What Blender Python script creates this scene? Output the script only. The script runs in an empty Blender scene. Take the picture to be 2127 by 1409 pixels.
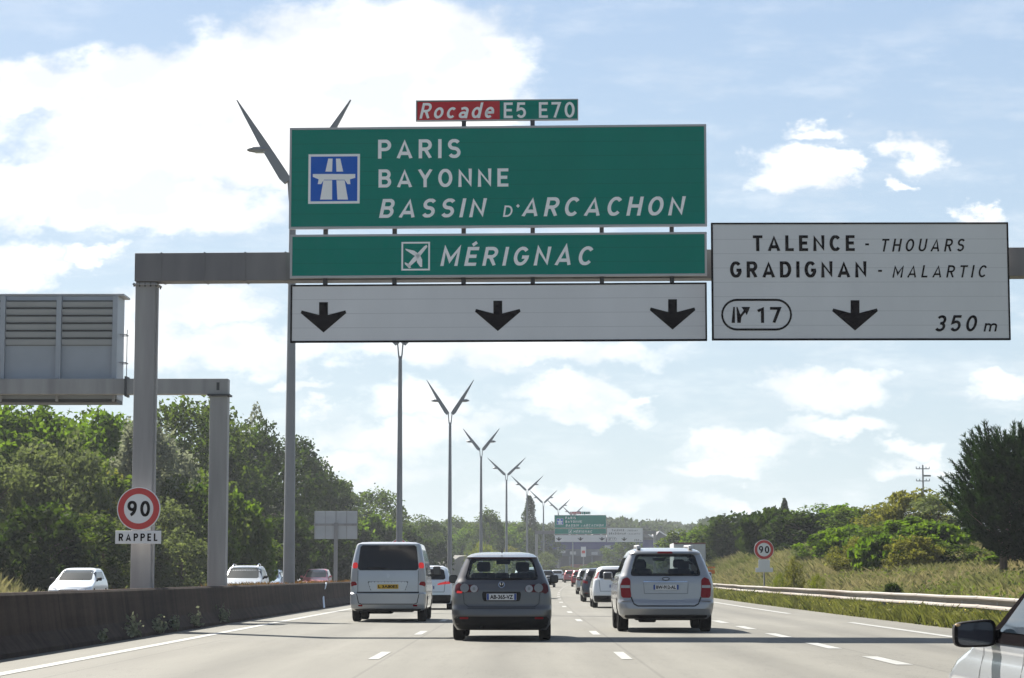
import bpy, bmesh, math, random
import numpy as np
from mathutils import Vector, Matrix

rnd = random.Random(7)
SC = bpy.context.scene
COL = SC.collection
R = math.radians

# ------------------------------------------------------------------ camera, sky, sun, exposure
CAM_H = 1.14
FPX, CX, CY = 4675.0, 1063.5, 704.5
PITCH = math.atan(492.5 / FPX)
YAW = math.atan(24.5 / FPX)
cam_data = bpy.data.cameras.new('camera')
cam = bpy.data.objects.new('camera', cam_data)
COL.objects.link(cam)
cam.location = (0, 0, CAM_H)
cam.rotation_euler = (math.pi / 2 + PITCH, 0, YAW)
cam_data.sensor_width = 36.0
cam_data.lens = FPX / 2127.0 * 36.0
cam_data.clip_start = 0.1
cam_data.clip_end = 12000
SC.camera = cam
RM = cam.rotation_euler.to_matrix()


def ray(px, py):
    return RM @ Vector(((px - CX) / FPX, (CY - py) / FPX, -1.0))


def at(px, py, Y):
    d = ray(px, py)
    t = Y / d.y
    return Vector((d.x * t, Y, CAM_H + d.z * t))


SUN_EL, SUN_AZ = R(47), R(38.5)          # azimuth towards -X from +Y
SKY_STRENGTH = 0.05
SUN_STRENGTH = 5.0
SC.view_settings.view_transform = 'Standard'
SC.view_settings.look = 'None'
SC.view_settings.gamma = 1.0
SC.view_settings.use_curve_mapping = False
SC.view_settings.exposure = 1.4

sun_dir = Vector((-math.sin(SUN_AZ) * math.cos(SUN_EL), math.cos(SUN_AZ) * math.cos(SUN_EL), math.sin(SUN_EL)))
sl = bpy.data.lights.new('sun', 'SUN')
sl.energy = SUN_STRENGTH
sl.angle = R(0.55)
sl.color = (1.0, 0.95, 0.86)
so = bpy.data.objects.new('sun', sl)
so.rotation_euler = sun_dir.to_track_quat('Z', 'Y').to_euler()
so.location = (0, 0, 60)
COL.objects.link(so)


def build_world():
    w = bpy.data.worlds.new('World')
    SC.world = w
    w.use_nodes = True
    nt = w.node_tree
    nt.nodes.clear()
    N, Lk = nt.nodes.new, nt.links.new

    def math_(op, a, b=None, c=None, clamp=False):
        n = N('ShaderNodeMath')
        n.operation = op
        n.use_clamp = clamp
        for i, v in enumerate((a, b, c)):
            if v is None:
                continue
            if isinstance(v, (int, float)):
                n.inputs[i].default_value = v
            else:
                Lk(v, n.inputs[i])
        return n.outputs[0]

    sky = N('ShaderNodeTexSky')
    sky.sky_type = 'NISHITA'
    sky.sun_disc = False
    sky.sun_elevation = SUN_EL
    sky.sun_rotation = -SUN_AZ
    sky.altitude = 50
    sky.air_density = 1.0
    sky.dust_density = 1.6
    sky.ozone_density = 1.0
    tc = N('ShaderNodeTexCoord')
    sep = N('ShaderNodeSeparateXYZ')
    Lk(tc.outputs['Generated'], sep.inputs[0])
    dy = math_('MAXIMUM', sep.outputs['Y'], 0.12)
    u = math_('DIVIDE', sep.outputs['X'], dy)
    v = math_('DIVIDE', sep.outputs['Z'], dy)
    comb = N('ShaderNodeCombineXYZ')
    Lk(u, comb.inputs[0])
    Lk(v, comb.inputs[1])
    # warp for billowing edges
    nz = N('ShaderNodeTexNoise')
    nz.inputs['Scale'].default_value = 42
    nz.inputs['Detail'].default_value = 7
    nz.inputs['Roughness'].default_value = 0.58
    mp = N('ShaderNodeMapping')
    mp.inputs['Scale'].default_value = (1.0, 1.5, 1.0)
    Lk(comb.outputs[0], mp.inputs[0])
    Lk(mp.outputs[0], nz.inputs['Vector'])
    sub = N('ShaderNodeVectorMath')
    sub.operation = 'SUBTRACT'
    Lk(nz.outputs['Color'], sub.inputs[0])
    sub.inputs[1].default_value = (0.5, 0.5, 0.5)
    mad = N('ShaderNodeVectorMath')
    mad.operation = 'MULTIPLY_ADD'
    Lk(sub.outputs[0], mad.inputs[0])
    mad.inputs[1].default_value = (0.055, 0.034, 0)
    Lk(comb.outputs[0], mad.inputs[2])
    clouds = [  # photo-derived directions: centre x, y, radius x, y, weight
        (800, 105, 270, 125, 1), (900, 190, 190, 150, 1), (560, 150, 230, 100, 1), (330, 190, 260, 85, 1),
        (620, 270, 330, 130, 1), (330, 290, 270, 100, 1), (180, 380, 250, 60, 1), (330, 430, 240, 62, 1),
        (80, 190, 150, 55, .8), (1010, 230, 90, 90, .8), (20, 400, 130, 70, .9), (960, 90, 100, 70, .8),
        (30, 555, 110, 48, .95), (178, 530, 62, 24, .75), (400, 640, 150, 50, .9), (540, 725, 180, 50, .85),
        (300, 715, 130, 60, .8), (1655, 348, 105, 48, .9), (1745, 325, 66, 26, .75), (1905, 318, 64, 40, .75),
        (1865, 388, 30, 16, .6), (2035, 446, 58, 18, .65), (1705, 272, 70, 16, .55), (1050, 728, 360, 36, .75),
        (1180, 815, 140, 30, .72), (1230, 850, 120, 28, .8), (1715, 812, 128, 45, .95), (2100, 795, 90, 28, .8),
        (870, 830, 110, 38, .7), (800, 905, 160, 42, .75), (950, 880, 110, 32, .65), (1530, 925, 130, 34, .85),
        (1740, 893, 110, 26, .8), (1480, 970, 130, 24, .7), (1890, 940, 70, 22, .8), (1900, 975, 80, 18, .6),
        (620, 803, 52, 18, .7), (665, 850, 32, 18, .6), (1330, 826, 42, 18, .7), (1200, 1030, 220, 26, .6),
        (760, 970, 200, 36, .6), (1560, 1050, 160, 20, .5), (-250, 250, 260, 130, 1), (2420, 300, 200, 80, .9),
        (2350, 700, 180, 60, .8), (-300, 650, 200, 80, .8), (600, -260, 500, 120, .9), (1700, -350, 400, 90, .7)]
    dmin = None
    for (cx, cy, rx, ry, wt) in clouds:
        p = at(cx, cy, 1.0)
        du, dv = rx / FPX, ry / FPX
        vm = N('ShaderNodeVectorMath')
        vm.operation = 'MULTIPLY_ADD'
        Lk(mad.outputs[0], vm.inputs[0])
        vm.inputs[1].default_value = (1 / du, 1 / dv, 0)
        vm.inputs[2].default_value = (-p.x / du, -(p.z - CAM_H) / dv, 0)
        ln = N('ShaderNodeVectorMath')
        ln.operation = 'LENGTH'
        Lk(vm.outputs[0], ln.inputs[0])
        m = math_('SUBTRACT', 1.0, ln.outputs['Value'])
        m = math_('MULTIPLY', math_('MULTIPLY_ADD', m, 1.2, 0.50), wt)
        dmin = m if dmin is None else math_('MAXIMUM', dmin, m)
    # general scattered cumulus elsewhere on the dome
    n2 = N('ShaderNodeTexNoise')
    n2.inputs['Scale'].default_value = 3.2
    n2.inputs['Detail'].default_value = 8
    n2.inputs['Roughness'].default_value = 0.6
    mp2 = N('ShaderNodeMapping')
    mp2.inputs['Scale'].default_value = (1, 1, 2.4)
    Lk(tc.outputs['Generated'], mp2.inputs[0])
    Lk(mp2.outputs[0], n2.inputs['Vector'])
    gen = math_('MULTIPLY_ADD', n2.outputs['Fac'], 3.2, -1.95)
    ahead = math_('MULTIPLY_ADD', sep.outputs['Y'], 8.0, -6.8, clamp=True)
    gen = math_('SUBTRACT', gen, math_('MULTIPLY', ahead, 3.0))
    # fine puffs
    n3 = N('ShaderNodeTexNoise')
    n3.inputs['Scale'].default_value = 60
    n3.inputs['Detail'].default_value = 9
    n3.inputs['Roughness'].default_value = 0.62
    Lk(mp.outputs[0], n3.inputs['Vector'])
    dm = math_('ADD', dmin, math_('MULTIPLY_ADD', n3.outputs['Fac'], 0.75, -0.40))
    tot = math_('MAXIMUM', dm, gen)
    ramp = N('ShaderNodeMapRange')
    ramp.interpolation_type = 'SMOOTHSTEP'
    ramp.inputs['From Min'].default_value = 0.05
    ramp.inputs['From Max'].default_value = 0.86
    Lk(tot, ramp.inputs['Value'])
    dens = ramp.outputs[0]
    # nothing below the horizon
    hz = N('ShaderNodeMapRange')
    hz.inputs['From Min'].default_value = -0.01
    hz.inputs['From Max'].default_value = 0.03
    Lk(sep.outputs['Z'], hz.inputs['Value'])
    # thin veil of drifting cloud, denser towards the horizon
    n5 = N('ShaderNodeTexNoise')
    n5.inputs['Scale'].default_value = 16
    n5.inputs['Detail'].default_value = 8
    n5.inputs['Roughness'].default_value = 0.62
    mp5 = N('ShaderNodeMapping')
    mp5.inputs['Scale'].default_value = (1.0, 3.2, 1.0)
    Lk(comb.outputs[0], mp5.inputs[0])
    Lk(mp5.outputs[0], n5.inputs['Vector'])
    ve = N('ShaderNodeMapRange')
    ve.interpolation_type = 'SMOOTHSTEP'
    ve.inputs['From Min'].default_value = 0.44
    ve.inputs['From Max'].default_value = 0.72
    ve.inputs['To Max'].default_value = 0.5
    Lk(n5.outputs['Fac'], ve.inputs['Value'])
    vh = N('ShaderNodeMapRange')
    vh.inputs['From Min'].default_value = 0.05
    vh.inputs['From Max'].default_value = 0.24
    vh.inputs['To Min'].default_value = 1.0
    vh.inputs['To Max'].default_value = 0.35
    Lk(sep.outputs['Z'], vh.inputs['Value'])
    dens = math_('MAXIMUM', dens, math_('MULTIPLY', ve.outputs[0], vh.outputs[0]))
    dens = math_('MULTIPLY', dens, hz.outputs[0])
    low = N('ShaderNodeMapRange')
    low.inputs['From Min'].default_value = 0.02
    low.inputs['From Max'].default_value = 0.14
    low.inputs['To Min'].default_value = 0.50
    low.inputs['To Max'].default_value = 0.94
    Lk(sep.outputs['Z'], low.inputs['Value'])
    dens = math_('MULTIPLY', dens, low.outputs[0])
    # cloud colour: bright tops, faint grey inside
    n4 = N('ShaderNodeTexNoise')
    n4.inputs['Scale'].default_value = 22
    n4.inputs['Detail'].default_value = 5
    Lk(mp.outputs[0], n4.inputs['Vector'])
    cm = N('ShaderNodeMix')
    cm.data_type = 'RGBA'
    cm.inputs['A'].default_value = (7.3, 7.55, 7.8, 1)
    cm.inputs['B'].default_value = (9.8, 9.75, 9.6, 1)
    rr = N('ShaderNodeMapRange')
    rr.inputs['From Min'].default_value = 0.40
    rr.inputs['From Max'].default_value = 0.56
    Lk(n4.outputs['Fac'], rr.inputs['Value'])
    Lk(rr.outputs[0], cm.inputs['Factor'])
    # sunward air: pale near the horizon, bluer higher up; the sky behind the camera stays plain
    air = N('ShaderNodeMix')
    air.data_type = 'RGBA'
    air.inputs['A'].default_value = (4.9, 6.05, 6.75, 1)
    air.inputs['B'].default_value = (3.2, 4.5, 6.35, 1)
    el = N('ShaderNodeMapRange')
    el.inputs['From Min'].default_value = 0.02
    el.inputs['From Max'].default_value = 0.27
    Lk(sep.outputs['Z'], el.inputs['Value'])
    Lk(el.outputs[0], air.inputs['Factor'])
    fa = N('ShaderNodeMapRange')
    fa.interpolation_type = 'SMOOTHSTEP'
    fa.inputs['From Min'].default_value = 0.1
    fa.inputs['From Max'].default_value = 0.95
    fa.inputs['To Max'].default_value = SKY_MIX
    Lk(sep.outputs['Y'], fa.inputs['Value'])
    wv = N('ShaderNodeMix')
    wv.data_type = 'RGBA'
    Lk(fa.outputs[0], wv.inputs['Factor'])
    Lk(sky.outputs[0], wv.inputs['A'])
    Lk(air.outputs['Result'], wv.inputs['B'])
    mx = N('ShaderNodeMix')
    mx.data_type = 'RGBA'
    Lk(dens, mx.inputs['Factor'])
    Lk(wv.outputs['Result'], mx.inputs['A'])
    Lk(cm.outputs['Result'], mx.inputs['B'])
    bg = N('ShaderNodeBackground')
    bg.inputs['Strength'].default_value = SKY_STRENGTH
    Lk(mx.outputs['Result'], bg.inputs['Color'])
    out = N('ShaderNodeOutputWorld')
    Lk(bg.outputs[0], out.inputs['Surface'])


SKY_MIX = 0.75
build_world()

# ------------------------------------------------------------------ materials
MATS = {}


def mat(name, col, rough=0.6, metal=0.0, vary=0.0, scale=3.0, stretch=(1, 1, 1), col2=None, coat=0.0,
        bump=0.0, bump_scale=40.0, emit=None, emit_s=0.0, spec=0.5, obj_space=True, detail=5.0):
    if name in MATS:
        return MATS[name]
    m = bpy.data.materials.new(name)
    m.use_nodes = True
    nt = m.node_tree
    b = nt.nodes['Principled BSDF']
    b.inputs['Base Color'].default_value = (*col, 1)
    b.inputs['Roughness'].default_value = rough
    b.inputs['Metallic'].default_value = metal
    b.inputs['Specular IOR Level'].default_value = spec
    b.inputs['Coat Weight'].default_value = coat
    b.inputs['Coat Roughness'].default_value = 0.08
    if emit:
        b.inputs['Emission Color'].default_value = (*emit, 1)
        b.inputs['Emission Strength'].default_value = emit_s
    if vary or col2 or bump:
        tc = nt.nodes.new('ShaderNodeTexCoord')
        mp = nt.nodes.new('ShaderNodeMapping')
        mp.inputs['Scale'].default_value = stretch
        nt.links.new(tc.outputs['Object'], mp.inputs[0])
        nz = nt.nodes.new('ShaderNodeTexNoise')
        nz.inputs['Scale'].default_value = scale
        nz.inputs['Detail'].default_value = detail
        nt.links.new(mp.outputs[0], nz.inputs['Vector'])
        if vary or col2:
            mr = nt.nodes.new('ShaderNodeMapRange')
            mr.inputs['From Min'].default_value = 0.32
            mr.inputs['From Max'].default_value = 0.68
            nt.links.new(nz.outputs['Fac'], mr.inputs['Value'])
            mx = nt.nodes.new('ShaderNodeMix')
            mx.data_type = 'RGBA'
            c2 = col2 or tuple(min(1, c * (1 + vary)) for c in col)
            c1 = col if col2 else tuple(c * (1 - vary) for c in col)
            mx.inputs['A'].default_value = (*c1, 1)
            mx.inputs['B'].default_value = (*c2, 1)
            nt.links.new(mr.outputs[0], mx.inputs['Factor'])
            nt.links.new(mx.outputs['Result'], b.inputs['Base Color'])
        if bump:
            n2 = nt.nodes.new('ShaderNodeTexNoise')
            n2.inputs['Scale'].default_value = bump_scale
            n2.inputs['Detail'].default_value = 4
            nt.links.new(mp.outputs[0], n2.inputs['Vector'])
            bp = nt.nodes.new('ShaderNodeBump')
            bp.inputs['Strength'].default_value = bump
            bp.inputs['Distance'].default_value = 0.02
            nt.links.new(n2.outputs['Fac'], bp.inputs['Height'])
            nt.links.new(bp.outputs[0], b.inputs['Normal'])
    MATS[name] = m
    return m


def leaf_mat(name, c1, c2, trans=0.45, scale=0.9, tcol=None):
    if name in MATS:
        return MATS[name]
    m = bpy.data.materials.new(name)
    m.use_nodes = True
    nt = m.node_tree
    nt.nodes.clear()
    N, Lk = nt.nodes.new, nt.links.new
    out = N('ShaderNodeOutputMaterial')
    tc = N('ShaderNodeTexCoord')
    nz = N('ShaderNodeTexNoise')
    nz.inputs['Scale'].default_value = scale
    nz.inputs['Detail'].default_value = 6
    nz.inputs['Roughness'].default_value = 0.7
    Lk(tc.outputs['Object'], nz.inputs['Vector'])
    mr = N('ShaderNodeMapRange')
    mr.inputs['From Min'].default_value = 0.36
    mr.inputs['From Max'].default_value = 0.64
    Lk(nz.outputs['Fac'], mr.inputs['Value'])
    mx = N('ShaderNodeMix')
    mx.data_type = 'RGBA'
    mx.inputs['A'].default_value = (*c1, 1)
    mx.inputs['B'].default_value = (*c2, 1)
    Lk(mr.outputs[0], mx.inputs['Factor'])
    d = N('ShaderNodeBsdfDiffuse')
    Lk(mx.outputs['Result'], d.inputs['Color'])
    t = N('ShaderNodeBsdfTranslucent')
    hs = N('ShaderNodeMix')
    hs.data_type = 'RGBA'
    hs.blend_type = 'MULTIPLY'
    hs.inputs['Factor'].default_value = 1.0
    Lk(mx.outputs['Result'], hs.inputs['A'])
    hs.inputs['B'].default_value = (*(tcol or (1.45, 1.6, 0.62)), 1)
    Lk(hs.outputs['Result'], t.inputs['Color'])
    g = N('ShaderNodeBsdfGlossy')
    g.inputs['Roughness'].default_value = 0.65
    g.inputs['Color'].default_value = (0.5, 0.5, 0.5, 1)
    ms = N('ShaderNodeMixShader')
    ms.inputs[0].default_value = trans
    Lk(d.outputs[0], ms.inputs[1])
    Lk(t.outputs[0], ms.inputs[2])
    m2 = N('ShaderNodeMixShader')
    m2.inputs[0].default_value = 0.015
    Lk(ms.outputs[0], m2.inputs[1])
    Lk(g.outputs[0], m2.inputs[2])
    Lk(m2.outputs[0], out.inputs['Surface'])
    MATS[name] = m
    return m


def glass_mat(name, tint, gloss=0.06):
    if name in MATS:
        return MATS[name]
    m = bpy.data.materials.new(name)
    m.use_nodes = True
    nt = m.node_tree
    nt.nodes.clear()
    N, Lk = nt.nodes.new, nt.links.new
    out = N('ShaderNodeOutputMaterial')
    tr = N('ShaderNodeBsdfTransparent')
    tr.inputs['Color'].default_value = (*tint, 1)
    gl = N('ShaderNodeBsdfGlossy')
    gl.inputs['Roughness'].default_value = 0.03
    ms = N('ShaderNodeMixShader')
    ms.inputs[0].default_value = gloss
    Lk(tr.outputs[0], ms.inputs[1])
    Lk(gl.outputs[0], ms.inputs[2])
    Lk(ms.outputs[0], out.inputs['Surface'])
    MATS[name] = m
    return m


# ------------------------------------------------------------------ object helpers
def tag(o, label=None, cat=None, group=None, kind=None):
    if label:
        o['label'] = label
    if cat:
        o['category'] = cat
    if group:
        o['group'] = group
    if kind:
        o['kind'] = kind
    return o


def thing(name, label, cat, loc=(0, 0, 0), rz=0.0, group=None):
    o = bpy.data.objects.new(name, None)
    o.empty_display_size = 0.3
    COL.objects.link(o)
    o.location = loc
    o.rotation_euler = (0, 0, rz)
    return tag(o, label, cat, group)


def obj_from(name, verts, faces, m, parent=None, smooth=False, angle=35):
    me = bpy.data.meshes.new(name)
    me.from_pydata([tuple(v) for v in verts], [], [tuple(f) for f in faces])
    mm = m if isinstance(m, (list, tuple)) else [m]
    for q in mm:
        me.materials.append(q)
    if smooth:
        me.shade_smooth()
        me.set_sharp_from_angle(angle=R(angle))
    me.update()
    o = bpy.data.objects.new(name, me)
    COL.objects.link(o)
    if parent:
        o.parent = parent
    return o


class MB:
    """collects shapes into one mesh"""

    def __init__(self):
        self.v, self.f, self.mi = [], [], []

    def add(self, verts, faces, mi=0):
        b = len(self.v)
        self.v += [Vector(p) for p in verts]
        self.f += [tuple(i + b for i in f) for f in faces]
        self.mi += [mi] * len(faces)
        return self

    def box(self, x0, x1, y0, y1, z0, z1, mi=0, bev=0.0):
        if bev <= 0:
            vs = [(x, y, z) for z in (z0, z1) for y in (y0, y1) for x in (x0, x1)]
            return self.add(vs, [(0, 2, 3, 1), (4, 5, 7, 6), (0, 1, 5, 4), (2, 6, 7, 3), (0, 4, 6, 2), (1, 3, 7, 5)], mi)
        bm = bmesh.new()
        bmesh.ops.create_cube(bm, size=1.0)
        for q in bm.verts:
            q.co = Vector(((x0 + x1) / 2 + q.co.x * (x1 - x0), (y0 + y1) / 2 + q.co.y * (y1 - y0), (z0 + z1) / 2 + q.co.z * (z1 - z0)))
        bmesh.ops.bevel(bm, geom=list(bm.edges), offset=bev, segments=2, affect='EDGES', profile=0.5)
        bm.verts.index_update()
        self.add([q.co.copy() for q in bm.verts], [[q.index for q in f.verts] for f in bm.faces], mi)
        bm.free()
        return self

    def tube(self, pts, radii, n=10, mi=0, caps=True):
        pts = [Vector(p) for p in pts]
        if isinstance(radii, (int, float)):
            radii = [radii] * len(pts)
        vs, fs = [], []
        for i, p in enumerate(pts):
            d = (pts[min(i + 1, len(pts) - 1)] - pts[max(i - 1, 0)]).normalized()
            a = d.cross(Vector((0, 0, 1)))
            if a.length < 1e-3:
                a = d.cross(Vector((1, 0, 0)))
            a.normalize()
            b = d.cross(a)
            for k in range(n):
                t = 2 * math.pi * k / n
                vs.append(p + radii[i] * (math.cos(t) * a + math.sin(t) * b))
        for i in range(len(pts) - 1):
            for k in range(n):
                fs.append((i * n + k, i * n + (k + 1) % n, (i + 1) * n + (k + 1) % n, (i + 1) * n + k))
        if caps:
            fs.append(tuple(range(n))[::-1])
            fs.append(tuple(range((len(pts) - 1) * n, len(pts) * n)))
        return self.add(vs, fs, mi)

    def prism(self, poly, y0, y1, mi=0):
        """polygon in (x, z) extruded along y; y0 is the face towards -Y. poly counter-clockwise seen from -Y"""
        n = len(poly)
        vs = [(x, y0, z) for x, z in poly] + [(x, y1, z) for x, z in poly]
        fs = [tuple(range(n)), tuple(range(2 * n - 1, n - 1, -1))]
        for i in range(n):
            j = (i + 1) % n
            fs.append((j, i, i + n, j + n))
        return self.add(vs, fs, mi)

    def build(self, name, m, parent=None, smooth=False, angle=35):
        o = obj_from(name, self.v, self.f, m, parent, False)
        if any(self.mi):
            o.data.polygons.foreach_set('material_index', self.mi)
        if smooth:
            o.data.shade_smooth()
            o.data.set_sharp_from_angle(angle=R(angle))
        return o


def children(o):
    return [c for c in bpy.data.objects if c.parent == o]


def copy_tree(o, parent=None):
    c = o.copy()
    COL.objects.link(c)
    if parent:
        c.parent = parent
    for ch in KIDS.get(o.name, None) or children(o):
        copy_tree(ch, c)
    return c


KIDS = {}

# ------------------------------------------------------------------ ground geometry
def curve(Y):
    return 1e-4 * max(0.0, Y - 55.0) ** 2 if Y < 520 else 1e-4 * 465.0 ** 2 + 2e-4 * 465 * (Y - 520)


def elev(Y):
    if Y < 60:
        return 0.0
    if Y < 384:
        return 8.2e-6 * (Y - 60) ** 2
    if Y < 450:
        return 0.861 + 0.0053 * (Y - 384)
    return 1.21


def lerp_tab(x, tab):
    return float(np.interp(x, [t[0] for t in tab], [t[1] for t in tab]))


def smooth01(t):
    t = max(0.0, min(1.0, t))
    return t * t * (3 - 2 * t)


BANK_SLOPE = [(0, .16), (80, .17), (100, .30), (125, .46), (160, .6), (240, .5), (330, .25), (420, .1), (700, .05)]
BANK_TOP = [(0, 1.6), (70, 2.0), (115, 3.4), (200, 3.6), (300, 2.6), (420, 1.0), (700, 1.0)]


def ground(X, Y):
    u = X - curve(Y)
    z = elev(Y)
    if u > 11.0:
        s, h = lerp_tab(Y, BANK_SLOPE), lerp_tab(Y, BANK_TOP)
        t = (u - 11.0) * s
        z += h * (1 - math.exp(-t / h * 1.15))
        z += 0.12 * math.sin(u * 0.7 + Y * 0.05) * smooth01((u - 11.5) / 4)
    if u < -22.0:
        h = lerp_tab(Y, [(0, 5), (200, 4.5), (300, 3), (420, 1.5), (700, 1.0)])
        t = (-22.0 - u) * 0.55
        z += h * (1 - math.exp(-t / h))
        z += 0.15 * math.sin(u * 0.5 + Y * 0.09) * smooth01((-22.5 - u) / 4)
    if Y > 560:
        k = smooth01((Y - 560) / 420.0)
        z += k * (11.0 + 3.0 * math.sin(X * 0.011 + 1.0) + 2.0 * math.sin(X * 0.031))
    return z


def strip_mesh(name, u0, u1, Ys, dz, m, kind=None, nu=1, zfun=None):
    vs, fs = [], []
    for Y in Ys:
        for k in range(nu + 1):
            u = u0 + (u1 - u0) * k / nu
            X = u + curve(Y)
            vs.append((X, Y, elev(Y) + dz + (zfun(u, Y) if zfun else 0)))
    for i in range(len(Ys) - 1):
        for k in range(nu):
            a = i * (nu + 1) + k
            fs.append((a, a + 1, a + nu + 2, a + nu + 1))
    o = obj_from(name, vs, fs, m)
    return tag(o, kind=kind)


# terrain sheet
M_earth = mat('earth_grass', (0.10, 0.085, 0.04), 0.95, scale=0.2, col2=(0.05, 0.062, 0.02), bump=0.6, bump_scale=6)


def build_terrain():
    Ys = list(np.concatenate([np.arange(-60, 60, 6), np.arange(60, 300, 5), np.arange(300, 640, 14), np.arange(640, 1500, 50),
                              np.array([1500, 2000])]))
    us = list(np.concatenate([[-1500, -600, -300, -160, -100, -70], np.arange(-56, -21, 1.6), [-21.4, -21, -15, -8, 0, 8, 9.3, 10.2],
                              np.arange(10.9, 46, 1.4), [50, 60, 80, 120, 200, 400, 800, 1500]]))
    vs, fs = [], []
    for Y in Ys:
        for u in us:
            X = u + curve(Y)
            z = ground(X, Y)
            if -21.2 < u < 9.5:
                z -= 0.08
            vs.append((X, Y, z))
    n = len(us)
    for i in range(len(Ys) - 1):
        for k in range(n - 1):
            a = i * n + k
            fs.append((a, a + 1, a + n + 1, a + n))
    o = obj_from('ground', vs, fs, M_earth, smooth=True, angle=80)
    tag(o, kind='structure')


build_terrain()


def road_material():
    m = bpy.data.materials.new('worn_asphalt')
    m.use_nodes = True
    nt = m.node_tree
    N, Lk = nt.nodes.new, nt.links.new
    b = nt.nodes['Principled BSDF']
    b.inputs['Roughness'].default_value = 0.78
    b.inputs['Specular IOR Level'].default_value = 0.35
    tc = N('ShaderNodeTexCoord')

    def noise(scale, st, det=5, rough=0.6):
        mp = N('ShaderNodeMapping')
        mp.inputs['Scale'].default_value = st
        Lk(tc.outputs['Object'], mp.inputs[0])
        n = N('ShaderNodeTexNoise')
        n.inputs['Scale'].default_value = scale
        n.inputs['Detail'].default_value = det
        n.inputs['Roughness'].default_value = rough
        Lk(mp.outputs[0], n.inputs['Vector'])
        return n.outputs['Fac']

    a = noise(0.5, (1, 0.16, 1))          # long streaks
    c = noise(38, (1, 1, 1), 3, 0.7)      # aggregate
    e = noise(2.2, (1, 0.05, 1), 4)       # tyre polish
    def ma(op, x, y=None, z=None):
        n = N('ShaderNodeMath')
        n.operation = op
        for i, q in enumerate((x, y, z)):
            if q is None:
                continue
            if isinstance(q, (int, float)):
                n.inputs[i].default_value = q
            else:
                Lk(q, n.inputs[i])
        return n.outputs[0]
    f = ma('ADD', ma('MULTIPLY', a, 0.45), ma('ADD', ma('MULTIPLY', c, 0.50), ma('MULTIPLY', e, 0.35)))
    cr = N('ShaderNodeValToRGB')
    cr.color_ramp.elements[0].position = 0.42
    cr.color_ramp.elements[0].color = (0.090, 0.086, 0.072, 1)
    cr.color_ramp.elements[1].position = 0.88
    cr.color_ramp.elements[1].color = (0.156, 0.150, 0.128, 1)
    Lk(f, cr.inputs[0])
    # wear across each lane: polished wheel tracks, darker oil band between them, joints along the lane edges
    sp = N('ShaderNodeSeparateXYZ')
    Lk(tc.outputs['Object'], sp.inputs[0])
    wob = ma('MULTIPLY_ADD', noise(0.12, (1, 1, 1), 2), 0.5, -0.25)
    yy = ma('MAXIMUM', ma('SUBTRACT', sp.outputs['Y'], 55.0), 0.0)
    ul = ma('ADD', ma('SUBTRACT', sp.outputs['X'], ma('MULTIPLY', ma('MULTIPLY', yy, yy), 1e-4)), 2.07)
    fl = ma('FRACT', ma('DIVIDE', ma('ADD', ma('ADD', ul, wob), 34.9), 3.49))
    d = ma('ABSOLUTE', ma('SUBTRACT', fl, 0.5))            # 0 lane centre .. 0.5 lane edge
    oil = ma('MAXIMUM', ma('SUBTRACT', 1.0, ma('MULTIPLY', d, 7.0)), 0.0)
    trk = ma('MAXIMUM', ma('SUBTRACT', 1.0, ma('MULTIPLY', ma('ABSOLUTE', ma('SUBTRACT', d, 0.235)), 9.0)), 0.0)
    fj = ma('ABSOLUTE', ma('SUBTRACT', ma('FRACT', ma('DIVIDE', ma('ADD', ul, 34.75), 3.49)), 0.5))
    jnt = ma('GREATER_THAN', fj, 0.4935)
    # sealed cracks and transverse joints
    crk = noise(1.1, (1, 0.25, 1), 6, 0.7)
    cl = ma('LESS_THAN', ma('ABSOLUTE', ma('SUBTRACT', crk, 0.5)), 0.0035)
    big = noise(0.05, (1, 1, 1), 2)
    cl = ma('MULTIPLY', cl, ma('GREATER_THAN', big, 0.50))
    w = ma('ADD', ma('MULTIPLY', oil, -0.20), ma('MULTIPLY', trk, 0.08))
    w = ma('ADD', w, ma('MULTIPLY', jnt, -0.22))
    w = ma('ADD', w, ma('MULTIPLY', cl, -0.30))
    w = ma('ADD', w, ma('MULTIPLY_ADD', big, 0.5, -0.25))
    w = ma('ADD', w, 1.0)
    mlt = N('ShaderNodeVectorMath')
    mlt.operation = 'SCALE'
    Lk(cr.outputs[0], mlt.inputs[0])
    Lk(w, mlt.inputs['Scale'])
    Lk(mlt.outputs[0], b.inputs['Base Color'])
    bp = N('ShaderNodeBump')
    bp.inputs['Strength'].default_value = 0.25
    bp.inputs['Distance'].default_value = 0.01
    Lk(c, bp.inputs['Height'])
    Lk(bp.outputs[0], b.inputs['Normal'])
    return m


M_road = road_material()
ROAD_Y = [-60, 0, 30, 55] + list(np.arange(60, 640, 8))
strip_mesh('road', -7.3, 9.45, ROAD_Y, 0.0, M_road, 'structure', nu=6)
strip_mesh('oncoming_road', -21.2, -8.9, ROAD_Y, 0.0, M_road, 'structure', nu=4)
M_mark = mat('road_paint', (0.33, 0.33, 0.31), 0.6, col2=(0.21, 0.21, 0.195), scale=5)


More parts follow.
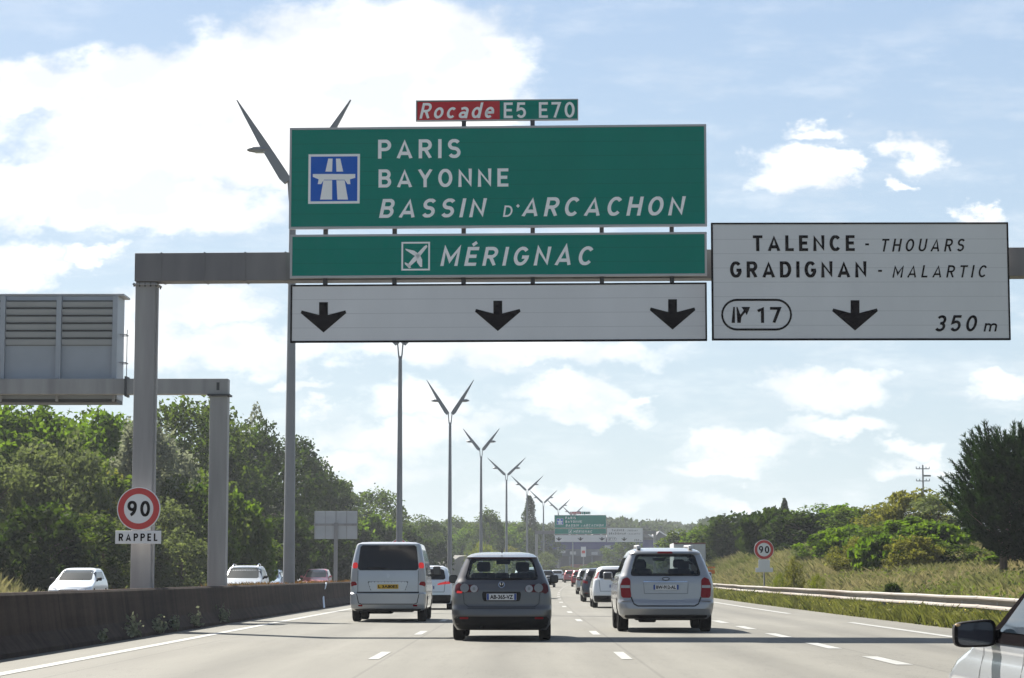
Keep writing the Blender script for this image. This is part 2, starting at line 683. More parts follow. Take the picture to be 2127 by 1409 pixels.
def build_markings():
    mb = MB()

    def quad(u, w, y0, y1):
        n = max(1, int((y1 - y0) / 6))
        ys = [y0 + (y1 - y0) * i / n for i in range(n + 1)]
        for i in range(n):
            vs = []
            for y in (ys[i], ys[i + 1]):
                c, e = curve(y), elev(y) + 0.006
                vs += [(u - w / 2 + c, y, e), (u + w / 2 + c, y, e)]
            mb.add(vs, [(0, 1, 3, 2)])

    quad(-6.1, 0.2, -20, 560)
    y0 = 31.0
    for lane, off in ((-2.07, 31.2), (1.42, 31.2)):
        y = off - 52
        while y < 520:
            quad(lane, 0.15, y, y + 3.0)
            y += 13.0
    y = 29.3 - 39
    while y < 330:
        quad(4.91, 0.22, y, y + 3.0)
        y += 6.5
    for (a, b) in ((-20, 3.5), (17, 56), (69, 108), (121, 160), (173, 212), (225, 264), (277, 316), (330, 480)):
        quad(8.05, 0.2, a, b)
    quad(-9.6, 0.2, -20, 540)
    quad(-20.4, 0.2, -20, 540)
    for lane in (-13.1, -16.7):
        y = -10
        while y < 500:
            quad(lane, 0.15, y, y + 3.0)
            y += 13.0
    o = mb.build('road_markings', M_mark)
    tag(o, kind='structure')


build_markings()
# median soil between the barriers
M_soil = mat('median_soil', (0.16, 0.12, 0.08), 0.95, vary=0.3, scale=2)
strip_mesh('median_ground', -8.75, -7.45, ROAD_Y, 0.70, M_soil, 'structure', nu=2)

# ------------------------------------------------------------------ concrete barriers
def barrier_material():
    m = bpy.data.materials.new('barrier_concrete')
    m.use_nodes = True
    nt = m.node_tree
    N, Lk = nt.nodes.new, nt.links.new
    b = nt.nodes['Principled BSDF']
    b.inputs['Roughness'].default_value = 0.95
    b.inputs['Specular IOR Level'].default_value = 0.15
    tc = N('ShaderNodeTexCoord')

    def noise(scale, st, det=6):
        mp = N('ShaderNodeMapping')
        mp.inputs['Scale'].default_value = st
        Lk(tc.outputs['Object'], mp.inputs[0])
        n = N('ShaderNodeTexNoise')
        n.inputs['Scale'].default_value = scale
        n.inputs['Detail'].default_value = det
        n.inputs['Roughness'].default_value = 0.65
        Lk(mp.outputs[0], n.inputs['Vector'])
        return n.outputs['Fac']

    def ma(op, x, y=None, z=None):
        n = N('ShaderNodeMath')
        n.operation = op
        for i, q in enumerate((x, y, z)):
            if q is None:
                continue
            if isinstance(q, (int, float)):
                n.inputs[i].default_value = q
            else:
                Lk(q, n.inputs[i])
        return n.outputs[0]
    streak = noise(1.6, (1, 1.4, 0.12))          # water runs down the face
    scuff = noise(1.0, (1, 0.12, 2.2))           # long scrapes
    grain = noise(18, (1, 1, 1), 4)
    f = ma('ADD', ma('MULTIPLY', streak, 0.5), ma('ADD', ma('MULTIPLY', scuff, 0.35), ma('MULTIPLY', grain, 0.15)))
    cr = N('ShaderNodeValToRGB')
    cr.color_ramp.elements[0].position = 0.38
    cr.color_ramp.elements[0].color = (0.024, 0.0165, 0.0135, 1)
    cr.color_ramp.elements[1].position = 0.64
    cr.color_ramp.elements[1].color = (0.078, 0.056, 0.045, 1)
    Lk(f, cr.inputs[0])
    sp = N('ShaderNodeSeparateXYZ')
    Lk(tc.outputs['Object'], sp.inputs[0])
    jn = ma('LESS_THAN', ma('FRACT', ma('DIVIDE', sp.outputs['Y'], 6.0)), 0.008)
    k = ma('SUBTRACT', 1.0, ma('MULTIPLY', jn, 0.6))
    mlt = N('ShaderNodeVectorMath')
    mlt.operation = 'SCALE'
    Lk(cr.outputs[0], mlt.inputs[0])
    Lk(k, mlt.inputs['Scale'])
    Lk(mlt.outputs[0], b.inputs['Base Color'])
    bp = N('ShaderNodeBump')
    bp.inputs['Strength'].default_value = 0.4
    bp.inputs['Distance'].default_value = 0.02
    Lk(f, bp.inputs['Height'])
    Lk(bp.outputs[0], b.inputs['Normal'])
    return m


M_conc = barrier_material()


def barrier(name, label, prof, Ys):
    """prof: (u, z) polyline closed"""
    n = len(prof)
    vs, fs = [], []
    for Y in Ys:
        c, e = curve(Y), elev(Y)
        vs += [(u + c, Y, z + e) for u, z in prof]
    for i in range(len(Ys) - 1):
        for k in range(n):
            j = (k + 1) % n
            fs.append((i * n + k, i * n + j, (i + 1) * n + j, (i + 1) * n + k))
    fs.append(tuple(range(n))[::-1])
    fs.append(tuple(range((len(Ys) - 1) * n, len(Ys) * n)))
    o = obj_from(name, vs, fs, M_conc)
    bm = bmesh.new()
    bm.from_mesh(o.data)
    bmesh.ops.recalc_face_normals(bm, faces=bm.faces)
    bm.to_mesh(o.data)
    bm.free()
    tag(o, label, 'barrier')


BY = [14, 24, 34, 44, 55] + list(np.arange(60, 560, 10))
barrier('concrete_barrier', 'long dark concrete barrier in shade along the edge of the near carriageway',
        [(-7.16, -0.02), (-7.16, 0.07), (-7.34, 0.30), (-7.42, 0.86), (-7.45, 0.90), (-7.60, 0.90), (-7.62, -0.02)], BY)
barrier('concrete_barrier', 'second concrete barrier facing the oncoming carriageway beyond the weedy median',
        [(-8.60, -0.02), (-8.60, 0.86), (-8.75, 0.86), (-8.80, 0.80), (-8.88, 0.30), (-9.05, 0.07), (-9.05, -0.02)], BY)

# far barrier across the bend
M_dark = mat('dark_metal', (0.05, 0.05, 0.055), 0.6)


# ------------------------------------------------------------------ lettering
def text_geo(s, shear=0.0, bold=0.02, spacing=1.0):
    cu = bpy.data.curves.new('lettering', 'FONT')
    cu.body = s
    cu.size = 1.0
    cu.shear = shear
    cu.offset = bold
    cu.space_character = spacing
    cu.fill_mode = 'FRONT'
    cu.resolution_u = 4
    ob = bpy.data.objects.new('lettering_tmp', cu)
    COL.objects.link(ob)
    dg = bpy.context.evaluated_depsgraph_get()
    me = ob.evaluated_get(dg).to_mesh()
    vs = [(v.co.x, v.co.y) for v in me.vertices]
    fs = [tuple(p.vertices) for p in me.polygons]
    ob.evaluated_get(dg).to_mesh_clear()
    bpy.data.objects.remove(ob)
    bpy.data.curves.remove(cu)
    return vs, fs


def _arc(cx, cy, rx, ry, a0, a1, n=12):
    return [(cx + rx * math.cos(R(a0 + (a1 - a0) * i / n)), cy + ry * math.sin(R(a0 + (a1 - a0) * i / n))) for i in range(n + 1)]


def glyph(ch):
    """road-sign lettering: width, centre lines (stroke 0.16 of the cap height)"""
    st = [(.08, 0), (.08, 1)]
    bowl = [(.08, .92)] + _arc(.31, .70, .20, .22, 90, -90) + [(.08, .48)]
    G = {
        'A': (.70, [[(.07, 0), (.35, .97), (.63, 0)], [(.17, .27), (.53, .27)]]),
        'B': (.59, [st, [(.08, .92)] + _arc(.32, .72, .17, .20, 90, -90) + [(.08, .52)], [(.30, .52)] + _arc(.32, .30, .195, .22, 90, -90) + [(.08, .08)]]),
        'C': (.62, [_arc(.33, .5, .25, .42, 42, 318, 22)]),
        'D': (.63, [st, [(.08, .92)] + _arc(.27, .5, .28, .42, 90, -90, 16) + [(.08, .08)]]),
        'E': (.51, [[(.51, .92), (.08, .92), (.08, .08), (.51, .08)], [(.08, .51), (.46, .51)]]),
        'G': (.65, [_arc(.33, .5, .25, .42, 42, 345, 22) + [(.57, .43)], [(.36, .45), (.65, .45)]]),
        'H': (.62, [st, [(.54, 0), (.54, 1)], [(.08, .51), (.54, .51)]]),
        'I': (.16, [st]),
        'L': (.48, [[(.08, 1), (.08, .08), (.48, .08)]]),
        'M': (.76, [[(.08, 0), (.08, .93), (.38, .30), (.68, .93), (.68, 0)]]),
        'N': (.63, [[(.08, 0), (.08, .90), (.55, .10), (.55, 1)]]),
        'O': (.66, [_arc(.33, .5, .25, .42, 0, 360, 28)]),
        'P': (.56, [st, bowl]),
        'R': (.59, [st, bowl, [(.30, .46), (.52, 0)]]),
        'S': (.57, [_arc(.285, .715, .205, .205, 28, 255, 14) + _arc(.285, .295, .205, .215, 78, -152, 14)]),
        'T': (.56, [[(0, .92), (.56, .92)], [(.28, .92), (.28, 0)]]),
        'U': (.61, [[(.08, 1)] + _arc(.305, .33, .225, .25, 180, 360) + [(.53, 1)]]),
        'Y': (.66, [[(.06, 1), (.33, .46), (.60, 1)], [(.33, .48), (.33, 0)]]),
        '0': (.58, [_arc(.29, .5, .21, .42, 0, 360, 26)]),
        '1': (.33, [[(.03, .74), (.25, .93), (.25, 0)]]),
        '3': (.55, [_arc(.27, .71, .19, .21, 150, -80, 14) + [(.24, .51)], [(.24, .51)] + _arc(.27, .295, .20, .215, 80, -150, 14)]),
        '5': (.55, [[(.49, .92), (.12, .92), (.09, .53)] + _arc(.27, .34, .20, .26, 120, -150, 16)]),
        '7': (.52, [[(0, .92), (.45, .92), (.18, 0)]]),
        '9': (.58, [_arc(.29, .68, .20, .24, 0, 360, 22), _arc(.10, .66, .39, .58, 0, -75, 12)]),
        'o': (.56, [_arc(.28, .36, .20, .28, 0, 360, 22)]),
        'c': (.52, [_arc(.28, .36, .20, .28, 45, 315, 18)]),
        'a': (.54, [[(.08, .60)] + _arc(.26, .46, .20, .19, 110, 0, 8) + [(.46, 0)], _arc(.25, .22, .17, .145, 0, 360, 16)]),
        'd': (.56, [_arc(.27, .36, .19, .28, 0, 360, 22), [(.48, 0), (.48, 1)]]),
        'e': (.55, [[(.10, .36), (.46, .36)] + _arc(.28, .36, .19, .28, 0, 310, 18)]),
        'm': (.80, [[(.08, 0), (.08, .72)], [(.08, .44)] + _arc(.23, .46, .15, .18, 170, 0, 8) + [(.38, 0)], [(.39, .44)] + _arc(.55, .46, .16, .18, 170, 0, 8) + [(.71, 0)]]),
    }
    if ch == '\u00c9':
        w, p = G['E']
        return w, p + [[(.20, 1.10), (.36, 1.26)]]
    if ch == ' ':
        return .30, []
    return G[ch]


def stroke_fit(name, s, x0, x1, z0, z1, y, m, parent, shear=0.0, stroke=0.16, spacing=0.24):
    H = z1 - z0
    x = 0.0
    paths = []
    for ch in s:
        w, pl = glyph(ch)
        for p in pl:
            paths.append([(a + x, b) for a, b in p])
        x += w + spacing
    W = x - spacing
    sx = ((x1 - x0) - shear * H) / W
    mb = MB()
    lay = 0
    for p in paths:
        q = [Vector((a * sx, b * H)) for a, b in p]
        closed = (q[0] - q[-1]).length < 1e-6
        if closed:
            q = q[:-1]
        n = len(q)
        hw = stroke * H / 2
        vs, fs = [], []
        for i in range(n):
            d0 = (q[i] - q[i - 1]).normalized() if (i > 0 or closed) else None
            d1 = (q[(i + 1) % n] - q[i]).normalized() if (i < n - 1 or closed) else None
            d0 = d0 or d1
            d1 = d1 or d0
            n0, n1 = Vector((-d0.y, d0.x)), Vector((-d1.y, d1.x))
            mm = (n0 + n1)
            mm = mm.normalized() if mm.length > 1e-4 else n0
            k = hw / max(0.42, mm.dot(n0))
            for c in (q[i] + mm * k, q[i] - mm * k):
                cz = min(max(c.y, 0.0), H * (1.0 if '\u00c9' not in s else 1.35))
                vs.append((x0 + c.x + shear * cz, y - 0.0004 * (lay % 3), z0 + cz))
        for i in range(n if closed else n - 1):
            j = (i + 1) % n
            fs.append((2 * i, 2 * i + 1, 2 * j + 1, 2 * j))
        mb.add(vs, fs)
        lay += 1
    return mb.build(name, m, parent)


def text_fit(name, s, x0, x1, z0, z1, y, m, parent, shear=0.0, bold=0.02, spacing=1.12, ref=None):
    vs, fs = text_geo(s, shear, bold, spacing)
    rv = vs if ref is None else text_geo(ref, shear, bold, spacing)[0]
    ax0, ax1 = min(v[0] for v in vs), max(v[0] for v in vs)
    ay0, ay1 = min(v[1] for v in rv), max(v[1] for v in rv)
    out = [(x0 + (v[0] - ax0) / (ax1 - ax0) * (x1 - x0), y, z0 + (v[1] - ay0) / (ay1 - ay0) * (z1 - z0)) for v in vs]
    return obj_from(name, out, fs, m, parent)


# ------------------------------------------------------------------ overhead gantry and signs
M_steel = mat('galvanised_steel', (0.24, 0.232, 0.235), 0.6, metal=0.05, col2=(0.34, 0.33, 0.33), scale=3.0, stretch=(1, 1, 0.12), detail=8)
M_beam = mat('grey_painted_beam', (0.13, 0.125, 0.135), 0.6, metal=0.0, col2=(0.19, 0.182, 0.185), scale=1.6, stretch=(1, 1, 0.25), detail=8)
M_alu = mat('aluminium_edge', (0.42, 0.42, 0.43), 0.45, metal=0.2)


def sign_face(name, col, seam=0.26, dark=0.75, rough=0.38):
    """painted planks: thin darker joints every `seam` metres of height"""
    m = bpy.data.materials.new(name)
    m.use_nodes = True
    nt = m.node_tree
    N, Lk = nt.nodes.new, nt.links.new
    b = nt.nodes['Principled BSDF']
    b.inputs['Roughness'].default_value = rough
    b.inputs['Specular IOR Level'].default_value = 0.03
    tc = N('ShaderNodeTexCoord')
    sp = N('ShaderNodeSeparateXYZ')
    Lk(tc.outputs['Object'], sp.inputs[0])
    dv = N('ShaderNodeMath')
    dv.operation = 'DIVIDE'
    dv.inputs[1].default_value = seam
    Lk(sp.outputs['Z'], dv.inputs[0])
    fr = N('ShaderNodeMath')
    fr.operation = 'FRACT'
    Lk(dv.outputs[0], fr.inputs[0])
    ls = N('ShaderNodeMath')
    ls.operation = 'LESS_THAN'
    ls.inputs[1].default_value = 0.055
    Lk(fr.outputs[0], ls.inputs[0])
    nz = N('ShaderNodeTexNoise')
    nz.inputs['Scale'].default_value = 0.8
    nz.inputs['Detail'].default_value = 6
    mp = N('ShaderNodeMapping')
    mp.inputs['Scale'].default_value = (1.6, 1, 0.6)
    Lk(tc.outputs['Object'], mp.inputs[0])
    Lk(mp.outputs[0], nz.inputs['Vector'])
    mx = N('ShaderNodeMix')
    mx.data_type = 'RGBA'
    mx.inputs['A'].default_value = (*[c * 0.9 for c in col], 1)
    mx.inputs['B'].default_value = (*[min(1, c * 1.08) for c in col], 1)
    Lk(nz.outputs['Fac'], mx.inputs['Factor'])
    m2 = N('ShaderNodeMix')
    m2.data_type = 'RGBA'
    m2.inputs['B'].default_value = (*[c * dark for c in col], 1)
    Lk(ls.outputs[0], m2.inputs['Factor'])
    Lk(mx.outputs['Result'], m2.inputs['A'])
    Lk(m2.outputs['Result'], b.inputs['Base Color'])
    MATS[name] = m
    return m


M_green = sign_face('sign_green', (0.0, 0.215, 0.168), 0.30, 0.82)
M_white = sign_face('sign_white', (0.70, 0.70, 0.715), 0.30, 0.84)
M_letw = mat('letter_white', (0.88, 0.88, 0.88), 0.4)
M_letb = mat('letter_black', (0.006, 0.004, 0.006), 0.9, spec=0.1)
M_red = mat('sign_red', (0.50, 0.025, 0.035), 0.5, spec=0.2)
M_blue = mat('sign_blue', (0.004, 0.105, 0.52), 0.5, spec=0.2)
M_plain_white = mat('plain_white', (0.74, 0.74, 0.75), 0.45)
M_signback = mat('sign_back', (0.42, 0.43, 0.45), 0.5, metal=0.3, vary=0.06, scale=2)

YG = 47.0


class Plane:
    """a vertical plane in the world with a local frame: x to the right, z up; origin at (px0, py0) at depth Y"""

    def __init__(self, px0, py0, Y, yaw_deg):
        self.o = at(px0, py0, Y)
        self.yaw = -R(yaw_deg)            # positive yaw: right end nearer
        self.ex = Vector((math.cos(self.yaw), math.sin(self.yaw), 0))
        self.n = Vector((-math.sin(self.yaw), math.cos(self.yaw), 0))
        self.C = Vector((0, 0, CAM_H))

    def loc(self, px, py):
        d = ray(px, py)
        t = (self.o - self.C).dot(self.n) / d.dot(self.n)
        p = self.C + d * t - self.o
        return p.dot(self.ex), p.z


def frame_mb(x0, x1, z0, z1, w, y0, y1):
    mb = MB()
    mb.box(x0, x1, y0, y1, z1 - w, z1)
    mb.box(x0, x1, y0, y1, z0, z0 + w)
    mb.box(x0, x0 + w, y0, y1, z0 + w, z1 - w)
    mb.box(x1 - w, x1, y0, y1, z0 + w, z1 - w)
    return mb


def sign_panel(pl, label, box, face, edge, edge_w=0.045, name='direction_sign', depth=0.09):
    """box = px left, top, right, bottom"""
    x0, z1 = pl.loc(box[0], box[1])
    x1, z1b = pl.loc(box[2], box[1])
    z0 = pl.loc(box[0], box[3])[1]
    t = thing(name, label, 'road sign', pl.o, pl.yaw)
    mb = MB()
    mb.box(x0 + edge_w, x1 - edge_w, 0.0, depth - 0.02, z0 + edge_w, z1 - edge_w)
    mb.build('panel', face, t)
    frame_mb(x0, x1, z0, z1, edge_w, -0.008, depth).build('border', edge, t)
    return t, (x0, x1, z0, z1)


def put_text(pl, t, s, box, m, shear=0.0, bold=0.15, spacing=0.25, y=-0.004, name='lettering'):
    x0, z0 = pl.loc(box[0], box[3])
    x1, z1 = pl.loc(box[2], box[1])
    return stroke_fit(name, s, x0, x1, z0, z1, y, m, t, shear, bold, spacing)


def put_poly(pl, t, name, polys, m, y=-0.004, thick=0.003):
    mb = MB()
    for poly in polys:
        q = [pl.loc(*p) for p in poly]
        area = sum(q[i][0] * q[(i + 1) % len(q)][1] - q[(i + 1) % len(q)][0] * q[i][1] for i in range(len(q)))
        if area < 0:
            q = q[::-1]
        n = len(q)
        mb.add([(a, y, b) for a, b in q], [tuple(range(n))])
    return mb.build(name, m, t)


def arrow_poly(cx, top, tip):
    """French lane arrow pointing down"""
    h = tip - top
    w = 0.72 * h
    return [[(cx - 0.145 * h, top), (cx + 0.145 * h, top), (cx + 0.145 * h, top + 0.42 * h), (cx + w, top + 0.27 * h),
             (cx + w + 2, top + 0.36 * h), (cx, tip), (cx - w - 2, top + 0.36 * h), (cx - w, top + 0.27 * h), (cx - 0.145 * h, top + 0.42 * h)]]


def build_gantry_set():
    res = []
    yaw = 2.3
    P = Plane(602, 590, YG, yaw)
    # --- gantry
    x_l = P.loc(275, 550)[0]
    zb0, zb1 = P.loc(420, 581)[1], P.loc(420, 522)[1]
    zg = -P.o.z
    g = thing('overhead_gantry', 'large grey steel portal gantry carrying the nearer set of road signs over all lanes', 'gantry',
              P.o + P.ex * (x_l + 0.3) + Vector((0, 0, zg)), P.yaw)
    sh = -(x_l + 0.3)

    def lx(px):
        return P.loc(px, 550)[0] + sh
    z_off = P.o.z
    mb = MB()
    mb.box(lx(275), lx(275) + 20.6, 0.22, 0.72, zb0 + z_off, zb1 + z_off, bev=0.012)
    mb.build('beam', M_beam, g)
    for px in (330, 420, 505, 589):
        MB().box(lx(px) - 0.01, lx(px) + 0.02, 0.205, 0.735, zb0 + z_off - 0.01, zb1 + z_off + 0.01).build('beam_joint', M_beam, g)
    pw = lx(318) - lx(276)
    for x in (lx(276), lx(275) + 20.1):
        mb = MB()
        mb.box(x, x + pw, 0.28, 0.68, 0.0, zb0 + z_off - 0.003, bev=0.02)
        p = mb.build('post', M_steel, g)
        MB().box(x - 0.12, x + pw + 0.12, 0.16, 0.80, 0.0, 0.05).build('foot_plate', M_steel, p)
        MB().box(x - 0.05, x + pw + 0.05, 0.23, 0.73, zb0 + z_off - 0.075, zb0 + z_off - 0.045).build('head_flange', M_steel, p)
        for k in range(5):
            for yy in (0.245, 0.715):
                MB().tube([(x - 0.02 + k * (pw + 0.04) / 4, yy, zb0 + z_off - 0.11), (x - 0.02 + k * (pw + 0.04) / 4, yy, zb0 + z_off - 0.03)], 0.016, 6).build('bolt', M_dark, p)
        mb = MB()
        mb.tube([(x + pw + 0.03, 0.34, 0.3), (x + pw + 0.03, 0.34, zb0 + z_off - 0.12)], 0.022, 6)
        for zz in (2.0, 3.9, 5.8):
            mb.box(x + pw, x + pw + 0.055, 0.30, 0.38, zz, zz + 0.05)
        mb.build('cable_duct', M_steel, p)
    # vertical sign carriers and little brackets between panels
    car = [(px, 700, 275) for px in (674, 818, 962, 1106, 1250, 1396)] + [(px, 704, 470) for px in (1540, 1700, 1860, 2020)] + [(px, 264, 215) for px in (962, 1106)]
    for (px, pa, pb) in car:
        x = P.loc(px, 550)[0] + sh
        MB().box(x - 0.045, x + 0.045, 0.10, 0.215, P.loc(px, pa)[1] + z_off, P.loc(px, pb)[1] + z_off).build('sign_carrier', M_dark, g)
    res.append(g)

    # --- road number plates
    Pt = Plane(865, 252, YG - 0.01, yaw)
    t, _ = sign_panel(Pt, 'small red and green plate reading Rocade E5 E70 on top of the nearer green sign', (864, 209, 1201, 252), M_green, M_alu, 0.02, 'route_plate')
    x0, z1 = Pt.loc(867, 212)
    x1, z0 = Pt.loc(1038, 250)
    MB().box(x0, x1, -0.004, 0.0, z0, z1).build('red_field', M_red, t)
    put_text(Pt, t, 'Rocade', (871, 213, 1031, 247), M_letw, 0.22, 0.16, 0.2, y=-0.008)
    put_text(Pt, t, 'E5 E70', (1046, 212, 1194, 246), M_letw, 0.00, 0.16, 0.2, y=-0.008)
    res.append(t)

    # --- big green sign
    Pg = Plane(602, 475, YG, yaw)
    t, _ = sign_panel(Pg, 'big green sign reading PARIS, BAYONNE, BASSIN D\'ARCACHON on the nearer gantry', (602, 266, 1467, 476), M_green, M_alu)
    put_text(Pg, t, 'PARIS', (785, 289, 957, 330), M_letw, 0.00, 0.18, 0.27)
    put_text(Pg, t, 'BAYONNE', (786, 350, 1056, 390), M_letw, 0.00, 0.18, 0.27)
    put_text(Pg, t, 'BASSIN', (787, 412, 1012, 453), M_letw, 0.20, 0.18, 0.27)
    put_text(Pg, t, 'D', (1044, 427, 1067, 451), M_letw, 0.15, 0.15, 0.27)
    put_poly(Pg, t, 'apostrophe', [[(1072, 428), (1076, 424), (1080, 428), (1076, 432)]], M_letw)
    put_text(Pg, t, 'ARCACHON', (1083, 408, 1425, 450), M_letw, 0.20, 0.18, 0.27)
    # motorway symbol
    x0, z1 = Pg.loc(641, 321)
    x1, z0 = Pg.loc(747, 423)
    s = MB().box(x0, x1, -0.006, 0.0, z0, z1).build('motorway_symbol', M_letw, t)
    x0, z1 = Pg.loc(646, 326)
    x1, z0 = Pg.loc(742, 418)
    MB().box(x0, x1, -0.009, -0.0065, z0, z1).build('blue_field', M_blue, s)
    put_poly(Pg, s, 'carriageway_mark', [
        [(682, 330), (691, 330), (690, 357), (676, 357)], [(698, 330), (707, 330), (713, 357), (699, 357)],
        [(650, 362), (738, 362), (738, 370), (727, 373), (728, 383), (722, 383), (716, 374), (673, 374), (667, 383), (660, 383), (662, 373), (650, 368)],
        [(672, 375), (690, 375), (690, 415), (665, 415)], [(699, 375), (716, 375), (723, 415), (701, 415)]], M_letw, y=-0.012)
    res.append(t)

    # --- Merignac sign
    Pm = Plane(603, 578, YG, yaw)
    t, _ = sign_panel(Pm, 'low green sign reading M\u00c9RIGNAC with an aeroplane symbol on the nearer gantry', (603, 488, 1468, 578), M_green, M_alu)
    put_text(Pm, t, 'M\u00c9RIGNAC', (914, 512, 1236, 553), M_letw, 0.20, 0.18, 0.27)
    x0, z1 = Pm.loc(834, 503)
    x1, z0 = Pm.loc(893, 562)
    s = frame_mb(x0, x1, z0, z1, (x1 - x0) * 0.06, -0.006, 0.0).build('airport_symbol', M_letw, t)
    put_poly(Pm, s, 'aeroplane', [
        [(886, 509), (888, 513), (866, 541), (848, 557), (846, 551), (858, 536), (881, 512)],
        [(842, 517), (860, 521), (872, 529), (866, 534), (858, 530), (843, 520)],
        [(866, 534), (872, 529), (877, 540), (877, 555), (873, 555), (866, 545)],
        [(841, 545), (850, 549), (854, 556), (850, 558), (841, 549)]], M_letw, y=-0.007)
    res.append(t)

    # --- white lane arrows
    Pa = Plane(604, 712, YG, yaw)
    t, _ = sign_panel(Pa, 'long white sign with three black lane arrows under the nearer green signs', (604, 592, 1468, 712), M_white, M_letb, 0.035)
    for cx, tp in ((672, 628), (1034, 625), (1397, 622)):
        put_poly(Pa, t, 'arrow', arrow_poly(cx, tp, tp + 63), M_letb)
    res.append(t)

    # --- exit sign
    Pe = Plane(1477, 707, YG - 0.66, 0.3)
    t, _ = sign_panel(Pe, 'white exit sign reading TALENCE, GRADIGNAN with one arrow and 350m on the nearer gantry', (1477, 463, 2094, 707), M_white, M_letb, 0.035)
    put_text(Pe, t, 'TALENCE', (1564, 489, 1775, 522), M_letb, 0.00, 0.2, 0.32)
    put_poly(Pe, t, 'hyphen', [[(1797, 506), (1805, 506), (1805, 510), (1797, 510)]], M_letb)
    put_text(Pe, t, 'THOUARS', (1828, 496, 2006, 523), M_letb, 0.20, 0.14, 0.36)
    put_text(Pe, t, 'GRADIGNAN', (1517, 543, 1799, 577), M_letb, 0.00, 0.2, 0.32)
    put_poly(Pe, t, 'hyphen', [[(1824, 561), (1832, 561), (1832, 565), (1824, 565)]], M_letb)
    put_text(Pe, t, 'MALARTIC', (1853, 551, 2052, 577), M_letb, 0.20, 0.14, 0.36)
    put_text(Pe, t, '350', (1940, 655, 2033, 689), M_letb, 0.22, 0.16, 0.26)
    put_text(Pe, t, 'm', (2042, 665, 2075, 689), M_letb, 0.22, 0.16, 0.26)
    put_poly(Pe, t, 'arrow', arrow_poly(1776, 624, 687), M_letb)
    # exit number pill
    def stadium(x0, y0, x1, y1, n=14):
        r = (y1 - y0) / 2
        pts = []
        for k in range(n + 1):
            a = math.pi / 2 + math.pi * k / n
            pts.append((x0 + r + r * math.cos(a), (y0 + y1) / 2 - r * math.sin(a)))
        for k in range(n + 1):
            a = -math.pi / 2 + math.pi * k / n
            pts.append((x1 - r + r * math.cos(a), (y0 + y1) / 2 - r * math.sin(a)))
        return pts
    o_, i_ = [Pe.loc(*p) for p in stadium(1498, 621, 1645, 687)], [Pe.loc(*p) for p in stadium(1502, 625.5, 1641, 682.5)]
    n = len(o_)
    s = obj_from('exit_number', [(a, -0.004, b) for a, b in o_ + i_], [(k, (k + 1) % n, n + (k + 1) % n, n + k) for k in range(n)], M_letb, t)
    put_text(Pe, s, '17', (1573, 638, 1622, 671), M_letb, 0.00, 0.19, 0.28, y=-0.004)
    put_poly(Pe, s, 'exit_mark', [[(1523, 638), (1526.5, 638), (1526.5, 671), (1519.5, 671)],
                                  [(1529.5, 638), (1532, 638), (1538, 654), (1545, 645), (1540, 638), (1558, 638), (1551, 655), (1548, 649), (1540, 659), (1538.5, 671), (1531.5, 671)]], M_letb)
    res.append(t)
    return res


near_set = build_gantry_set()

# far copy of the whole set
FAR_Y = 384.0
far_labels = ['far grey gantry spanning the road ahead in front of the blue store', 'tiny red and green plate on top of the far green sign',
              'far green sign with blue motorway symbol and three destinations, seen above distant traffic',
              'far green airport sign below the big green one on the distant gantry',
              'far white strip sign with three small lane arrows in front of the blue store',
              'far white exit sign with one small arrow in front of the blue store roof']
off = at(1152, 1072, FAR_Y) - (near_set[2].location + Vector((0, 0, 0)))
ztop = 0
gsrc = near_set[0]
dx = at(1152, 1100, FAR_Y).x - at(602, 590, YG).x
for o, lb in zip(near_set, far_labels):
    c = copy_tree(o)
    c.location = o.location + Vector((dx, FAR_Y - YG, elev(FAR_Y)))
    c['label'] = lb

# ------------------------------------------------------------------ speed limit signs
def disc_poly(r, n=40):
    return [(r * math.cos(2 * math.pi * k / n), r * math.sin(2 * math.pi * k / n)) for k in range(n)]


def speed_sign(label, loc, r, num, plates, post_h=None, rz=0.0):
    """loc = disc centre; plates: list of (w, h, dz, text)"""
    base = Vector(loc)
    t = thing('speed_limit_sign', label, 'road sign', (base.x, base.y, base.z - (post_h or 0)), rz)
    zc = post_h or 0.0
    q = [(x, z + zc) for x, z in disc_poly(r)]
    MB().prism(q, 0, 0.03).build('disc', M_plain_white, t)
    o_, i_ = disc_poly(r * 0.955), disc_poly(r * 0.68)
    n = len(o_)
    obj_from('red_ring', [(a, -0.004, b + zc) for a, b in o_ + i_], [(k, (k + 1) % n, n + (k + 1) % n, n + k) for k in range(n)], M_red_ring, t)
    stroke_fit('lettering', num, -r * 0.52, r * 0.52, zc - r * 0.36, zc + r * 0.36, -0.005, M_letb, t, 0, 0.19, 0.22)
    for (w, h, dz, s) in plates:
        p = MB().box(-w / 2, w / 2, 0.0, 0.025, zc + dz - h / 2, zc + dz + h / 2, bev=0.008).build('plate', M_plain_white, t)
        if s:
            stroke_fit('lettering', s, -w * 0.42, w * 0.42, zc + dz - h * 0.29, zc + dz + h * 0.29, -0.004, M_letb, p, 0, 0.20, 0.42)
    if post_h:
        MB().tube([(0, 0.07, 0), (0, 0.07, zc + r * 0.8)], 0.04, 8).build('post', M_steel, t, smooth=True)
    return t


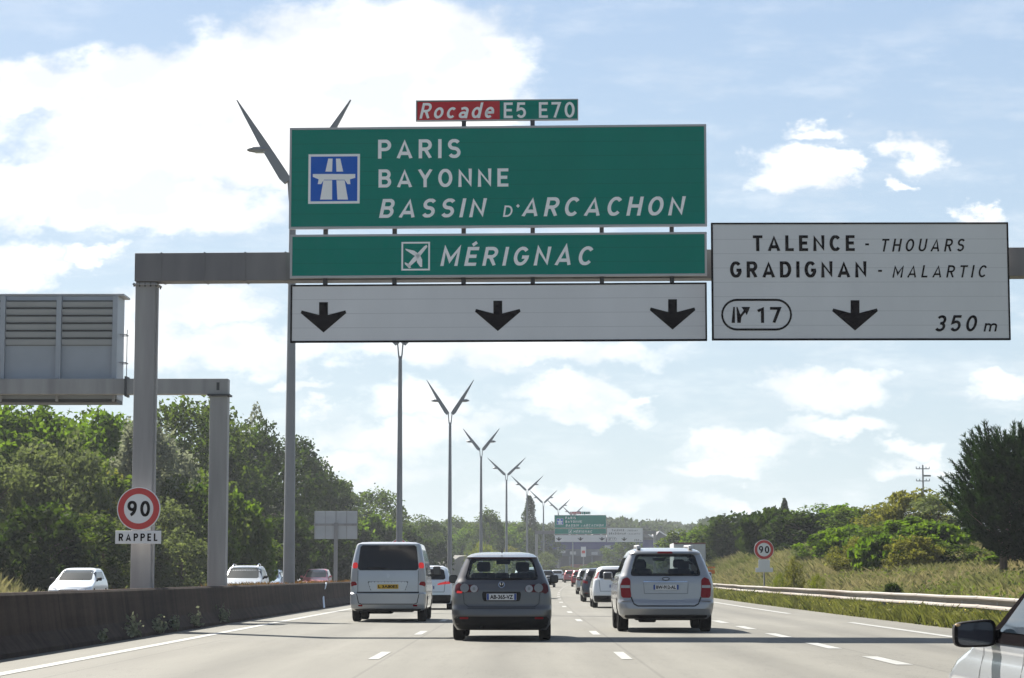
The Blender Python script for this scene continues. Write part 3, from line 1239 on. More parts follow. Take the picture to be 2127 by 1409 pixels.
M_red_ring = mat('ring_red', (0.50, 0.035, 0.035), 0.4)
P90 = at(288, 1057, 46.9)
speed_sign('round speed sign reading 90 over a RAPPEL plate, fixed to the gantry post', P90, 45 / FPX * 46.9, '90',
           [(95 / FPX * 46.9, 27 / FPX * 46.9, -(1116 - 1057) / FPX * 46.9, 'RAPPEL')])
p = at(1587, 1142, 105)
speed_sign('red ringed speed sign above two small plates on a thin post on the dry bank', p, 20.5 / FPX * 105, '90',
           [(24 / FPX * 105, 17 / FPX * 105, -29 / FPX * 105, None), (36 / FPX * 105, 9 / FPX * 105, -42 / FPX * 105, None)], post_h=p.z - ground(p.x, 105) + 0.05)
p = at(829, 1141, 140)
speed_sign('round speed sign mostly hidden behind the roof of the silver van', p, 21 / FPX * 140, '90', [], post_h=p.z - elev(140) - 0.7)

# ------------------------------------------------------------------ message-sign gantry over the oncoming road
def build_vms():
    Y = 59.0
    px_l, px_r = 438, 475
    p0 = at(px_l, 830, Y)
    p1 = at(px_r, 830, Y)
    zb0, zb1 = at(400, 820, Y).z, at(400, 788, Y).z
    g = thing('overhead_gantry', 'lower grey portal gantry over the oncoming carriageway carrying a louvred message board', 'gantry', ((p0.x + p1.x) / 2, Y, 0))
    ox = g.location.x
    mb = MB()
    mb.box(p0.x - ox, p1.x - ox, -0.22, 0.22, 0.0, zb0 - 0.05, bev=0.02)
    pst = mb.build('post', M_steel, g)
    MB().box(p0.x - ox - 0.06, p1.x - ox + 0.06, -0.28, 0.28, zb0 - 0.05, zb0 - 0.003).build('cap_plate', M_dark, pst)
    MB().box(p0.x - ox - 0.1, p1.x - ox + 0.1, -0.32, 0.32, 0.0, 0.06).build('foot_plate', M_steel, pst)
    MB().box(-16.2, -15.75, -0.22, 0.22, 0.0, zb0 - 0.05, bev=0.02).build('post', M_steel, g)
    MB().box(-16.3, p1.x - ox, -0.2, 0.2, zb0, zb1, bev=0.01).build('beam', M_steel, g)
    MB().box(at(452, 800, Y).x - ox, at(458, 800, Y).x - ox, -0.206, -0.201, at(452, 812, Y).z, at(452, 796, Y).z).build('access_hatch', M_dark, g)
    MB().box(at(262, 800, Y).x - ox, at(266, 800, Y).x - ox, -0.26, 0.26, zb0 - 0.06, zb1 + 0.06).build('flange', M_dark, g)
    # board
    x1 = at(236, 700, Y - 0.4).x
    x0 = x1 - 6.2
    z0, z1 = at(200, 832, Y).z, at(200, 608, Y).z
    t = thing('message_board', 'big grey electronic message board seen from behind with ventilation louvres', 'message board', (x1, Y, z0))
    w = x0 - x1
    H = z1 - z0
    zb = at(200, 787, Y).z - z0
    MB().box(w, 0.0, 0.24, 1.15, 0.05, H - 0.06, bev=0.02).build('cabinet', M_vms, t)
    MB().box(w - 0.03, 0.14, 0.22, 1.2, H - 0.055, H, bev=0.01).build('roof_cap', M_alu, t)
    # rear frame: louvre bays and bracing
    zl0, zl1 = at(200, 716, Y).z - z0, at(200, 622, Y).z - z0
    bay = (at(125, 700, Y).x - at(8, 700, Y).x)
    k = 0
    x = 0.0
    while x > w + 0.2:
        MB().box(x - 0.13, x, 0.10, 0.238, zb - 0.05, H - 0.08).build('rib', M_vms, t)
        MB().box(x - 0.09, x - 0.03, 0.0, 0.10, -0.02, zb + 0.02).build('hanger', M_steel, t)
        xa, xb = max(w, x - bay + 0.01), x - 0.14
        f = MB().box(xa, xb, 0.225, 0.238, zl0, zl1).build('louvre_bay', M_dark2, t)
        mb = MB()
        n = 6
        for i in range(n):
            zz = zl0 + (zl1 - zl0) * (i + 0.15) / n
            dz = (zl1 - zl0) / n
            mb.add([(xa, 0.20, zz), (xb, 0.20, zz), (xb, 0.12, zz + dz * 0.62), (xa, 0.12, zz + dz * 0.62)], [(0, 1, 2, 3)])
            mb.add([(xa, 0.195, zz - 0.02), (xb, 0.195, zz - 0.02), (xb, 0.115, zz + dz * 0.62 - 0.02), (xa, 0.115, zz + dz * 0.62 - 0.02)], [(3, 2, 1, 0)])
        mb.build('slats', M_vms, f)
        x -= bay
    mb = MB()
    for i in range(3):
        z = 0.3 + i * 0.75
        mb.tube([(0.0, 0.5, z), (0.16, 0.5, z), (0.16, 0.9, z), (0.0, 0.9, z)], 0.015, 6)
    mb.tube([(0.16, 0.7, 0.2), (0.16, 0.7, 1.95)], 0.012, 6)
    mb.build('ladder', M_steel, t)
    MB().box(w, 0.0, 0.20, 1.1, -0.04, 0.046).build('under_tray', M_dark, t)


M_vms = mat('message_board_grey', (0.36, 0.38, 0.42), 0.5, vary=0.05, scale=1.5)
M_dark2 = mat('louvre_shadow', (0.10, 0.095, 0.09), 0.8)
build_vms()

# ------------------------------------------------------------------ lamp posts
M_lamp = mat('lamp_steel', (0.22, 0.225, 0.24), 0.5, metal=0.2, vary=0.06, scale=1.0)
M_lens = mat('lamp_glass', (0.55, 0.55, 0.5), 0.2)


def build_lamp(name, label, loc, H, dxa, dza, tilt=0.0):
    """Y-shaped twin lamp: fork at height H, blade arms rising dxa outwards and dza upwards"""
    t = thing(name, label, 'street lamp', loc, 0, 'twin-armed street lamps along the median')
    mb = MB()
    mb.tube([(0, 0, 0), (0, 0, 0.4), (0, 0, H * 0.5), (0, 0, H - 1.1)], [0.21, 0.20, 0.155, 0.11], 14)
    mb.build('pole', M_lamp, t, smooth=True)
    MB().tube([(0, 0, 0.0), (0, 0, 0.03)], 0.34, 14).build('base_plate', M_lamp, t, smooth=True)
    mb = MB()
    for s in (-1, 1):
        mb.tube([(0, 0, H - 1.25), (s * 0.10, 0, H - 0.7), (s * 0.16, 0, H)], [0.06, 0.045, 0.04], 8)
    mb.tube([(0, 0, H - 1.15), (0, 0, H - 0.8)], [0.12, 0.07], 10)
    mb.build('fork', M_lamp, t, smooth=True)
    for s in (-1, 1):
        # tapered blade, deep near the fork and pointed at the tip
        a = Vector((s * 0.12, 0, H - 0.06))
        b = Vector((s * dxa, 0, H + dza))
        d = (b - a).normalized()
        nrm = Vector((-d.z * s, 0, d.x * s)) * s        # to one side in the xz-plane
        if nrm.z > 0:
            nrm = -nrm
        vs, fs = [], []
        prof = [(0.0, 0.20), (0.08, 0.26), (0.45, 0.21), (0.8, 0.10), (1.0, 0.025)]
        for (k, wd) in prof:
            c = a.lerp(b, k)
            th = 0.05 + 0.09 * (1 - k)
            q1, q2 = c + nrm * wd, c - nrm * wd * 0.35
            vs += [q1 + Vector((0, -th, 0)), q1 + Vector((0, th, 0)), q2 + Vector((0, th, 0)), q2 + Vector((0, -th, 0))]
        for i in range(len(prof) - 1):
            for j in range(4):
                fs.append((i * 4 + j, i * 4 + (j + 1) % 4, i * 4 + 4 + (j + 1) % 4, i * 4 + 4 + j))
        fs += [(3, 2, 1, 0), tuple(len(vs) - 4 + j for j in range(4))]
        bm = bmesh.new()
        vv = [bm.verts.new(v) for v in vs]
        for f in fs:
            bm.faces.new([vv[i] for i in f])
        bmesh.ops.recalc_face_normals(bm, faces=bm.faces)
        me = bpy.data.meshes.new('arm')
        bm.to_mesh(me)
        bm.free()
        me.materials.append(M_lamp)
        o = bpy.data.objects.new('arm', me)
        COL.objects.link(o)
        o.parent = t
        # lantern on the outer side of the blade
        c = a.lerp(b, 0.40) + Vector((s * 0.30, 0, -0.06))
        mb = MB()
        segs = [(-0.42, 0.03), (-0.36, 0.10), (-0.1, 0.17), (0.2, 0.19), (0.36, 0.13), (0.44, 0.03)]
        vs, fs = [], []
        n = 12
        for (k, r) in segs:
            for j in range(n):
                an = 2 * math.pi * j / n
                zz = math.sin(an) * r * (0.75 if math.sin(an) > 0 else 0.45)
                vs.append((c.x + s * k, math.cos(an) * r, c.z + zz))
        for i in range(len(segs) - 1):
            for j in range(n):
                fs.append((i * n + j, i * n + (j + 1) % n, (i + 1) * n + (j + 1) % n, (i + 1) * n + j))
        fs += [tuple(range(n)), tuple(range((len(segs) - 1) * n, len(segs) * n))]
        mb.add(vs, fs)
        l = mb.build('lantern', M_lamp, t, smooth=True, angle=60)
        MB().box(c.x - 0.16, c.x + 0.2, -0.11, 0.11, c.z - 0.10, c.z - 0.07, bev=0.01).build('lens', M_lens, l)
    return t


LAMP_PX = [600, 829, 934, 999, 1052, 1095, 1129, 1160, 1190]
lamp_lab = ['tall twin-armed street lamp partly hidden behind the big green sign',
            'street lamp above the silver van, its fork cut off by the white arrow sign',
            'street lamp rising between van and grey car, tallest with both arms in full view',
            'twin-armed street lamp rising behind the grey car, smaller than the one before it',
            'street lamp with flat spread arms, just short of the tall poplar',
            'street lamp with spread arms standing in front of the tall poplar',
            'small street lamp between the poplar and the far green sign',
            'small distant street lamp whose arms show just above the far green sign',
            'farthest tiny street lamp, half hidden by the far green sign']
for i, px in enumerate(LAMP_PX):
    Y = 76 + 55.0 * i
    x = at(px, 1200, Y).x
    fork_y = [372, 712, 858, 933, 985, 1017, 1043, 1058, 1070][i]
    zf = at(px, fork_y, Y).z
    z0 = elev(Y) + 0.70
    if i < 4:
        build_lamp('street_lamp', lamp_lab[i], (x, Y, z0), zf - z0, 1.95, 2.75 if i < 3 else 2.2)
    else:
        build_lamp('street_lamp', lamp_lab[i], (x, Y, z0), zf - z0, 2.5, 2.15)

# ------------------------------------------------------------------ vehicles
M_tyre = mat('tyre_rubber', (0.009, 0.008, 0.008), 0.9, spec=0.15)
M_rim = mat('alloy_rim', (0.45, 0.46, 0.48), 0.35, metal=0.8)
M_under = mat('underbody', (0.006, 0.005, 0.005), 0.95, spec=0.1)
M_plastic = mat('black_plastic', (0.010, 0.009, 0.010), 0.6, spec=0.2)
M_glassdark = mat('dark_glass', (0.008, 0.007, 0.008), 0.08, spec=0.35)
M_glasspale = mat('windscreen_glass', (0.055, 0.055, 0.045), 0.06, spec=0.45)
M_glass = glass_mat('clear_glass', (0.80, 0.87, 0.85))
M_glasstint = glass_mat('tinted_glass', (0.42, 0.46, 0.46))
M_lampred = mat('red_lens', (0.22, 0.004, 0.010), 0.4, coat=0.05, spec=0.15)
M_lampdark = mat('dark_red_lens', (0.075, 0.004, 0.008), 0.35, coat=0.05, spec=0.2)
M_lamplit = mat('lit_lens_and_glint', (0.6, 0.02, 0.02), 0.2, emit=(1.0, 0.05, 0.04), emit_s=0.12)  # lit tail lamps, and the painted glint on the grey car's lamp corner
M_lampclear = mat('clear_lens', (0.34, 0.335, 0.34), 0.25, coat=0.2)
M_lampgrey = mat('round_lens', (0.20, 0.205, 0.20), 0.3, coat=0.2)
M_amber = mat('amber_lens', (0.50, 0.34, 0.18), 0.3)
M_platew = mat('number_plate_white', (0.60, 0.60, 0.60), 0.5)
M_platey = mat('number_plate_yellow', (0.60, 0.36, 0.015), 0.5)
M_plateb = mat('number_plate_blue', (0.02, 0.06, 0.25), 0.5)
M_seam = mat('panel_gap', (0.02, 0.02, 0.022), 0.8)
M_chrome = mat('chrome_trim', (0.65, 0.66, 0.68), 0.15, metal=1.0)
M_seat = mat('seat_fabric', (0.035, 0.033, 0.034), 0.9)
M_mirror = mat('mirror_glass', (0.04, 0.045, 0.06), 0.04, spec=0.9)
M_headlamp = mat('headlamp_lens', (0.60, 0.62, 0.64), 0.12, coat=0.8)


def paint(name, col, metal=0.3, rough=0.35):
    return mat(name, col, rough, metal=metal, coat=1.0, vary=0.03, scale=1.2)


class Shape:
    """car body as stacked rounded outlines. table rows: z, y_rear, y_front, half width, rear corner r, front corner r, rear bow, front bow"""

    def __init__(self, table):
        self.t = np.array(table, float)

    def lev(self, z):
        return [float(np.interp(z, self.t[:, 0], self.t[:, k])) for k in range(1, 8)]

    def rear(self, x, z):
        yr, yf, w, rr, rf, br, bf = self.lev(z)
        ax = min(abs(x), w)
        c = w - rr
        if ax <= c:
            return yr + br * (ax / w) ** 2
        d = ax - c
        return yr + br * (c / w) ** 2 + rr - math.sqrt(max(0, rr * rr - d * d))

    def front(self, x, z):
        yr, yf, w, rr, rf, br, bf = self.lev(z)
        ax = min(abs(x), w)
        c = w - rf
        if ax <= c:
            return yf - bf * (ax / w) ** 2
        d = ax - c
        return yf - bf * (c / w) ** 2 - rf + math.sqrt(max(0, rf * rf - d * d))

    def side(self, y, z):
        yr, yf, w, rr, rf, br, bf = self.lev(z)
        y0 = yr + br * ((w - rr) / w) ** 2 + rr
        y1 = yf - bf * ((w - rf) / w) ** 2 - rf
        if y < y0:
            d = min(rr, y0 - y)
            return w - rr + math.sqrt(max(0, rr * rr - d * d))
        if y > y1:
            d = min(rf, y - y1)
            return w - rf + math.sqrt(max(0, rf * rf - d * d))
        return w

    def ring(self, z, ne, nc, ns):
        yr, yf, w, rr, rf, br, bf = self.lev(z)
        pts = []
        c = w - rr
        for k in range(ne):
            x = -c + 2 * c * k / (ne - 1)
            pts.append((x, yr + br * (x / w) ** 2))
        y0 = yr + br * (c / w) ** 2
        for k in range(1, nc):
            a = -math.pi / 2 + math.pi / 2 * k / nc
            pts.append((c + rr * math.cos(a), y0 + rr + rr * math.sin(a)))
        cf = w - rf
        y1 = yf - bf * (cf / w) ** 2
        for k in range(ns):
            pts.append((w, y0 + rr + (y1 - rf - y0 - rr) * k / (ns - 1)))
        for k in range(1, nc):
            a = math.pi / 2 * k / nc
            pts.append((cf + rf * math.cos(a), y1 - rf + rf * math.sin(a)))
        for k in range(ne):
            x = cf - 2 * cf * k / (ne - 1)
            pts.append((x, yf - bf * (x / w) ** 2))
        for k in range(1, nc):
            a = math.pi / 2 + math.pi / 2 * k / nc
            pts.append((-cf + rf * math.cos(a), y1 - rf + rf * math.sin(a)))
        for k in range(ns):
            pts.append((-w, y1 - rf + (y0 + rr - y1 + rf) * k / (ns - 1)))
        for k in range(1, nc):
            a = math.pi + math.pi / 2 * k / nc
            pts.append((-c + rr * math.cos(a), y0 + rr + rr * math.sin(a)))
        return pts

    def body(self, parent, m, wheels, wr, hollow=None, fine=True):
        """wheels: (y_rear_axle, y_front_axle)"""
        ne, nc, ns = (25, 6, 33) if fine else (13, 4, 17)
        zs = sorted(set([float(z) for z in self.t[:, 0]]))
        full = []
        step = 0.035 if fine else 0.08
        for a, b in zip(zs[:-1], zs[1:]):
            n = max(1, int(math.ceil((b - a) / step)))
            full += [a + (b - a) * i / n for i in range(n)]
        full.append(zs[-1])
        vs, fs, mi = [], [], []
        npt = None
        for z in full:
            r = self.ring(z, ne, nc, ns)
            npt = len(r)
            vs += [(x, y, z) for x, y in r]
        for i in range(len(full) - 1):
            for k in range(npt):
                j = (k + 1) % npt
                fs.append((i * npt + k, i * npt + j, (i + 1) * npt + j, (i + 1) * npt + k))
                mi.append(0)
        fs.append(tuple(range(npt))[::-1])
        mi.append(1)
        fs.append(tuple(range((len(full) - 1) * npt, len(full) * npt)))
        mi.append(0)
        o = obj_from('body', vs, fs, [m, M_under], parent)
        o.data.polygons.foreach_set('material_index', mi)
        w = max(self.t[:, 3])
        cut = MB()
        for ya in wheels:
            for s in (-1, 1):
                xa, xb = s * (w - 0.34), s * (w + 0.15)
                n = 28
                pv, pf = [], []
                for xx in (min(xa, xb), max(xa, xb)):
                    for k in range(n):
                        a = 2 * math.pi * k / n
                        pv.append((xx, ya + (wr + 0.055) * math.cos(a), wr + (wr + 0.055) * math.sin(a)))
                for k in range(n):
                    pf.append((k, (k + 1) % n, n + (k + 1) % n, n + k))
                pf += [tuple(range(n))[::-1], tuple(range(n, 2 * n))]
                cut.add(pv, pf)
        co = cut.build('cutter', M_under)
        bm = bmesh.new()
        bm.from_mesh(co.data)
        bmesh.ops.recalc_face_normals(bm, faces=bm.faces)
        bm.to_mesh(co.data)
        bm.free()
        md = o.modifiers.new('b', 'BOOLEAN')
        md.operation = 'DIFFERENCE'
        md.solver = 'EXACT'
        md.object = co
        md.material_mode = 'TRANSFER'
        par = o.parent
        o.parent = None
        dg = bpy.context.evaluated_depsgraph_get()
        dg.update()
        me = bpy.data.meshes.new_from_object(o.evaluated_get(dg))
        o.modifiers.clear()
        o.data = me
        o.parent = par
        cm = co.data
        bpy.data.objects.remove(co)
        bpy.data.meshes.remove(cm)
        if hollow:
            bm = bmesh.new()
            bm.from_mesh(me)
            bm.normal_update()
            dead = []
            for f in bm.faces:
                c, nn = f.calc_center_median(), f.normal
                for kind, poly in hollow:
                    if kind == 'rear' and c.y < 1.2 and abs(nn.x) < 0.75 and inside(poly, c.x, c.z):
                        dead.append(f)
                        break
                    if kind == 'front' and c.y > 1.8 and abs(nn.x) < 0.75 and inside(poly, c.x, c.z):
                        dead.append(f)
                        break
                    if kind == 'side' and abs(nn.x) > 0.75 and inside(poly, c.y, c.z):
                        dead.append(f)
                        break
            bmesh.ops.delete(bm, geom=dead, context='FACES')
            bm.to_mesh(me)
            bm.free()
        me.shade_smooth()
        me.set_sharp_from_angle(angle=R(28))
        return o

    # --- surface patches
    def pt(self, where, a, z, off):
        if where == 'rear':
            return Vector((a, self.rear(a, z) - off, z))
        if where == 'front':
            return Vector((a, self.front(a, z) + off, z))
        s = 1 if where == 'right' else -1
        return Vector((s * (self.side(a, z) + off), a, z))

    def patch(self, name, where, poly, m, parent, off=0.006, nz=None, na=None, skirt=True):
        nz = nz or max(3, min(14, int((max(p[1] for p in poly) - min(p[1] for p in poly)) / 0.035)))
        na = na or max(3, min(24, int((max(p[0] for p in poly) - min(p[0] for p in poly)) / 0.05)))
        z0, z1 = min(p[1] for p in poly), max(p[1] for p in poly)
        rows = []
        for i in range(nz + 1):
            z = z0 + (z1 - z0) * i / nz
            z_ = min(max(z, z0 + 1e-4), z1 - 1e-4)
            xs = []
            for k in range(len(poly)):
                (xa, za), (xb, zb) = poly[k], poly[(k + 1) % len(poly)]
                if (za - z_) * (zb - z_) <= 0 and abs(za - zb) > 1e-9:
                    xs.append(xa + (xb - xa) * (z_ - za) / (zb - za))
            rows.append((z, min(xs), max(xs)))
        vs, fs = [], []
        for (z, a0, a1) in rows:
            for k in range(na + 1):
                vs.append(self.pt(where, a0 + (a1 - a0) * k / na, z, off))
        W_ = na + 1
        flip = where in ('front', 'left')
        for i in range(nz):
            for k in range(na):
                q = (i * W_ + k, i * W_ + k + 1, (i + 1) * W_ + k + 1, (i + 1) * W_ + k)
                fs.append(q[::-1] if flip else q)
        if skirt:
            loop = [k for k in range(W_)] + [i * W_ + na for i in range(1, nz + 1)] + [nz * W_ + k for k in range(na - 1, -1, -1)] + [i * W_ for i in range(nz - 1, 0, -1)]
            b = len(vs)
            zc = {}
            for idx in loop:
                i, k = divmod(idx, W_)
                z, a0, a1 = rows[i]
                vs.append(self.pt(where, a0 + (a1 - a0) * k / na, z, -0.004))
            n = len(loop)
            for k in range(n):
                q = (loop[k], b + k, b + (k + 1) % n, loop[(k + 1) % n])
                fs.append(q[::-1] if flip else q)
        return obj_from(name, vs, fs, m, parent, smooth=True, angle=40)

    def ringpatch(self, name, where, poly, inner, m, parent, off=0.006):
        """frame between two polygons with the same number of corners"""
        def sub(p, n=8):
            r = []
            for k in range(len(p)):
                a, b = p[k], p[(k + 1) % len(p)]
                r += [(a[0] + (b[0] - a[0]) * i / n, a[1] + (b[1] - a[1]) * i / n) for i in range(n)]
            return r
        o_, i_ = sub(poly), sub(inner)
        n = len(o_)
        vs = [self.pt(where, a, z, off) for a, z in o_] + [self.pt(where, a, z, off) for a, z in i_]
        fs = []
        for k in range(n):
            q = (k, (k + 1) % n, n + (k + 1) % n, n + k)
            fs.append(q)
        o = obj_from(name, vs, fs, m, parent, smooth=True)
        return o

    def ribbon(self, mb, where, path, width, off=0.003):
        for (a, b) in zip(path[:-1], path[1:]):
            n = max(1, int(math.hypot(b[0] - a[0], b[1] - a[1]) / 0.08))
            d = Vector((b[0] - a[0], b[1] - a[1])).normalized()
            nn = Vector((-d.y, d.x)) * width / 2
            pts = []
            for i in range(n + 1):
                c = (a[0] + (b[0] - a[0]) * i / n, a[1] + (b[1] - a[1]) * i / n)
                pts.append((self.pt(where, c[0] + nn.x, c[1] + nn.y, off), self.pt(where, c[0] - nn.x, c[1] - nn.y, off)))
            vs = [p for pr in pts for p in pr]
            mb.add(vs, [(2 * i, 2 * i + 1, 2 * i + 3, 2 * i + 2) for i in range(n)])


def inside(poly, x, z):
    r = False
    n = len(poly)
    for i in range(n):
        (xa, za), (xb, zb) = poly[i], poly[(i + 1) % n]
        if (za > z) != (zb > z) and x < (xb - xa) * (z - za) / (zb - za) + xa:
            r = not r
    return r


def rounded(poly, r, n=4):
    out = []
    m_ = len(poly)
    for i in range(m_):
        p, a, b = Vector(poly[i]), Vector(poly[i - 1]), Vector(poly[(i + 1) % m_])
        da, db = (a - p), (b - p)
        rr = min(r, da.length * 0.45, db.length * 0.45)
        s, e = p + da.normalized() * rr, p + db.normalized() * rr
        for k in range(n + 1):
            t = k / n
            q = s * (1 - t) ** 2 + p * 2 * t * (1 - t) + e * t * t
            out.append((q.x, q.y))
    return out


def mirror_poly(p):
    return [(-x, z) for x, z in p][::-1]


def shrink(poly, d):
    cx = sum(p[0] for p in poly) / len(poly)
    cz = sum(p[1] for p in poly) / len(poly)
    hx = max(abs(p[0] - cx) for p in poly)
    hz = max(abs(p[1] - cz) for p in poly)
    return [(cx + (p[0] - cx) * (1 - d / hx), cz + (p[1] - cz) * (1 - d / hz)) for p in poly]


def add_wheels(t, axles, W, r, tw=0.2, detail=True):
    for y in axles:
        for s in (-1, 1):
            prof = [(0.62, -0.5), (0.86, -0.5), (0.97, -0.42), (1.0, -0.28), (1.0, 0.28), (0.97, 0.42), (0.86, 0.5), (0.62, 0.5)]
            n = 30 if detail else 18
            vs, fs = [], []
            xc = s * (W - tw / 2 - 0.012)
            for (pr, px) in prof:
                for k in range(n):
                    a = 2 * math.pi * k / n
                    vs.append((xc + px * tw, y + pr * r * math.cos(a), r + pr * r * math.sin(a)))
            np_ = len(prof)
            for i in range(np_):
                for k in range(n):
                    j = (i + 1) % np_
                    fs.append((i * n + k, i * n + (k + 1) % n, j * n + (k + 1) % n, j * n + k))
            w = obj_from('wheel', vs, fs, M_tyre, t, smooth=True)
            mb = MB()
            xo = xc + s * tw * 0.36
            pv = [(xo - s * 0.05, y, r)]
            for k in range(n):
                a = 2 * math.pi * k / n
                pv.append((xo - s * 0.05, y + 0.63 * r * math.cos(a), r + 0.63 * r * math.sin(a)))
            mb.add(pv, [(0, 1 + k, 1 + (k + 1) % n) for k in range(n)], 1)
            for k in range(5):
                a = 2 * math.pi * k / 5 + 0.3
                d = Vector((0, math.cos(a), math.sin(a)))
                e = Vector((0, -math.sin(a), math.cos(a)))
                c = Vector((xo, y, r))
                mb.add([c + e * 0.05, c - e * 0.05, c + d * 0.64 * r - e * 0.035, c + d * 0.64 * r + e * 0.035], [(0, 1, 2, 3)])
            mb.build('rim', [M_rim, M_under], w)


def add_mirror(t, S, y, z, W, m, size=(0.19, 0.13, 0.10), right=True, left=True, arm=0.05):
    for s, on in ((1, right), (-1, left)):
        if not on:
            continue
        x0 = s * (S.side(y, z) - 0.02)
        x1 = x0 + s * (size[0] + arm)
        xi = x0 + s * arm
        mb = MB()
        mb.box(min(xi, x1), max(xi, x1), y - size[2] / 2, y + size[2] / 2, z - 0.02, z - 0.02 + size[1], bev=0.035)
        mb.box(min(x0, xi + s * 0.03), max(x0, xi + s * 0.03), y - 0.025, y + 0.035, z - 0.05, z + 0.02, bev=0.01)
        o = mb.build('mirror', m, t, smooth=True, angle=50)
        g = MB().box(min(xi, x1) + 0.02, max(xi, x1) - 0.02, y - size[2] / 2 - 0.006, y - size[2] / 2 - 0.001, z, z + size[1] - 0.04, bev=0.002)
        g.build('mirror_glass', M_mirror, o)


def add_plate(t, S, xw, zc, h, yoff, face, txt, blue=True, tail_blue=True, where='rear'):
    y = min(S.rear(0, zc), S.rear(xw, zc)) - yoff if where == 'rear' else None
    p = MB().box(-xw, xw, y - 0.012, y, zc - h / 2, zc + h / 2, bev=0.004).build('number_plate', face, t)
    bw = xw * 0.16 if blue else 0.0
    if blue:
        MB().box(-xw + 0.004, -xw + bw, y - 0.0145, y - 0.0125, zc - h / 2 + 0.004, zc + h / 2 - 0.004).build('country_band', M_plateb, p)
        if tail_blue:
            MB().box(xw - bw, xw - 0.004, y - 0.0145, y - 0.0125, zc - h / 2 + 0.004, zc + h / 2 - 0.004).build('region_band', M_plateb, p)
    if txt:
        text_fit('lettering', txt, -xw + bw + 0.02, xw - (bw if tail_blue else 0.0) - 0.02, zc - h * 0.33, zc + h * 0.33, y - 0.0135, M_letb, p, 0, 0.03, 1.0)


def add_seats(t, rows, z_seat, m=None, heads=True):
    """rows: list of (y, [x...], top z)"""
    for (y, xs, zt) in rows:
        for x in xs:
            mb = MB()
            mb.box(x - 0.24, x + 0.24, y, y + 0.16, z_seat - 0.5, zt - 0.2, bev=0.05)
            s = mb.build('seat', M_seat, t, smooth=True, angle=50)
            MB().box(x - 0.125, x + 0.125, y + 0.02, y + 0.12, zt - 0.18, zt, bev=0.045).build('headrest', M_seat, s, smooth=True, angle=50)


def base_table(L, W, H, belt, hood, tail=0.0, rake=0.35, roofw=0.66, bot=0.2):
    """generic hatchback. tail: extra rearward lean of the tailgate"""
    rb, fb = 0.05, 0.12
    k = H - belt
    return [
        (bot, 0.16, L - 0.12, W - 0.07, 0.20, 0.30, 0.10, 0.12),
        (bot + 0.13, 0.03, L - 0.02, W - 0.015, 0.22, 0.34, 0.09, 0.16),
        (0.48, 0.0, L, W, 0.22, 0.36, 0.09, 0.18),
        (0.60, 0.02, L - 0.02, W, 0.20, 0.36, 0.08, 0.18),
        (hood - 0.07, 0.05, L - 0.16, W - 0.005, 0.20, 0.40, 0.07, 0.22),
        (hood, 0.06, L - 0.45, W - 0.015, 0.20, 0.38, 0.07, 0.24),
        (belt, 0.10, L - 1.12, W - 0.045, 0.20, 0.22, 0.06, 0.20),
        (belt + 0.10, 0.10 + rake * 0.22, L - 1.30, W - 0.085, 0.18, 0.20, 0.06, 0.20),
        (belt + 0.62 * k, 0.10 + rake * 0.62, L - 1.78, W * 0.5 + roofw * 0.5 - 0.06, 0.16, 0.18, 0.06, 0.16),
        (H - 0.10, 0.10 + rake * 0.92, L - 2.10, roofw, 0.14, 0.16, 0.06, 0.12),
        (H - 0.045, 0.10 + rake * 1.05, L - 2.28, roofw - 0.06, 0.14, 0.16, 0.06, 0.10),
        (H - 0.015, 0.10 + rake * 1.6, L - 2.5, roofw - 0.16, 0.14, 0.16, 0.05, 0.08),
        (H, 0.10 + rake * 2.4, L - 2.75, roofw - 0.34, 0.12, 0.12, 0.05, 0.05)]


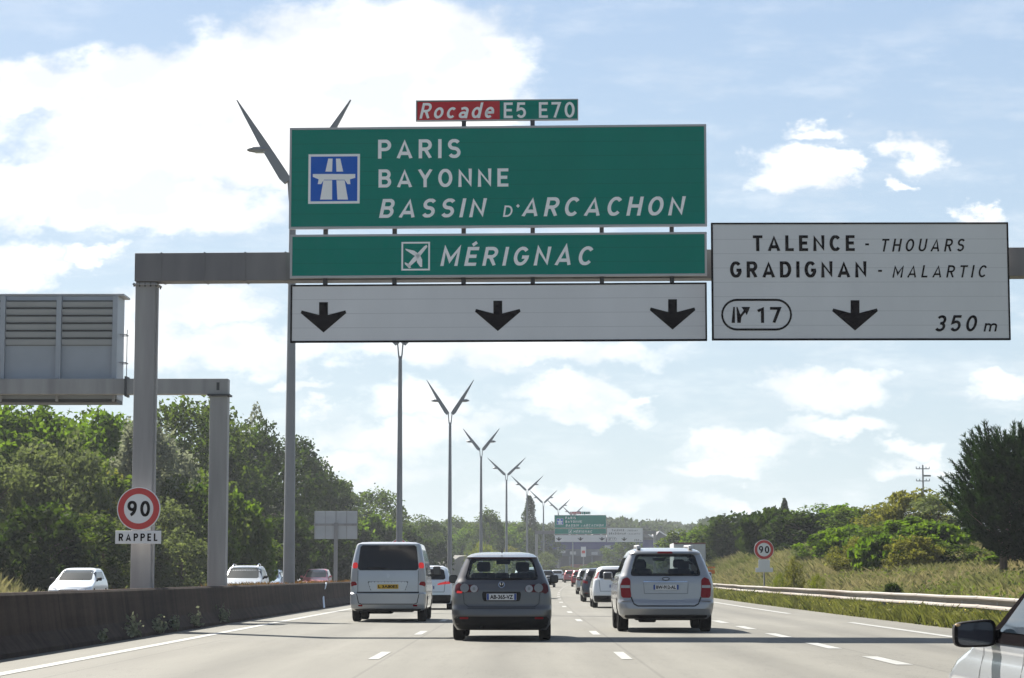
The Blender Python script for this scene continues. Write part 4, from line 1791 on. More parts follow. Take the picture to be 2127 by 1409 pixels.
def generic_car(name, label, cat, loc, rz, m, L=4.1, W=0.87, H=1.47, belt=0.97, hood=0.80, lights='block', glass=None, roof_rack=False,
                group=None, fine=False, plate='white', lower=0.30, lit=False, tint=None, rear_only=False):
    t = thing(name, label, cat, loc, rz, group)
    roofw = W * 0.76
    S = Shape(base_table(L, W, H, belt, hood, roofw=roofw))
    ax = (0.78, L - 0.85)
    wr = 0.305
    S.body(t, m, ax, wr, fine=fine)
    add_wheels(t, ax, W, wr, detail=fine)
    g = glass or M_glassdark
    wz0, wz1 = belt + 0.05, H - 0.12
    S.patch('rear_window', 'rear', rounded([(-W * 0.74, wz0), (W * 0.74, wz0), (roofw * 0.86, wz1), (-roofw * 0.86, wz1)], 0.08), g, t)
    S.patch('windscreen', 'front', rounded([(-W * 0.78, belt + 0.02), (W * 0.78, belt + 0.02), (roofw * 0.90, wz1 + 0.03), (-roofw * 0.90, wz1 + 0.03)], 0.07), tint or M_glasspale, t, na=12)
    for sd in ('left', 'right'):
        S.patch('side_window', sd, rounded([(0.75, belt + 0.06), (L - 1.45, belt + 0.03), (L - 1.98, H - 0.13), (0.80, H - 0.15)], 0.06), g, t)
    for s in (-1, 1):
        f = (lambda p: p) if s == 1 else mirror_poly
        if lights == 'block':
            S.patch('tail_light', 'rear', f(rounded([(W - 0.26, belt - 0.19), (W - 0.03, belt - 0.17), (W - 0.05, belt - 0.01), (W - 0.24, belt - 0.04)], 0.03)), M_lamplit if lit else M_lampred, t)
        elif lights == 'wing':
            S.patch('tail_light', 'rear', f(rounded([(W - 0.52, belt - 0.14), (W - 0.03, belt - 0.10), (W - 0.05, belt + 0.03), (W - 0.50, belt - 0.08)], 0.02)), M_lamplit if lit else M_lampred, t)
        elif lights == 'pillar':
            S.patch('tail_light', 'rear', f(rounded([(W - 0.16, belt + 0.03), (W - 0.055, belt + 0.02), (roofw - 0.02, H - 0.16), (roofw - 0.07, H - 0.17)], 0.02)), M_lampred, t)
            S.patch('reversing_light', 'rear', f(rounded([(W - 0.15, belt + 0.12), (W - 0.10, belt + 0.12), (W - 0.13, belt + 0.21), (W - 0.16, belt + 0.21)], 0.01)), M_lampclear, t, off=0.010)
        S.patch('headlight', 'front', f(rounded([(W - 0.42, hood - 0.21), (W - 0.06, hood - 0.15), (W - 0.10, hood - 0.03), (W - 0.36, hood - 0.10)], 0.03)), M_headlamp, t)
        S.patch('reflector', 'rear', f([(W - 0.26, 0.36), (W - 0.12, 0.36), (W - 0.12, 0.40), (W - 0.26, 0.40)]), M_lampred, t)
    S.patch('rear_bumper', 'rear', rounded([(-W + 0.08, 0.215), (W - 0.08, 0.215), (W - 0.04, lower + 0.08), (-W + 0.04, lower + 0.08)], 0.03), M_plastic, t, off=0.012)
    S.patch('grille', 'front', rounded([(-W * 0.5, hood - 0.34), (W * 0.5, hood - 0.34), (W * 0.42, hood - 0.18), (-W * 0.42, hood - 0.18)], 0.03), M_plastic, t)
    add_mirror(t, S, L - 1.52, belt + 0.02, W, m if not fine else M_plastic)
    if plate:
        add_plate(t, S, 0.26, belt - 0.22, 0.11, 0.012, M_platew if plate == 'white' else M_platey, None)
    mb = MB()
    S.ribbon(mb, 'rear', [(-W + 0.24, belt - 0.0), (-W + 0.28, 0.60), (W - 0.28, 0.60), (W - 0.24, belt)], 0.014)
    mb.build('tailgate_gap', M_seam, t)
    if roof_rack:
        for s in (-1, 1):
            mb = MB()
            mb.tube([(s * roofw * 0.8, 0.7, H - 0.03), (s * roofw * 0.8, 0.85, H + 0.06), (s * roofw * 0.8, L - 2.5, H + 0.06), (s * roofw * 0.8, L - 2.3, H - 0.06)], 0.022, 8)
            mb.build('roof_rail', M_chrome, t, smooth=True)
        MB().box(-roofw * 0.84, roofw * 0.84, 1.0, 1.05, H + 0.06, H + 0.09).build('roof_bar', M_plastic, t)
        MB().box(-roofw * 0.84, roofw * 0.84, 1.8, 1.85, H + 0.06, H + 0.09).build('roof_bar', M_plastic, t)
    return t, S


# --- the dark grey compact car straight ahead
def grey_car():
    W, H, L = 0.885, 1.575, 4.2
    Yr = 39.95
    x = -0.395
    t = thing('grey_car', 'dark grey compact car with four round tail lamps straight ahead in the middle lane', 'car', (x, Yr, 0), R(-0.3))
    m = paint('dark_grey_paint', (0.068, 0.065, 0.068), 0.3, 0.40)
    tb = [
        (0.19, 0.16, 4.05, 0.80, 0.20, 0.30, 0.10, 0.12), (0.30, 0.05, 4.15, 0.865, 0.22, 0.34, 0.09, 0.16),
        (0.44, 0.0, 4.2, 0.885, 0.22, 0.36, 0.09, 0.18), (0.56, 0.015, 4.18, 0.885, 0.20, 0.36, 0.08, 0.18),
        (0.62, 0.045, 4.15, 0.885, 0.20, 0.36, 0.07, 0.18),
        (0.78, 0.055, 3.95, 0.88, 0.20, 0.38, 0.07, 0.22), (0.90, 0.065, 3.6, 0.868, 0.20, 0.36, 0.07, 0.22),
        (1.02, 0.10, 3.15, 0.835, 0.20, 0.22, 0.07, 0.20), (1.10, 0.15, 2.98, 0.795, 0.19, 0.20, 0.07, 0.20),
        (1.30, 0.25, 2.6, 0.715, 0.17, 0.18, 0.06, 0.16), (1.45, 0.315, 2.25, 0.645, 0.15, 0.16, 0.06, 0.12),
        (1.475, 0.275, 2.17, 0.63, 0.15, 0.16, 0.06, 0.12), (1.50, 0.40, 2.1, 0.605, 0.16, 0.16, 0.06, 0.11), (1.53, 0.60, 2.0, 0.56, 0.18, 0.16, 0.06, 0.10),
        (1.556, 0.92, 1.9, 0.48, 0.18, 0.16, 0.05, 0.08), (1.575, 1.35, 1.75, 0.34, 0.12, 0.12, 0.05, 0.05)]
    S = Shape(tb)
    rw = rounded([(-0.655, 1.075), (0.655, 1.075), (0.555, 1.455), (-0.555, 1.455)], 0.07, 3)
    ri = shrink(rw, 0.035)
    fw = rounded([(-0.70, 1.06), (0.70, 1.06), (0.58, 1.46), (-0.58, 1.46)], 0.06, 3)
    fi = shrink(fw, 0.035)
    sw = rounded([(0.72, 1.10), (2.75, 1.07), (2.25, 1.43), (0.72, 1.42)], 0.05, 3)
    si = shrink(sw, 0.035)
    S.body(t, m, (0.76, 3.34), 0.312, hollow=[('rear', shrink(rw, 0.02)), ('front', shrink(fw, 0.02)), ('side', shrink(sw, 0.02))])
    add_wheels(t, (0.76, 3.34), 0.885, 0.312, 0.215)
    S.ringpatch('rear_window_seal', 'rear', rw, ri, M_glassdark, t)
    S.patch('rear_window', 'rear', ri, M_glass, t, off=0.003, skirt=False)
    S.ringpatch('windscreen_seal', 'front', fw, fi, M_glassdark, t)
    S.patch('windscreen', 'front', fi, M_glass, t, off=0.003, skirt=False)
    for sd in ('left', 'right'):
        S.ringpatch('side_window_seal', sd, sw, si, M_glassdark, t)
        S.patch('side_window', sd, si, M_glasstint, t, off=0.003, skirt=False)
    add_seats(t, [(1.95, (-0.36, 0.36), 1.40), (0.98, (-0.38, 0.0, 0.38), 1.20)], 1.0)
    MB().box(-0.78, 0.78, 0.22, 0.95, 0.97, 1.0).build('parcel_shelf', M_seat, t)
    MB().box(-0.70, 0.70, 2.75, 3.0, 0.85, 1.04, bev=0.03).build('dashboard', M_seat, t)
    MB().box(-0.13, 0.13, 2.28, 2.31, 1.36, 1.43, bev=0.012).build('inside_mirror', M_seat, t)
    # brake light strip and spoiler lip
    S.patch('spoiler', 'rear', rounded([(-0.56, 1.452), (0.56, 1.452), (0.55, 1.472), (-0.55, 1.472)], 0.008), M_lampdark, t, off=0.012)
    MB().tube([(0, 0.62, 1.56), (0, 0.50, 1.63)], [0.012, 0.004], 6).build('aerial', M_plastic, t)
    for s in (-1, 1):
        f = (lambda p: p) if s == 1 else mirror_poly
        cl = S.patch('tail_light', 'rear', f(rounded([(0.40, 0.865), (0.60, 0.835), (0.835, 0.83), (0.815, 1.02), (0.56, 1.015), (0.42, 0.97)], 0.05)), M_lampdark, t, off=0.008)
        S.patch('outer_lens', 'rear', f([(0.655 + 0.078 * math.cos(a), 0.932 + 0.078 * math.sin(a)) for a in np.linspace(0, 2 * math.pi, 25)[:-1]]), M_lampgrey, cl, off=0.016, nz=10, na=8)
        S.patch('inner_lens', 'rear', f([(0.487 + 0.066 * math.cos(a), 0.92 + 0.066 * math.sin(a)) for a in np.linspace(0, 2 * math.pi, 25)[:-1]]), M_lampclear, cl, off=0.016, nz=10, na=8)
        S.patch('inner_lens_bulb', 'rear', f([(0.487 + 0.024 * math.cos(a), 0.92 + 0.03 * math.sin(a)) for a in np.linspace(0, 2 * math.pi, 17)[:-1]]), M_lampgrey, cl, off=0.021, nz=6, na=6)
        S.patch('reflector', 'rear', f(rounded([(0.585, 0.385), (0.74, 0.385), (0.74, 0.42), (0.585, 0.42)], 0.012)), M_lampred, t, off=0.016)
    S.patch('corner_glint', 'rear', rounded([(-0.80, 0.84), (-0.70, 0.84), (-0.69, 0.875), (-0.79, 0.885)], 0.01), M_lamplit, t, off=0.018)  # glint on the left lamp corner, painted as a faintly glowing red patch
    S.patch('lower_bumper', 'rear', rounded([(-0.78, 0.195), (0.78, 0.195), (0.855, 0.43), (-0.855, 0.43)], 0.06), M_plastic, t, off=0.010, na=24)
    S.patch('plate_recess', 'rear', rounded([(-0.33, 0.70), (0.33, 0.70), (0.35, 0.865), (-0.35, 0.865)], 0.02), M_plastic, t, off=0.002)
    add_plate(t, S, 0.265, 0.775, 0.115, 0.006, M_platew, 'AB-365-VZ')
    n = 28
    em = [(0.056 * math.cos(2 * math.pi * k / n), 0.99 + 0.056 * math.sin(2 * math.pi * k / n)) for k in range(n)]
    e = S.patch('emblem', 'rear', em, M_chrome, t, off=0.014, nz=8, na=8)
    S.patch('emblem_field', 'rear', [(x * 0.82, 0.99 + (z - 0.99) * 0.82) for x, z in em], M_plastic, e, off=0.016, nz=8, na=8)
    y0 = S.rear(0, 0.99) - 0.018
    MB().add([(-0.034, y0, 1.02), (-0.022, y0, 1.02), (-0.008, y0, 0.985), (-0.002, y0, 0.97), (0.002, y0, 0.97), (0.008, y0, 0.985), (0.022, y0, 1.02), (0.034, y0, 1.02),
              (0.018, y0, 0.955), (0.010, y0, 0.955), (0.0, y0, 0.985), (-0.010, y0, 0.955), (-0.018, y0, 0.955)],
             [(0, 12, 11, 1), (1, 11, 10, 2), (7, 6, 9, 8), (6, 5, 10, 9)]).build('emblem_letters', M_chrome, e)
    mb = MB()
    S.ribbon(mb, 'rear', [(-0.70, 1.03), (-0.66, 0.66), (-0.58, 0.60), (0.58, 0.60), (0.66, 0.66), (0.70, 1.03)], 0.012)
    S.ribbon(mb, 'rear', [(-0.60, 0.575), (0.60, 0.575)], 0.012)
    mb.build('tailgate_gap', M_seam, t)
    MB().tube([(0.0, S.rear(0, 1.09) - 0.02, 1.085), (0.16, S.rear(0, 1.10) - 0.03, 1.10), (0.36, S.rear(0.3, 1.11) - 0.02, 1.105)], 0.011, 6).build('rear_wiper', M_plastic, t)
    add_mirror(t, S, 2.72, 1.03, W, M_plastic, (0.16, 0.15, 0.10), arm=0.06)
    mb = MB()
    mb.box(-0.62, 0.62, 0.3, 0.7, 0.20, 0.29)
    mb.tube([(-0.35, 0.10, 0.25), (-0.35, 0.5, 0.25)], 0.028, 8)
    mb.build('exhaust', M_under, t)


grey_car()


# --- silver people carrier
def silver_mpv():
    W, L = 0.985, 4.8
    Yr = 46.15
    x = 2.90
    t = thing('silver_people_carrier', 'silver people carrier with roof rails and tall red tail lights beside the grey car', 'car', (x, Yr, 0), R(-0.4))
    m = paint('silver_paint', (0.34, 0.34, 0.345), 0.4, 0.34)
    tb = [
        (0.27, 0.20, 4.65, 0.86, 0.20, 0.30, 0.10, 0.12), (0.36, 0.05, 4.75, 0.95, 0.22, 0.34, 0.10, 0.16),
        (0.48, 0.0, 4.8, 0.975, 0.22, 0.36, 0.10, 0.18), (0.60, 0.02, 4.8, 0.985, 0.20, 0.36, 0.09, 0.18),
        (0.66, 0.06, 4.78, 0.985, 0.20, 0.36, 0.08, 0.18),
        (0.85, 0.075, 4.6, 0.985, 0.20, 0.40, 0.08, 0.22), (1.0, 0.085, 4.2, 0.975, 0.20, 0.38, 0.08, 0.24),
        (1.12, 0.11, 3.75, 0.945, 0.20, 0.22, 0.07, 0.20), (1.20, 0.15, 3.55, 0.905, 0.19, 0.20, 0.07, 0.20),
        (1.42, 0.26, 3.1, 0.825, 0.17, 0.18, 0.06, 0.16), (1.59, 0.33, 2.75, 0.745, 0.15, 0.16, 0.06, 0.12),
        (1.605, 0.28, 2.72, 0.735, 0.15, 0.16, 0.06, 0.12), (1.645, 0.31, 2.65, 0.71, 0.16, 0.16, 0.06, 0.10), (1.67, 0.42, 2.6, 0.68, 0.18, 0.16, 0.06, 0.10),
        (1.70, 0.70, 2.45, 0.62, 0.18, 0.16, 0.05, 0.08), (1.72, 1.05, 2.35, 0.53, 0.16, 0.14, 0.05, 0.06), (1.732, 1.5, 2.2, 0.40, 0.12, 0.12, 0.05, 0.05)]
    S = Shape(tb)
    rw = rounded([(-0.725, 1.145), (0.725, 1.145), (0.605, 1.585), (-0.605, 1.585)], 0.07, 3)
    ri = shrink(rw, 0.05)
    fw = rounded([(-0.80, 1.16), (0.80, 1.16), (0.68, 1.60), (-0.68, 1.60)], 0.06, 3)
    fi = shrink(fw, 0.04)
    sw = rounded([(0.72, 1.19), (3.3, 1.17), (2.85, 1.57), (0.72, 1.56)], 0.05, 3)
    si = shrink(sw, 0.04)
    S.body(t, m, (0.98, 3.82), 0.335, hollow=[('rear', shrink(rw, 0.02)), ('front', shrink(fw, 0.02)), ('side', shrink(sw, 0.02))])
    add_wheels(t, (0.98, 3.82), 0.98, 0.335, 0.225)
    S.ringpatch('rear_window_seal', 'rear', rw, ri, M_glassdark, t)
    S.patch('rear_window', 'rear', ri, M_glasstint, t, off=0.003, skirt=False)
    S.ringpatch('windscreen_seal', 'front', fw, fi, M_glassdark, t)
    S.patch('windscreen', 'front', fi, M_glass, t, off=0.003, skirt=False)
    for sd in ('left', 'right'):
        S.ringpatch('side_window_seal', sd, sw, si, M_glassdark, t)
        S.patch('side_window', sd, si, M_glasstint, t, off=0.003, skirt=False)
    add_seats(t, [(2.55, (-0.42, 0.42), 1.50), (1.55, (-0.45, 0.45), 1.46), (0.75, (-0.42, 0.42), 1.30)], 1.05)
    MB().box(-0.86, 0.86, 0.24, 2.5, 0.98, 1.02).build('cabin_floor', M_seat, t)
    MB().box(-0.80, 0.80, 3.3, 3.6, 0.95, 1.14, bev=0.03).build('dashboard', M_seat, t)
    MB().box(-0.13, 0.13, 2.85, 2.88, 1.47, 1.54, bev=0.012).build('inside_mirror', M_seat, t)
    S.patch('high_brake_light', 'rear', rounded([(-0.17, 1.60), (0.16, 1.60), (0.14, 1.645), (-0.15, 1.645)], 0.012), M_lampred, t, off=0.012)
    for s in (-1, 1):
        f = (lambda p: p) if s == 1 else mirror_poly
        S.patch('tail_light', 'rear', f(rounded([(0.705, 0.70), (0.91, 0.70), (0.93, 0.96), (0.87, 1.11), (0.76, 1.12), (0.72, 1.05), (0.725, 0.9)], 0.03)), M_lampred, t, off=0.010)
        S.patch('tail_light_clear', 'rear', f([(0.735, 0.90), (0.915, 0.90), (0.915, 0.955), (0.735, 0.955)]), M_lampclear, t, off=0.015)
        mb = MB()
        mb.tube([(s * 0.535, 0.55, 1.70), (s * 0.535, 0.62, 1.755), (s * 0.535, 2.4, 1.775), (s * 0.535, 2.6, 1.70)], 0.022, 8)
        mb.box(s * 0.535 - 0.045, s * 0.535 + 0.045, 0.48, 0.66, 1.69, 1.765, bev=0.015)
        mb.build('roof_rail', M_alu, t, smooth=True)
        S.patch('bumper_step', 'rear', f(rounded([(0.73, 0.635), (0.93, 0.62), (0.93, 0.665), (0.73, 0.68)], 0.012)), m, t, off=0.03)
    S.patch('plate_recess', 'rear', rounded([(-0.45, 0.775), (0.45, 0.775), (0.46, 1.005), (-0.46, 1.005)], 0.03), m, t, off=0.001)
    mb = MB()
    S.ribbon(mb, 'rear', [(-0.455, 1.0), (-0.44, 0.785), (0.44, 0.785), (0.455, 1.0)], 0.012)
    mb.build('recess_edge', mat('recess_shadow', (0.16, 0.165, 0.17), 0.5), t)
    S.patch('trim_bar', 'rear', rounded([(-0.46, 1.015), (0.44, 1.015), (0.44, 1.04), (-0.46, 1.045)], 0.01), M_chrome, t, off=0.018)
    add_plate(t, S, 0.262, 0.915, 0.108, 0.006, M_platew, 'BW-912-AL')
    em = [(0.078 * math.cos(a), 1.085 + 0.036 * math.sin(a)) for a in np.linspace(0, 2 * math.pi, 29)[:-1]]
    e = S.patch('emblem', 'rear', em, M_plastic, t, off=0.012, nz=8, na=8)
    S.patch('emblem_field', 'rear', [(x * 0.74, 1.085 + (z - 1.085) * 0.62) for x, z in em], M_alu, e, off=0.015, nz=8, na=8)
    mb = MB()
    S.ribbon(mb, 'rear', [(-0.715, 0.72), (-0.66, 0.58), (-0.58, 0.535), (0.58, 0.535), (0.66, 0.58), (0.715, 0.72)], 0.028)
    mb.build('tailgate_gap', M_seam, t)
    S.patch('lower_bumper', 'rear', rounded([(-0.82, 0.275), (0.82, 0.275), (0.86, 0.345), (-0.86, 0.345)], 0.03), M_plastic, t, off=0.012)
    MB().tube([(0.0, S.rear(0, 1.17) - 0.02, 1.165), (0.2, S.rear(0, 1.18) - 0.03, 1.18), (0.42, S.rear(0.4, 1.18) - 0.02, 1.18)], 0.012, 6).build('rear_wiper', M_plastic, t)
    add_mirror(t, S, 3.42, 1.08, W, m, (0.20, 0.17, 0.12), arm=0.05)
    mb = MB()
    S.ribbon(mb, 'left', [(0.30, 0.97), (3.6, 0.95)], 0.01)
    S.ribbon(mb, 'left', [(2.35, 1.12), (2.35, 0.40)], 0.01)
    S.ribbon(mb, 'left', [(1.30, 1.12), (1.30, 0.40)], 0.01)
    mb.build('door_gap', M_seam, t)
    mb = MB()
    S.ribbon(mb, 'left', [(0.62, 0.66), (3.4, 0.64)], 0.05, off=0.02)
    mb.build('side_moulding', m, t)
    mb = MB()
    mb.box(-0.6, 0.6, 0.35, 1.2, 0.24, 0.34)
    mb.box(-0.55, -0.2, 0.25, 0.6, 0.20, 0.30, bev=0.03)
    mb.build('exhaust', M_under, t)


silver_mpv()


# --- silver van
def silver_van():
    W, L = 0.95, 4.8
    Yr = 56.55
    x = -3.40
    t = thing('silver_van', 'silver van with dark rear window, lit upper tail lights and a yellow number plate', 'van', (x, Yr, 0), R(0.2))
    m = paint('van_silver_paint', (0.42, 0.43, 0.455), 0.4, 0.36)
    tb = [
        (0.27, 0.16, 4.65, 0.86, 0.14, 0.30, 0.06, 0.12), (0.34, 0.03, 4.75, 0.93, 0.15, 0.34, 0.05, 0.16),
        (0.44, 0.0, 4.8, 0.948, 0.15, 0.36, 0.05, 0.18), (0.70, 0.0, 4.75, 0.95, 0.14, 0.36, 0.05, 0.18),
        (0.735, 0.07, 4.72, 0.95, 0.13, 0.36, 0.05, 0.20),
        (0.95, 0.08, 4.5, 0.95, 0.13, 0.40, 0.05, 0.24), (1.10, 0.09, 4.15, 0.945, 0.13, 0.36, 0.05, 0.24),
        (1.27, 0.11, 3.85, 0.935, 0.13, 0.24, 0.05, 0.20), (1.50, 0.15, 3.5, 0.905, 0.12, 0.20, 0.05, 0.18),
        (1.80, 0.21, 3.05, 0.84, 0.12, 0.18, 0.05, 0.14), (1.92, 0.235, 2.85, 0.805, 0.12, 0.16, 0.05, 0.12),
        (1.95, 0.235, 2.75, 0.775, 0.12, 0.16, 0.05, 0.10), (1.985, 0.33, 2.6, 0.68, 0.12, 0.14, 0.05, 0.08), (2.0, 0.6, 2.4, 0.48, 0.1, 0.12, 0.04, 0.05)]
    S = Shape(tb)
    S.body(t, m, (0.92, 3.92), 0.325)
    add_wheels(t, (0.92, 3.92), 0.945, 0.325, 0.22)
    S.patch('rear_window', 'rear', rounded([(-0.76, 1.285), (0.76, 1.285), (0.76, 1.40), (0.70, 1.915), (-0.70, 1.915), (-0.76, 1.40)], 0.05), M_glassdark, t, na=20, nz=14)
    S.patch('windscreen', 'front', rounded([(-0.82, 1.30), (0.82, 1.30), (0.74, 1.90), (-0.74, 1.90)], 0.06), M_glasspale, t)
    for sd in ('left', 'right'):
        S.patch('side_window', sd, rounded([(0.45, 1.30), (1.55, 1.30), (1.55, 1.80), (0.50, 1.80)], 0.05), M_glassdark, t)
        S.patch('side_window', sd, rounded([(1.65, 1.30), (2.65, 1.30), (2.65, 1.80), (1.65, 1.80)], 0.05), M_glassdark, t)
        S.patch('side_window', sd, rounded([(2.75, 1.28), (3.7, 1.26), (3.05, 1.78), (2.75, 1.80)], 0.05), M_glassdark, t)
        mb = MB()
        S.ribbon(mb, sd, [(0.2, 0.74), (4.3, 0.74)], 0.012)
        S.ribbon(mb, sd, [(2.70, 1.9), (2.70, 0.40)], 0.012)
        S.ribbon(mb, sd, [(1.60, 1.25), (1.60, 0.40)], 0.012)
        mb.build('door_gap', M_seam, t)
        mb = MB()
        S.ribbon(mb, sd, [(1.3, 0.58), (3.5, 0.58)], 0.09, off=0.015)
        mb.build('side_moulding', m, t)
    for s in (-1, 1):
        f = (lambda p: p) if s == 1 else mirror_poly
        S.patch('upper_tail_light', 'rear', f(rounded([(0.765, 1.335), (0.905, 1.335), (0.885, 1.48), (0.765, 1.48)], 0.025)), M_lamplit, t, off=0.012)
        S.patch('clear_tail_light', 'rear', f([(0.765, 1.01), (0.935, 1.01), (0.905, 1.33), (0.765, 1.33)]), M_lampclear, t, off=0.010)
        S.patch('lower_tail_light', 'rear', f(rounded([(0.765, 0.885), (0.94, 0.88), (0.935, 1.005), (0.80, 1.005)], 0.02)), M_lampred, t, off=0.012)
        S.patch('reflector', 'rear', f(rounded([(0.63, 0.385), (0.74, 0.385), (0.74, 0.43), (0.63, 0.43)], 0.012)), M_lampred, t, off=0.006)
    S.patch('plate_recess', 'rear', rounded([(-0.43, 0.78), (0.43, 0.78), (0.50, 1.0), (-0.50, 1.0)], 0.05), paint('van_recess', (0.50, 0.51, 0.53)), t, off=0.003)
    mb = MB()
    S.ribbon(mb, 'rear', [(-0.50, 0.995), (0.50, 0.995)], 0.022)
    S.ribbon(mb, 'rear', [(-0.50, 0.995), (-0.43, 0.79)], 0.014)
    S.ribbon(mb, 'rear', [(0.50, 0.995), (0.43, 0.79)], 0.014)
    mb.build('recess_edge', M_seam, t)
    add_plate(t, S, 0.265, 0.88, 0.112, 0.008, M_platey, 'L 3A80E5', blue=False, tail_blue=False)
    mb = MB()
    S.ribbon(mb, 'rear', [(-0.78, 0.735), (0.78, 0.735)], 0.035)
    S.ribbon(mb, 'rear', [(-0.755, 1.28), (-0.755, 0.74)], 0.012)
    S.ribbon(mb, 'rear', [(0.755, 1.28), (0.755, 0.74)], 0.012)
    S.ribbon(mb, 'rear', [(-0.78, 0.70), (-0.73, 0.47), (-0.66, 0.445), (0.66, 0.445), (0.73, 0.47), (0.78, 0.70)], 0.02)
    mb.build('tailgate_gap', M_seam, t)
    em = rounded([(-0.03, 1.09), (0.03, 1.09), (0.04, 1.19), (-0.04, 1.19)], 0.02)
    S.patch('emblem', 'rear', em, M_rim, t, off=0.012, nz=5, na=4)
    text_fit('badge', 'TDi', 0.56, 0.68, 0.845, 0.88, S.rear(0.6, 0.86) - 0.008, M_rim, t)
    MB().tube([(0.0, S.rear(0, 1.33) - 0.02, 1.325), (-0.2, S.rear(0, 1.34) - 0.03, 1.345), (-0.5, S.rear(0.4, 1.34) - 0.02, 1.345)], 0.014, 6).build('rear_wiper', M_plastic, t)
    add_mirror(t, S, 3.55, 1.18, W, M_plastic, (0.20, 0.24, 0.13), arm=0.08)
    S.patch('lower_bumper', 'rear', rounded([(-0.80, 0.275), (0.80, 0.275), (0.84, 0.315), (-0.84, 0.315)], 0.02), M_plastic, t, off=0.010)
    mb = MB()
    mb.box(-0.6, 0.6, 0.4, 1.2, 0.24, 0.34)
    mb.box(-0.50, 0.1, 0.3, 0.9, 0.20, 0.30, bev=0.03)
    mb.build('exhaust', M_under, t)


silver_van()

P_white = paint('white_paint', (0.72, 0.73, 0.74), 0.0, 0.35)
P_white2 = paint('cool_white_paint', (0.66, 0.70, 0.74), 0.0, 0.35)
P_dark = paint('anthracite_paint', (0.04, 0.042, 0.055), 0.4, 0.3)
P_grey = paint('light_grey_paint', (0.42, 0.43, 0.43), 0.4, 0.35)
P_red = paint('red_paint', (0.33, 0.02, 0.025), 0.1, 0.35)
P_pink = paint('faded_red_paint', (0.42, 0.075, 0.08), 0.1, 0.4)
P_black = paint('black_paint', (0.02, 0.02, 0.024), 0.3, 0.3)
P_blue = paint('pale_blue_paint', (0.36, 0.45, 0.55), 0.3, 0.35)
P_silver = paint('near_silver_paint', (0.50, 0.52, 0.55), 0.4, 0.3)

GA = 'traffic ahead on the carriageway'
GO = 'oncoming cars beyond the median'


def ahead(px_edge, side, Y, W):
    """x of a car whose left/right rear edge shows at px"""
    x = at(px_edge, 1200, Y).x
    return x + W if side == 'l' else x - W


generic_car('white_hatchback', 'white hatchback with wing-shaped red lamps half hidden behind the silver van', 'car', (ahead(940, 'r', 77.2, 0.88), 77.2, elev(77)), 0, P_white2,
            H=1.50, lights='wing', group=GA, fine=True, lower=0.42, lit=True)
generic_car('white_hatchback', 'white hatchback with tall pillar lamps just past the silver people carrier', 'car', (ahead(1230, 'l', 81, 0.88), 81, elev(81)), 0, P_white,
            H=1.50, belt=1.0, lights='pillar', group=GA, fine=True, lower=0.36)
generic_car('dark_hatchback', 'dark anthracite hatchback ahead of the white one with pillar lamps', 'car', (ahead(1209, 'l', 99, 0.87), 99, elev(99)), 0, P_dark,
            H=1.48, lights='block', group=GA, fine=True)
generic_car('grey_hatchback', 'pale grey car in front of the dark hatchback in the queue', 'car', (ahead(1196, 'l', 136, 0.87), 136, elev(136)), R(-1), P_grey,
            H=1.55, belt=1.0, lights='block', group=GA)
generic_car('red_hatchback', 'dark red car farther up the queue past the pale grey one', 'car', (ahead(1186, 'l', 205, 0.87), 205, elev(205)), R(-1.7), P_red, H=1.5, group=GA)
generic_car('pink_red_hatchback', 'faded red car at the far end of the queue past the dark red one', 'car', (at(1186, 1200, 268).x, 268, elev(268)), R(-2.4), P_pink, H=1.5, group=GA)
generic_car('white_estate', 'white car seen through the windows of the dark grey car', 'car', (ahead(1136, 'r', 112, 0.87), 112, elev(112)), R(-.7), P_white2, H=1.55, belt=1.0, group=GA)
t_, s_ = generic_car('black_hatchback', 'black car with a white roof beyond the mirror of the dark grey car', 'car', (ahead(1153, 'r', 198, 0.87), 198, elev(198)), R(-1.6), P_black, H=1.5, group=GA)
t_, S_ = generic_car('white_hatchback', 'small distant white car beyond the black one with the white roof', 'car', (at(1157, 1200, 290).x, 290, elev(290)), R(-2.5), P_white, H=1.5, group=GA)

# oncoming, facing the camera
PI = math.pi
generic_car('white_hatchback', 'oncoming white car passing in front of the dark bushes', 'car', (at(184, 1200, 92).x, 92, elev(92)), PI, P_white2, H=1.47, W=0.86, belt=0.95, hood=0.80, group=GO, fine=True)
generic_car('silver_estate', 'oncoming silver estate with roof rails beside the lower gantry post', 'car', (at(520, 1200, 101).x, 101, elev(101)), PI, P_grey, H=1.60, W=0.9, belt=1.02, hood=0.88, roof_rack=True, group=GO, fine=True)
generic_car('blue_hatchback', 'oncoming pale blue car right behind the silver estate', 'car', (at(566, 1200, 139).x, 139, elev(139)), PI, P_blue, H=1.52, group=GO)
generic_car('white_saloon', 'oncoming low white car in the gap between the lamp post and the red car', 'car', (at(626, 1200, 182).x, 182, elev(182)), PI, P_white, H=1.38, belt=0.9, hood=0.76, group=GO)
generic_car('red_hatchback', 'oncoming faded red car above the white strap on the barrier', 'car', (at(664, 1200, 150).x, 150, elev(150)), PI, P_pink, H=1.56, belt=0.98, group=GO)


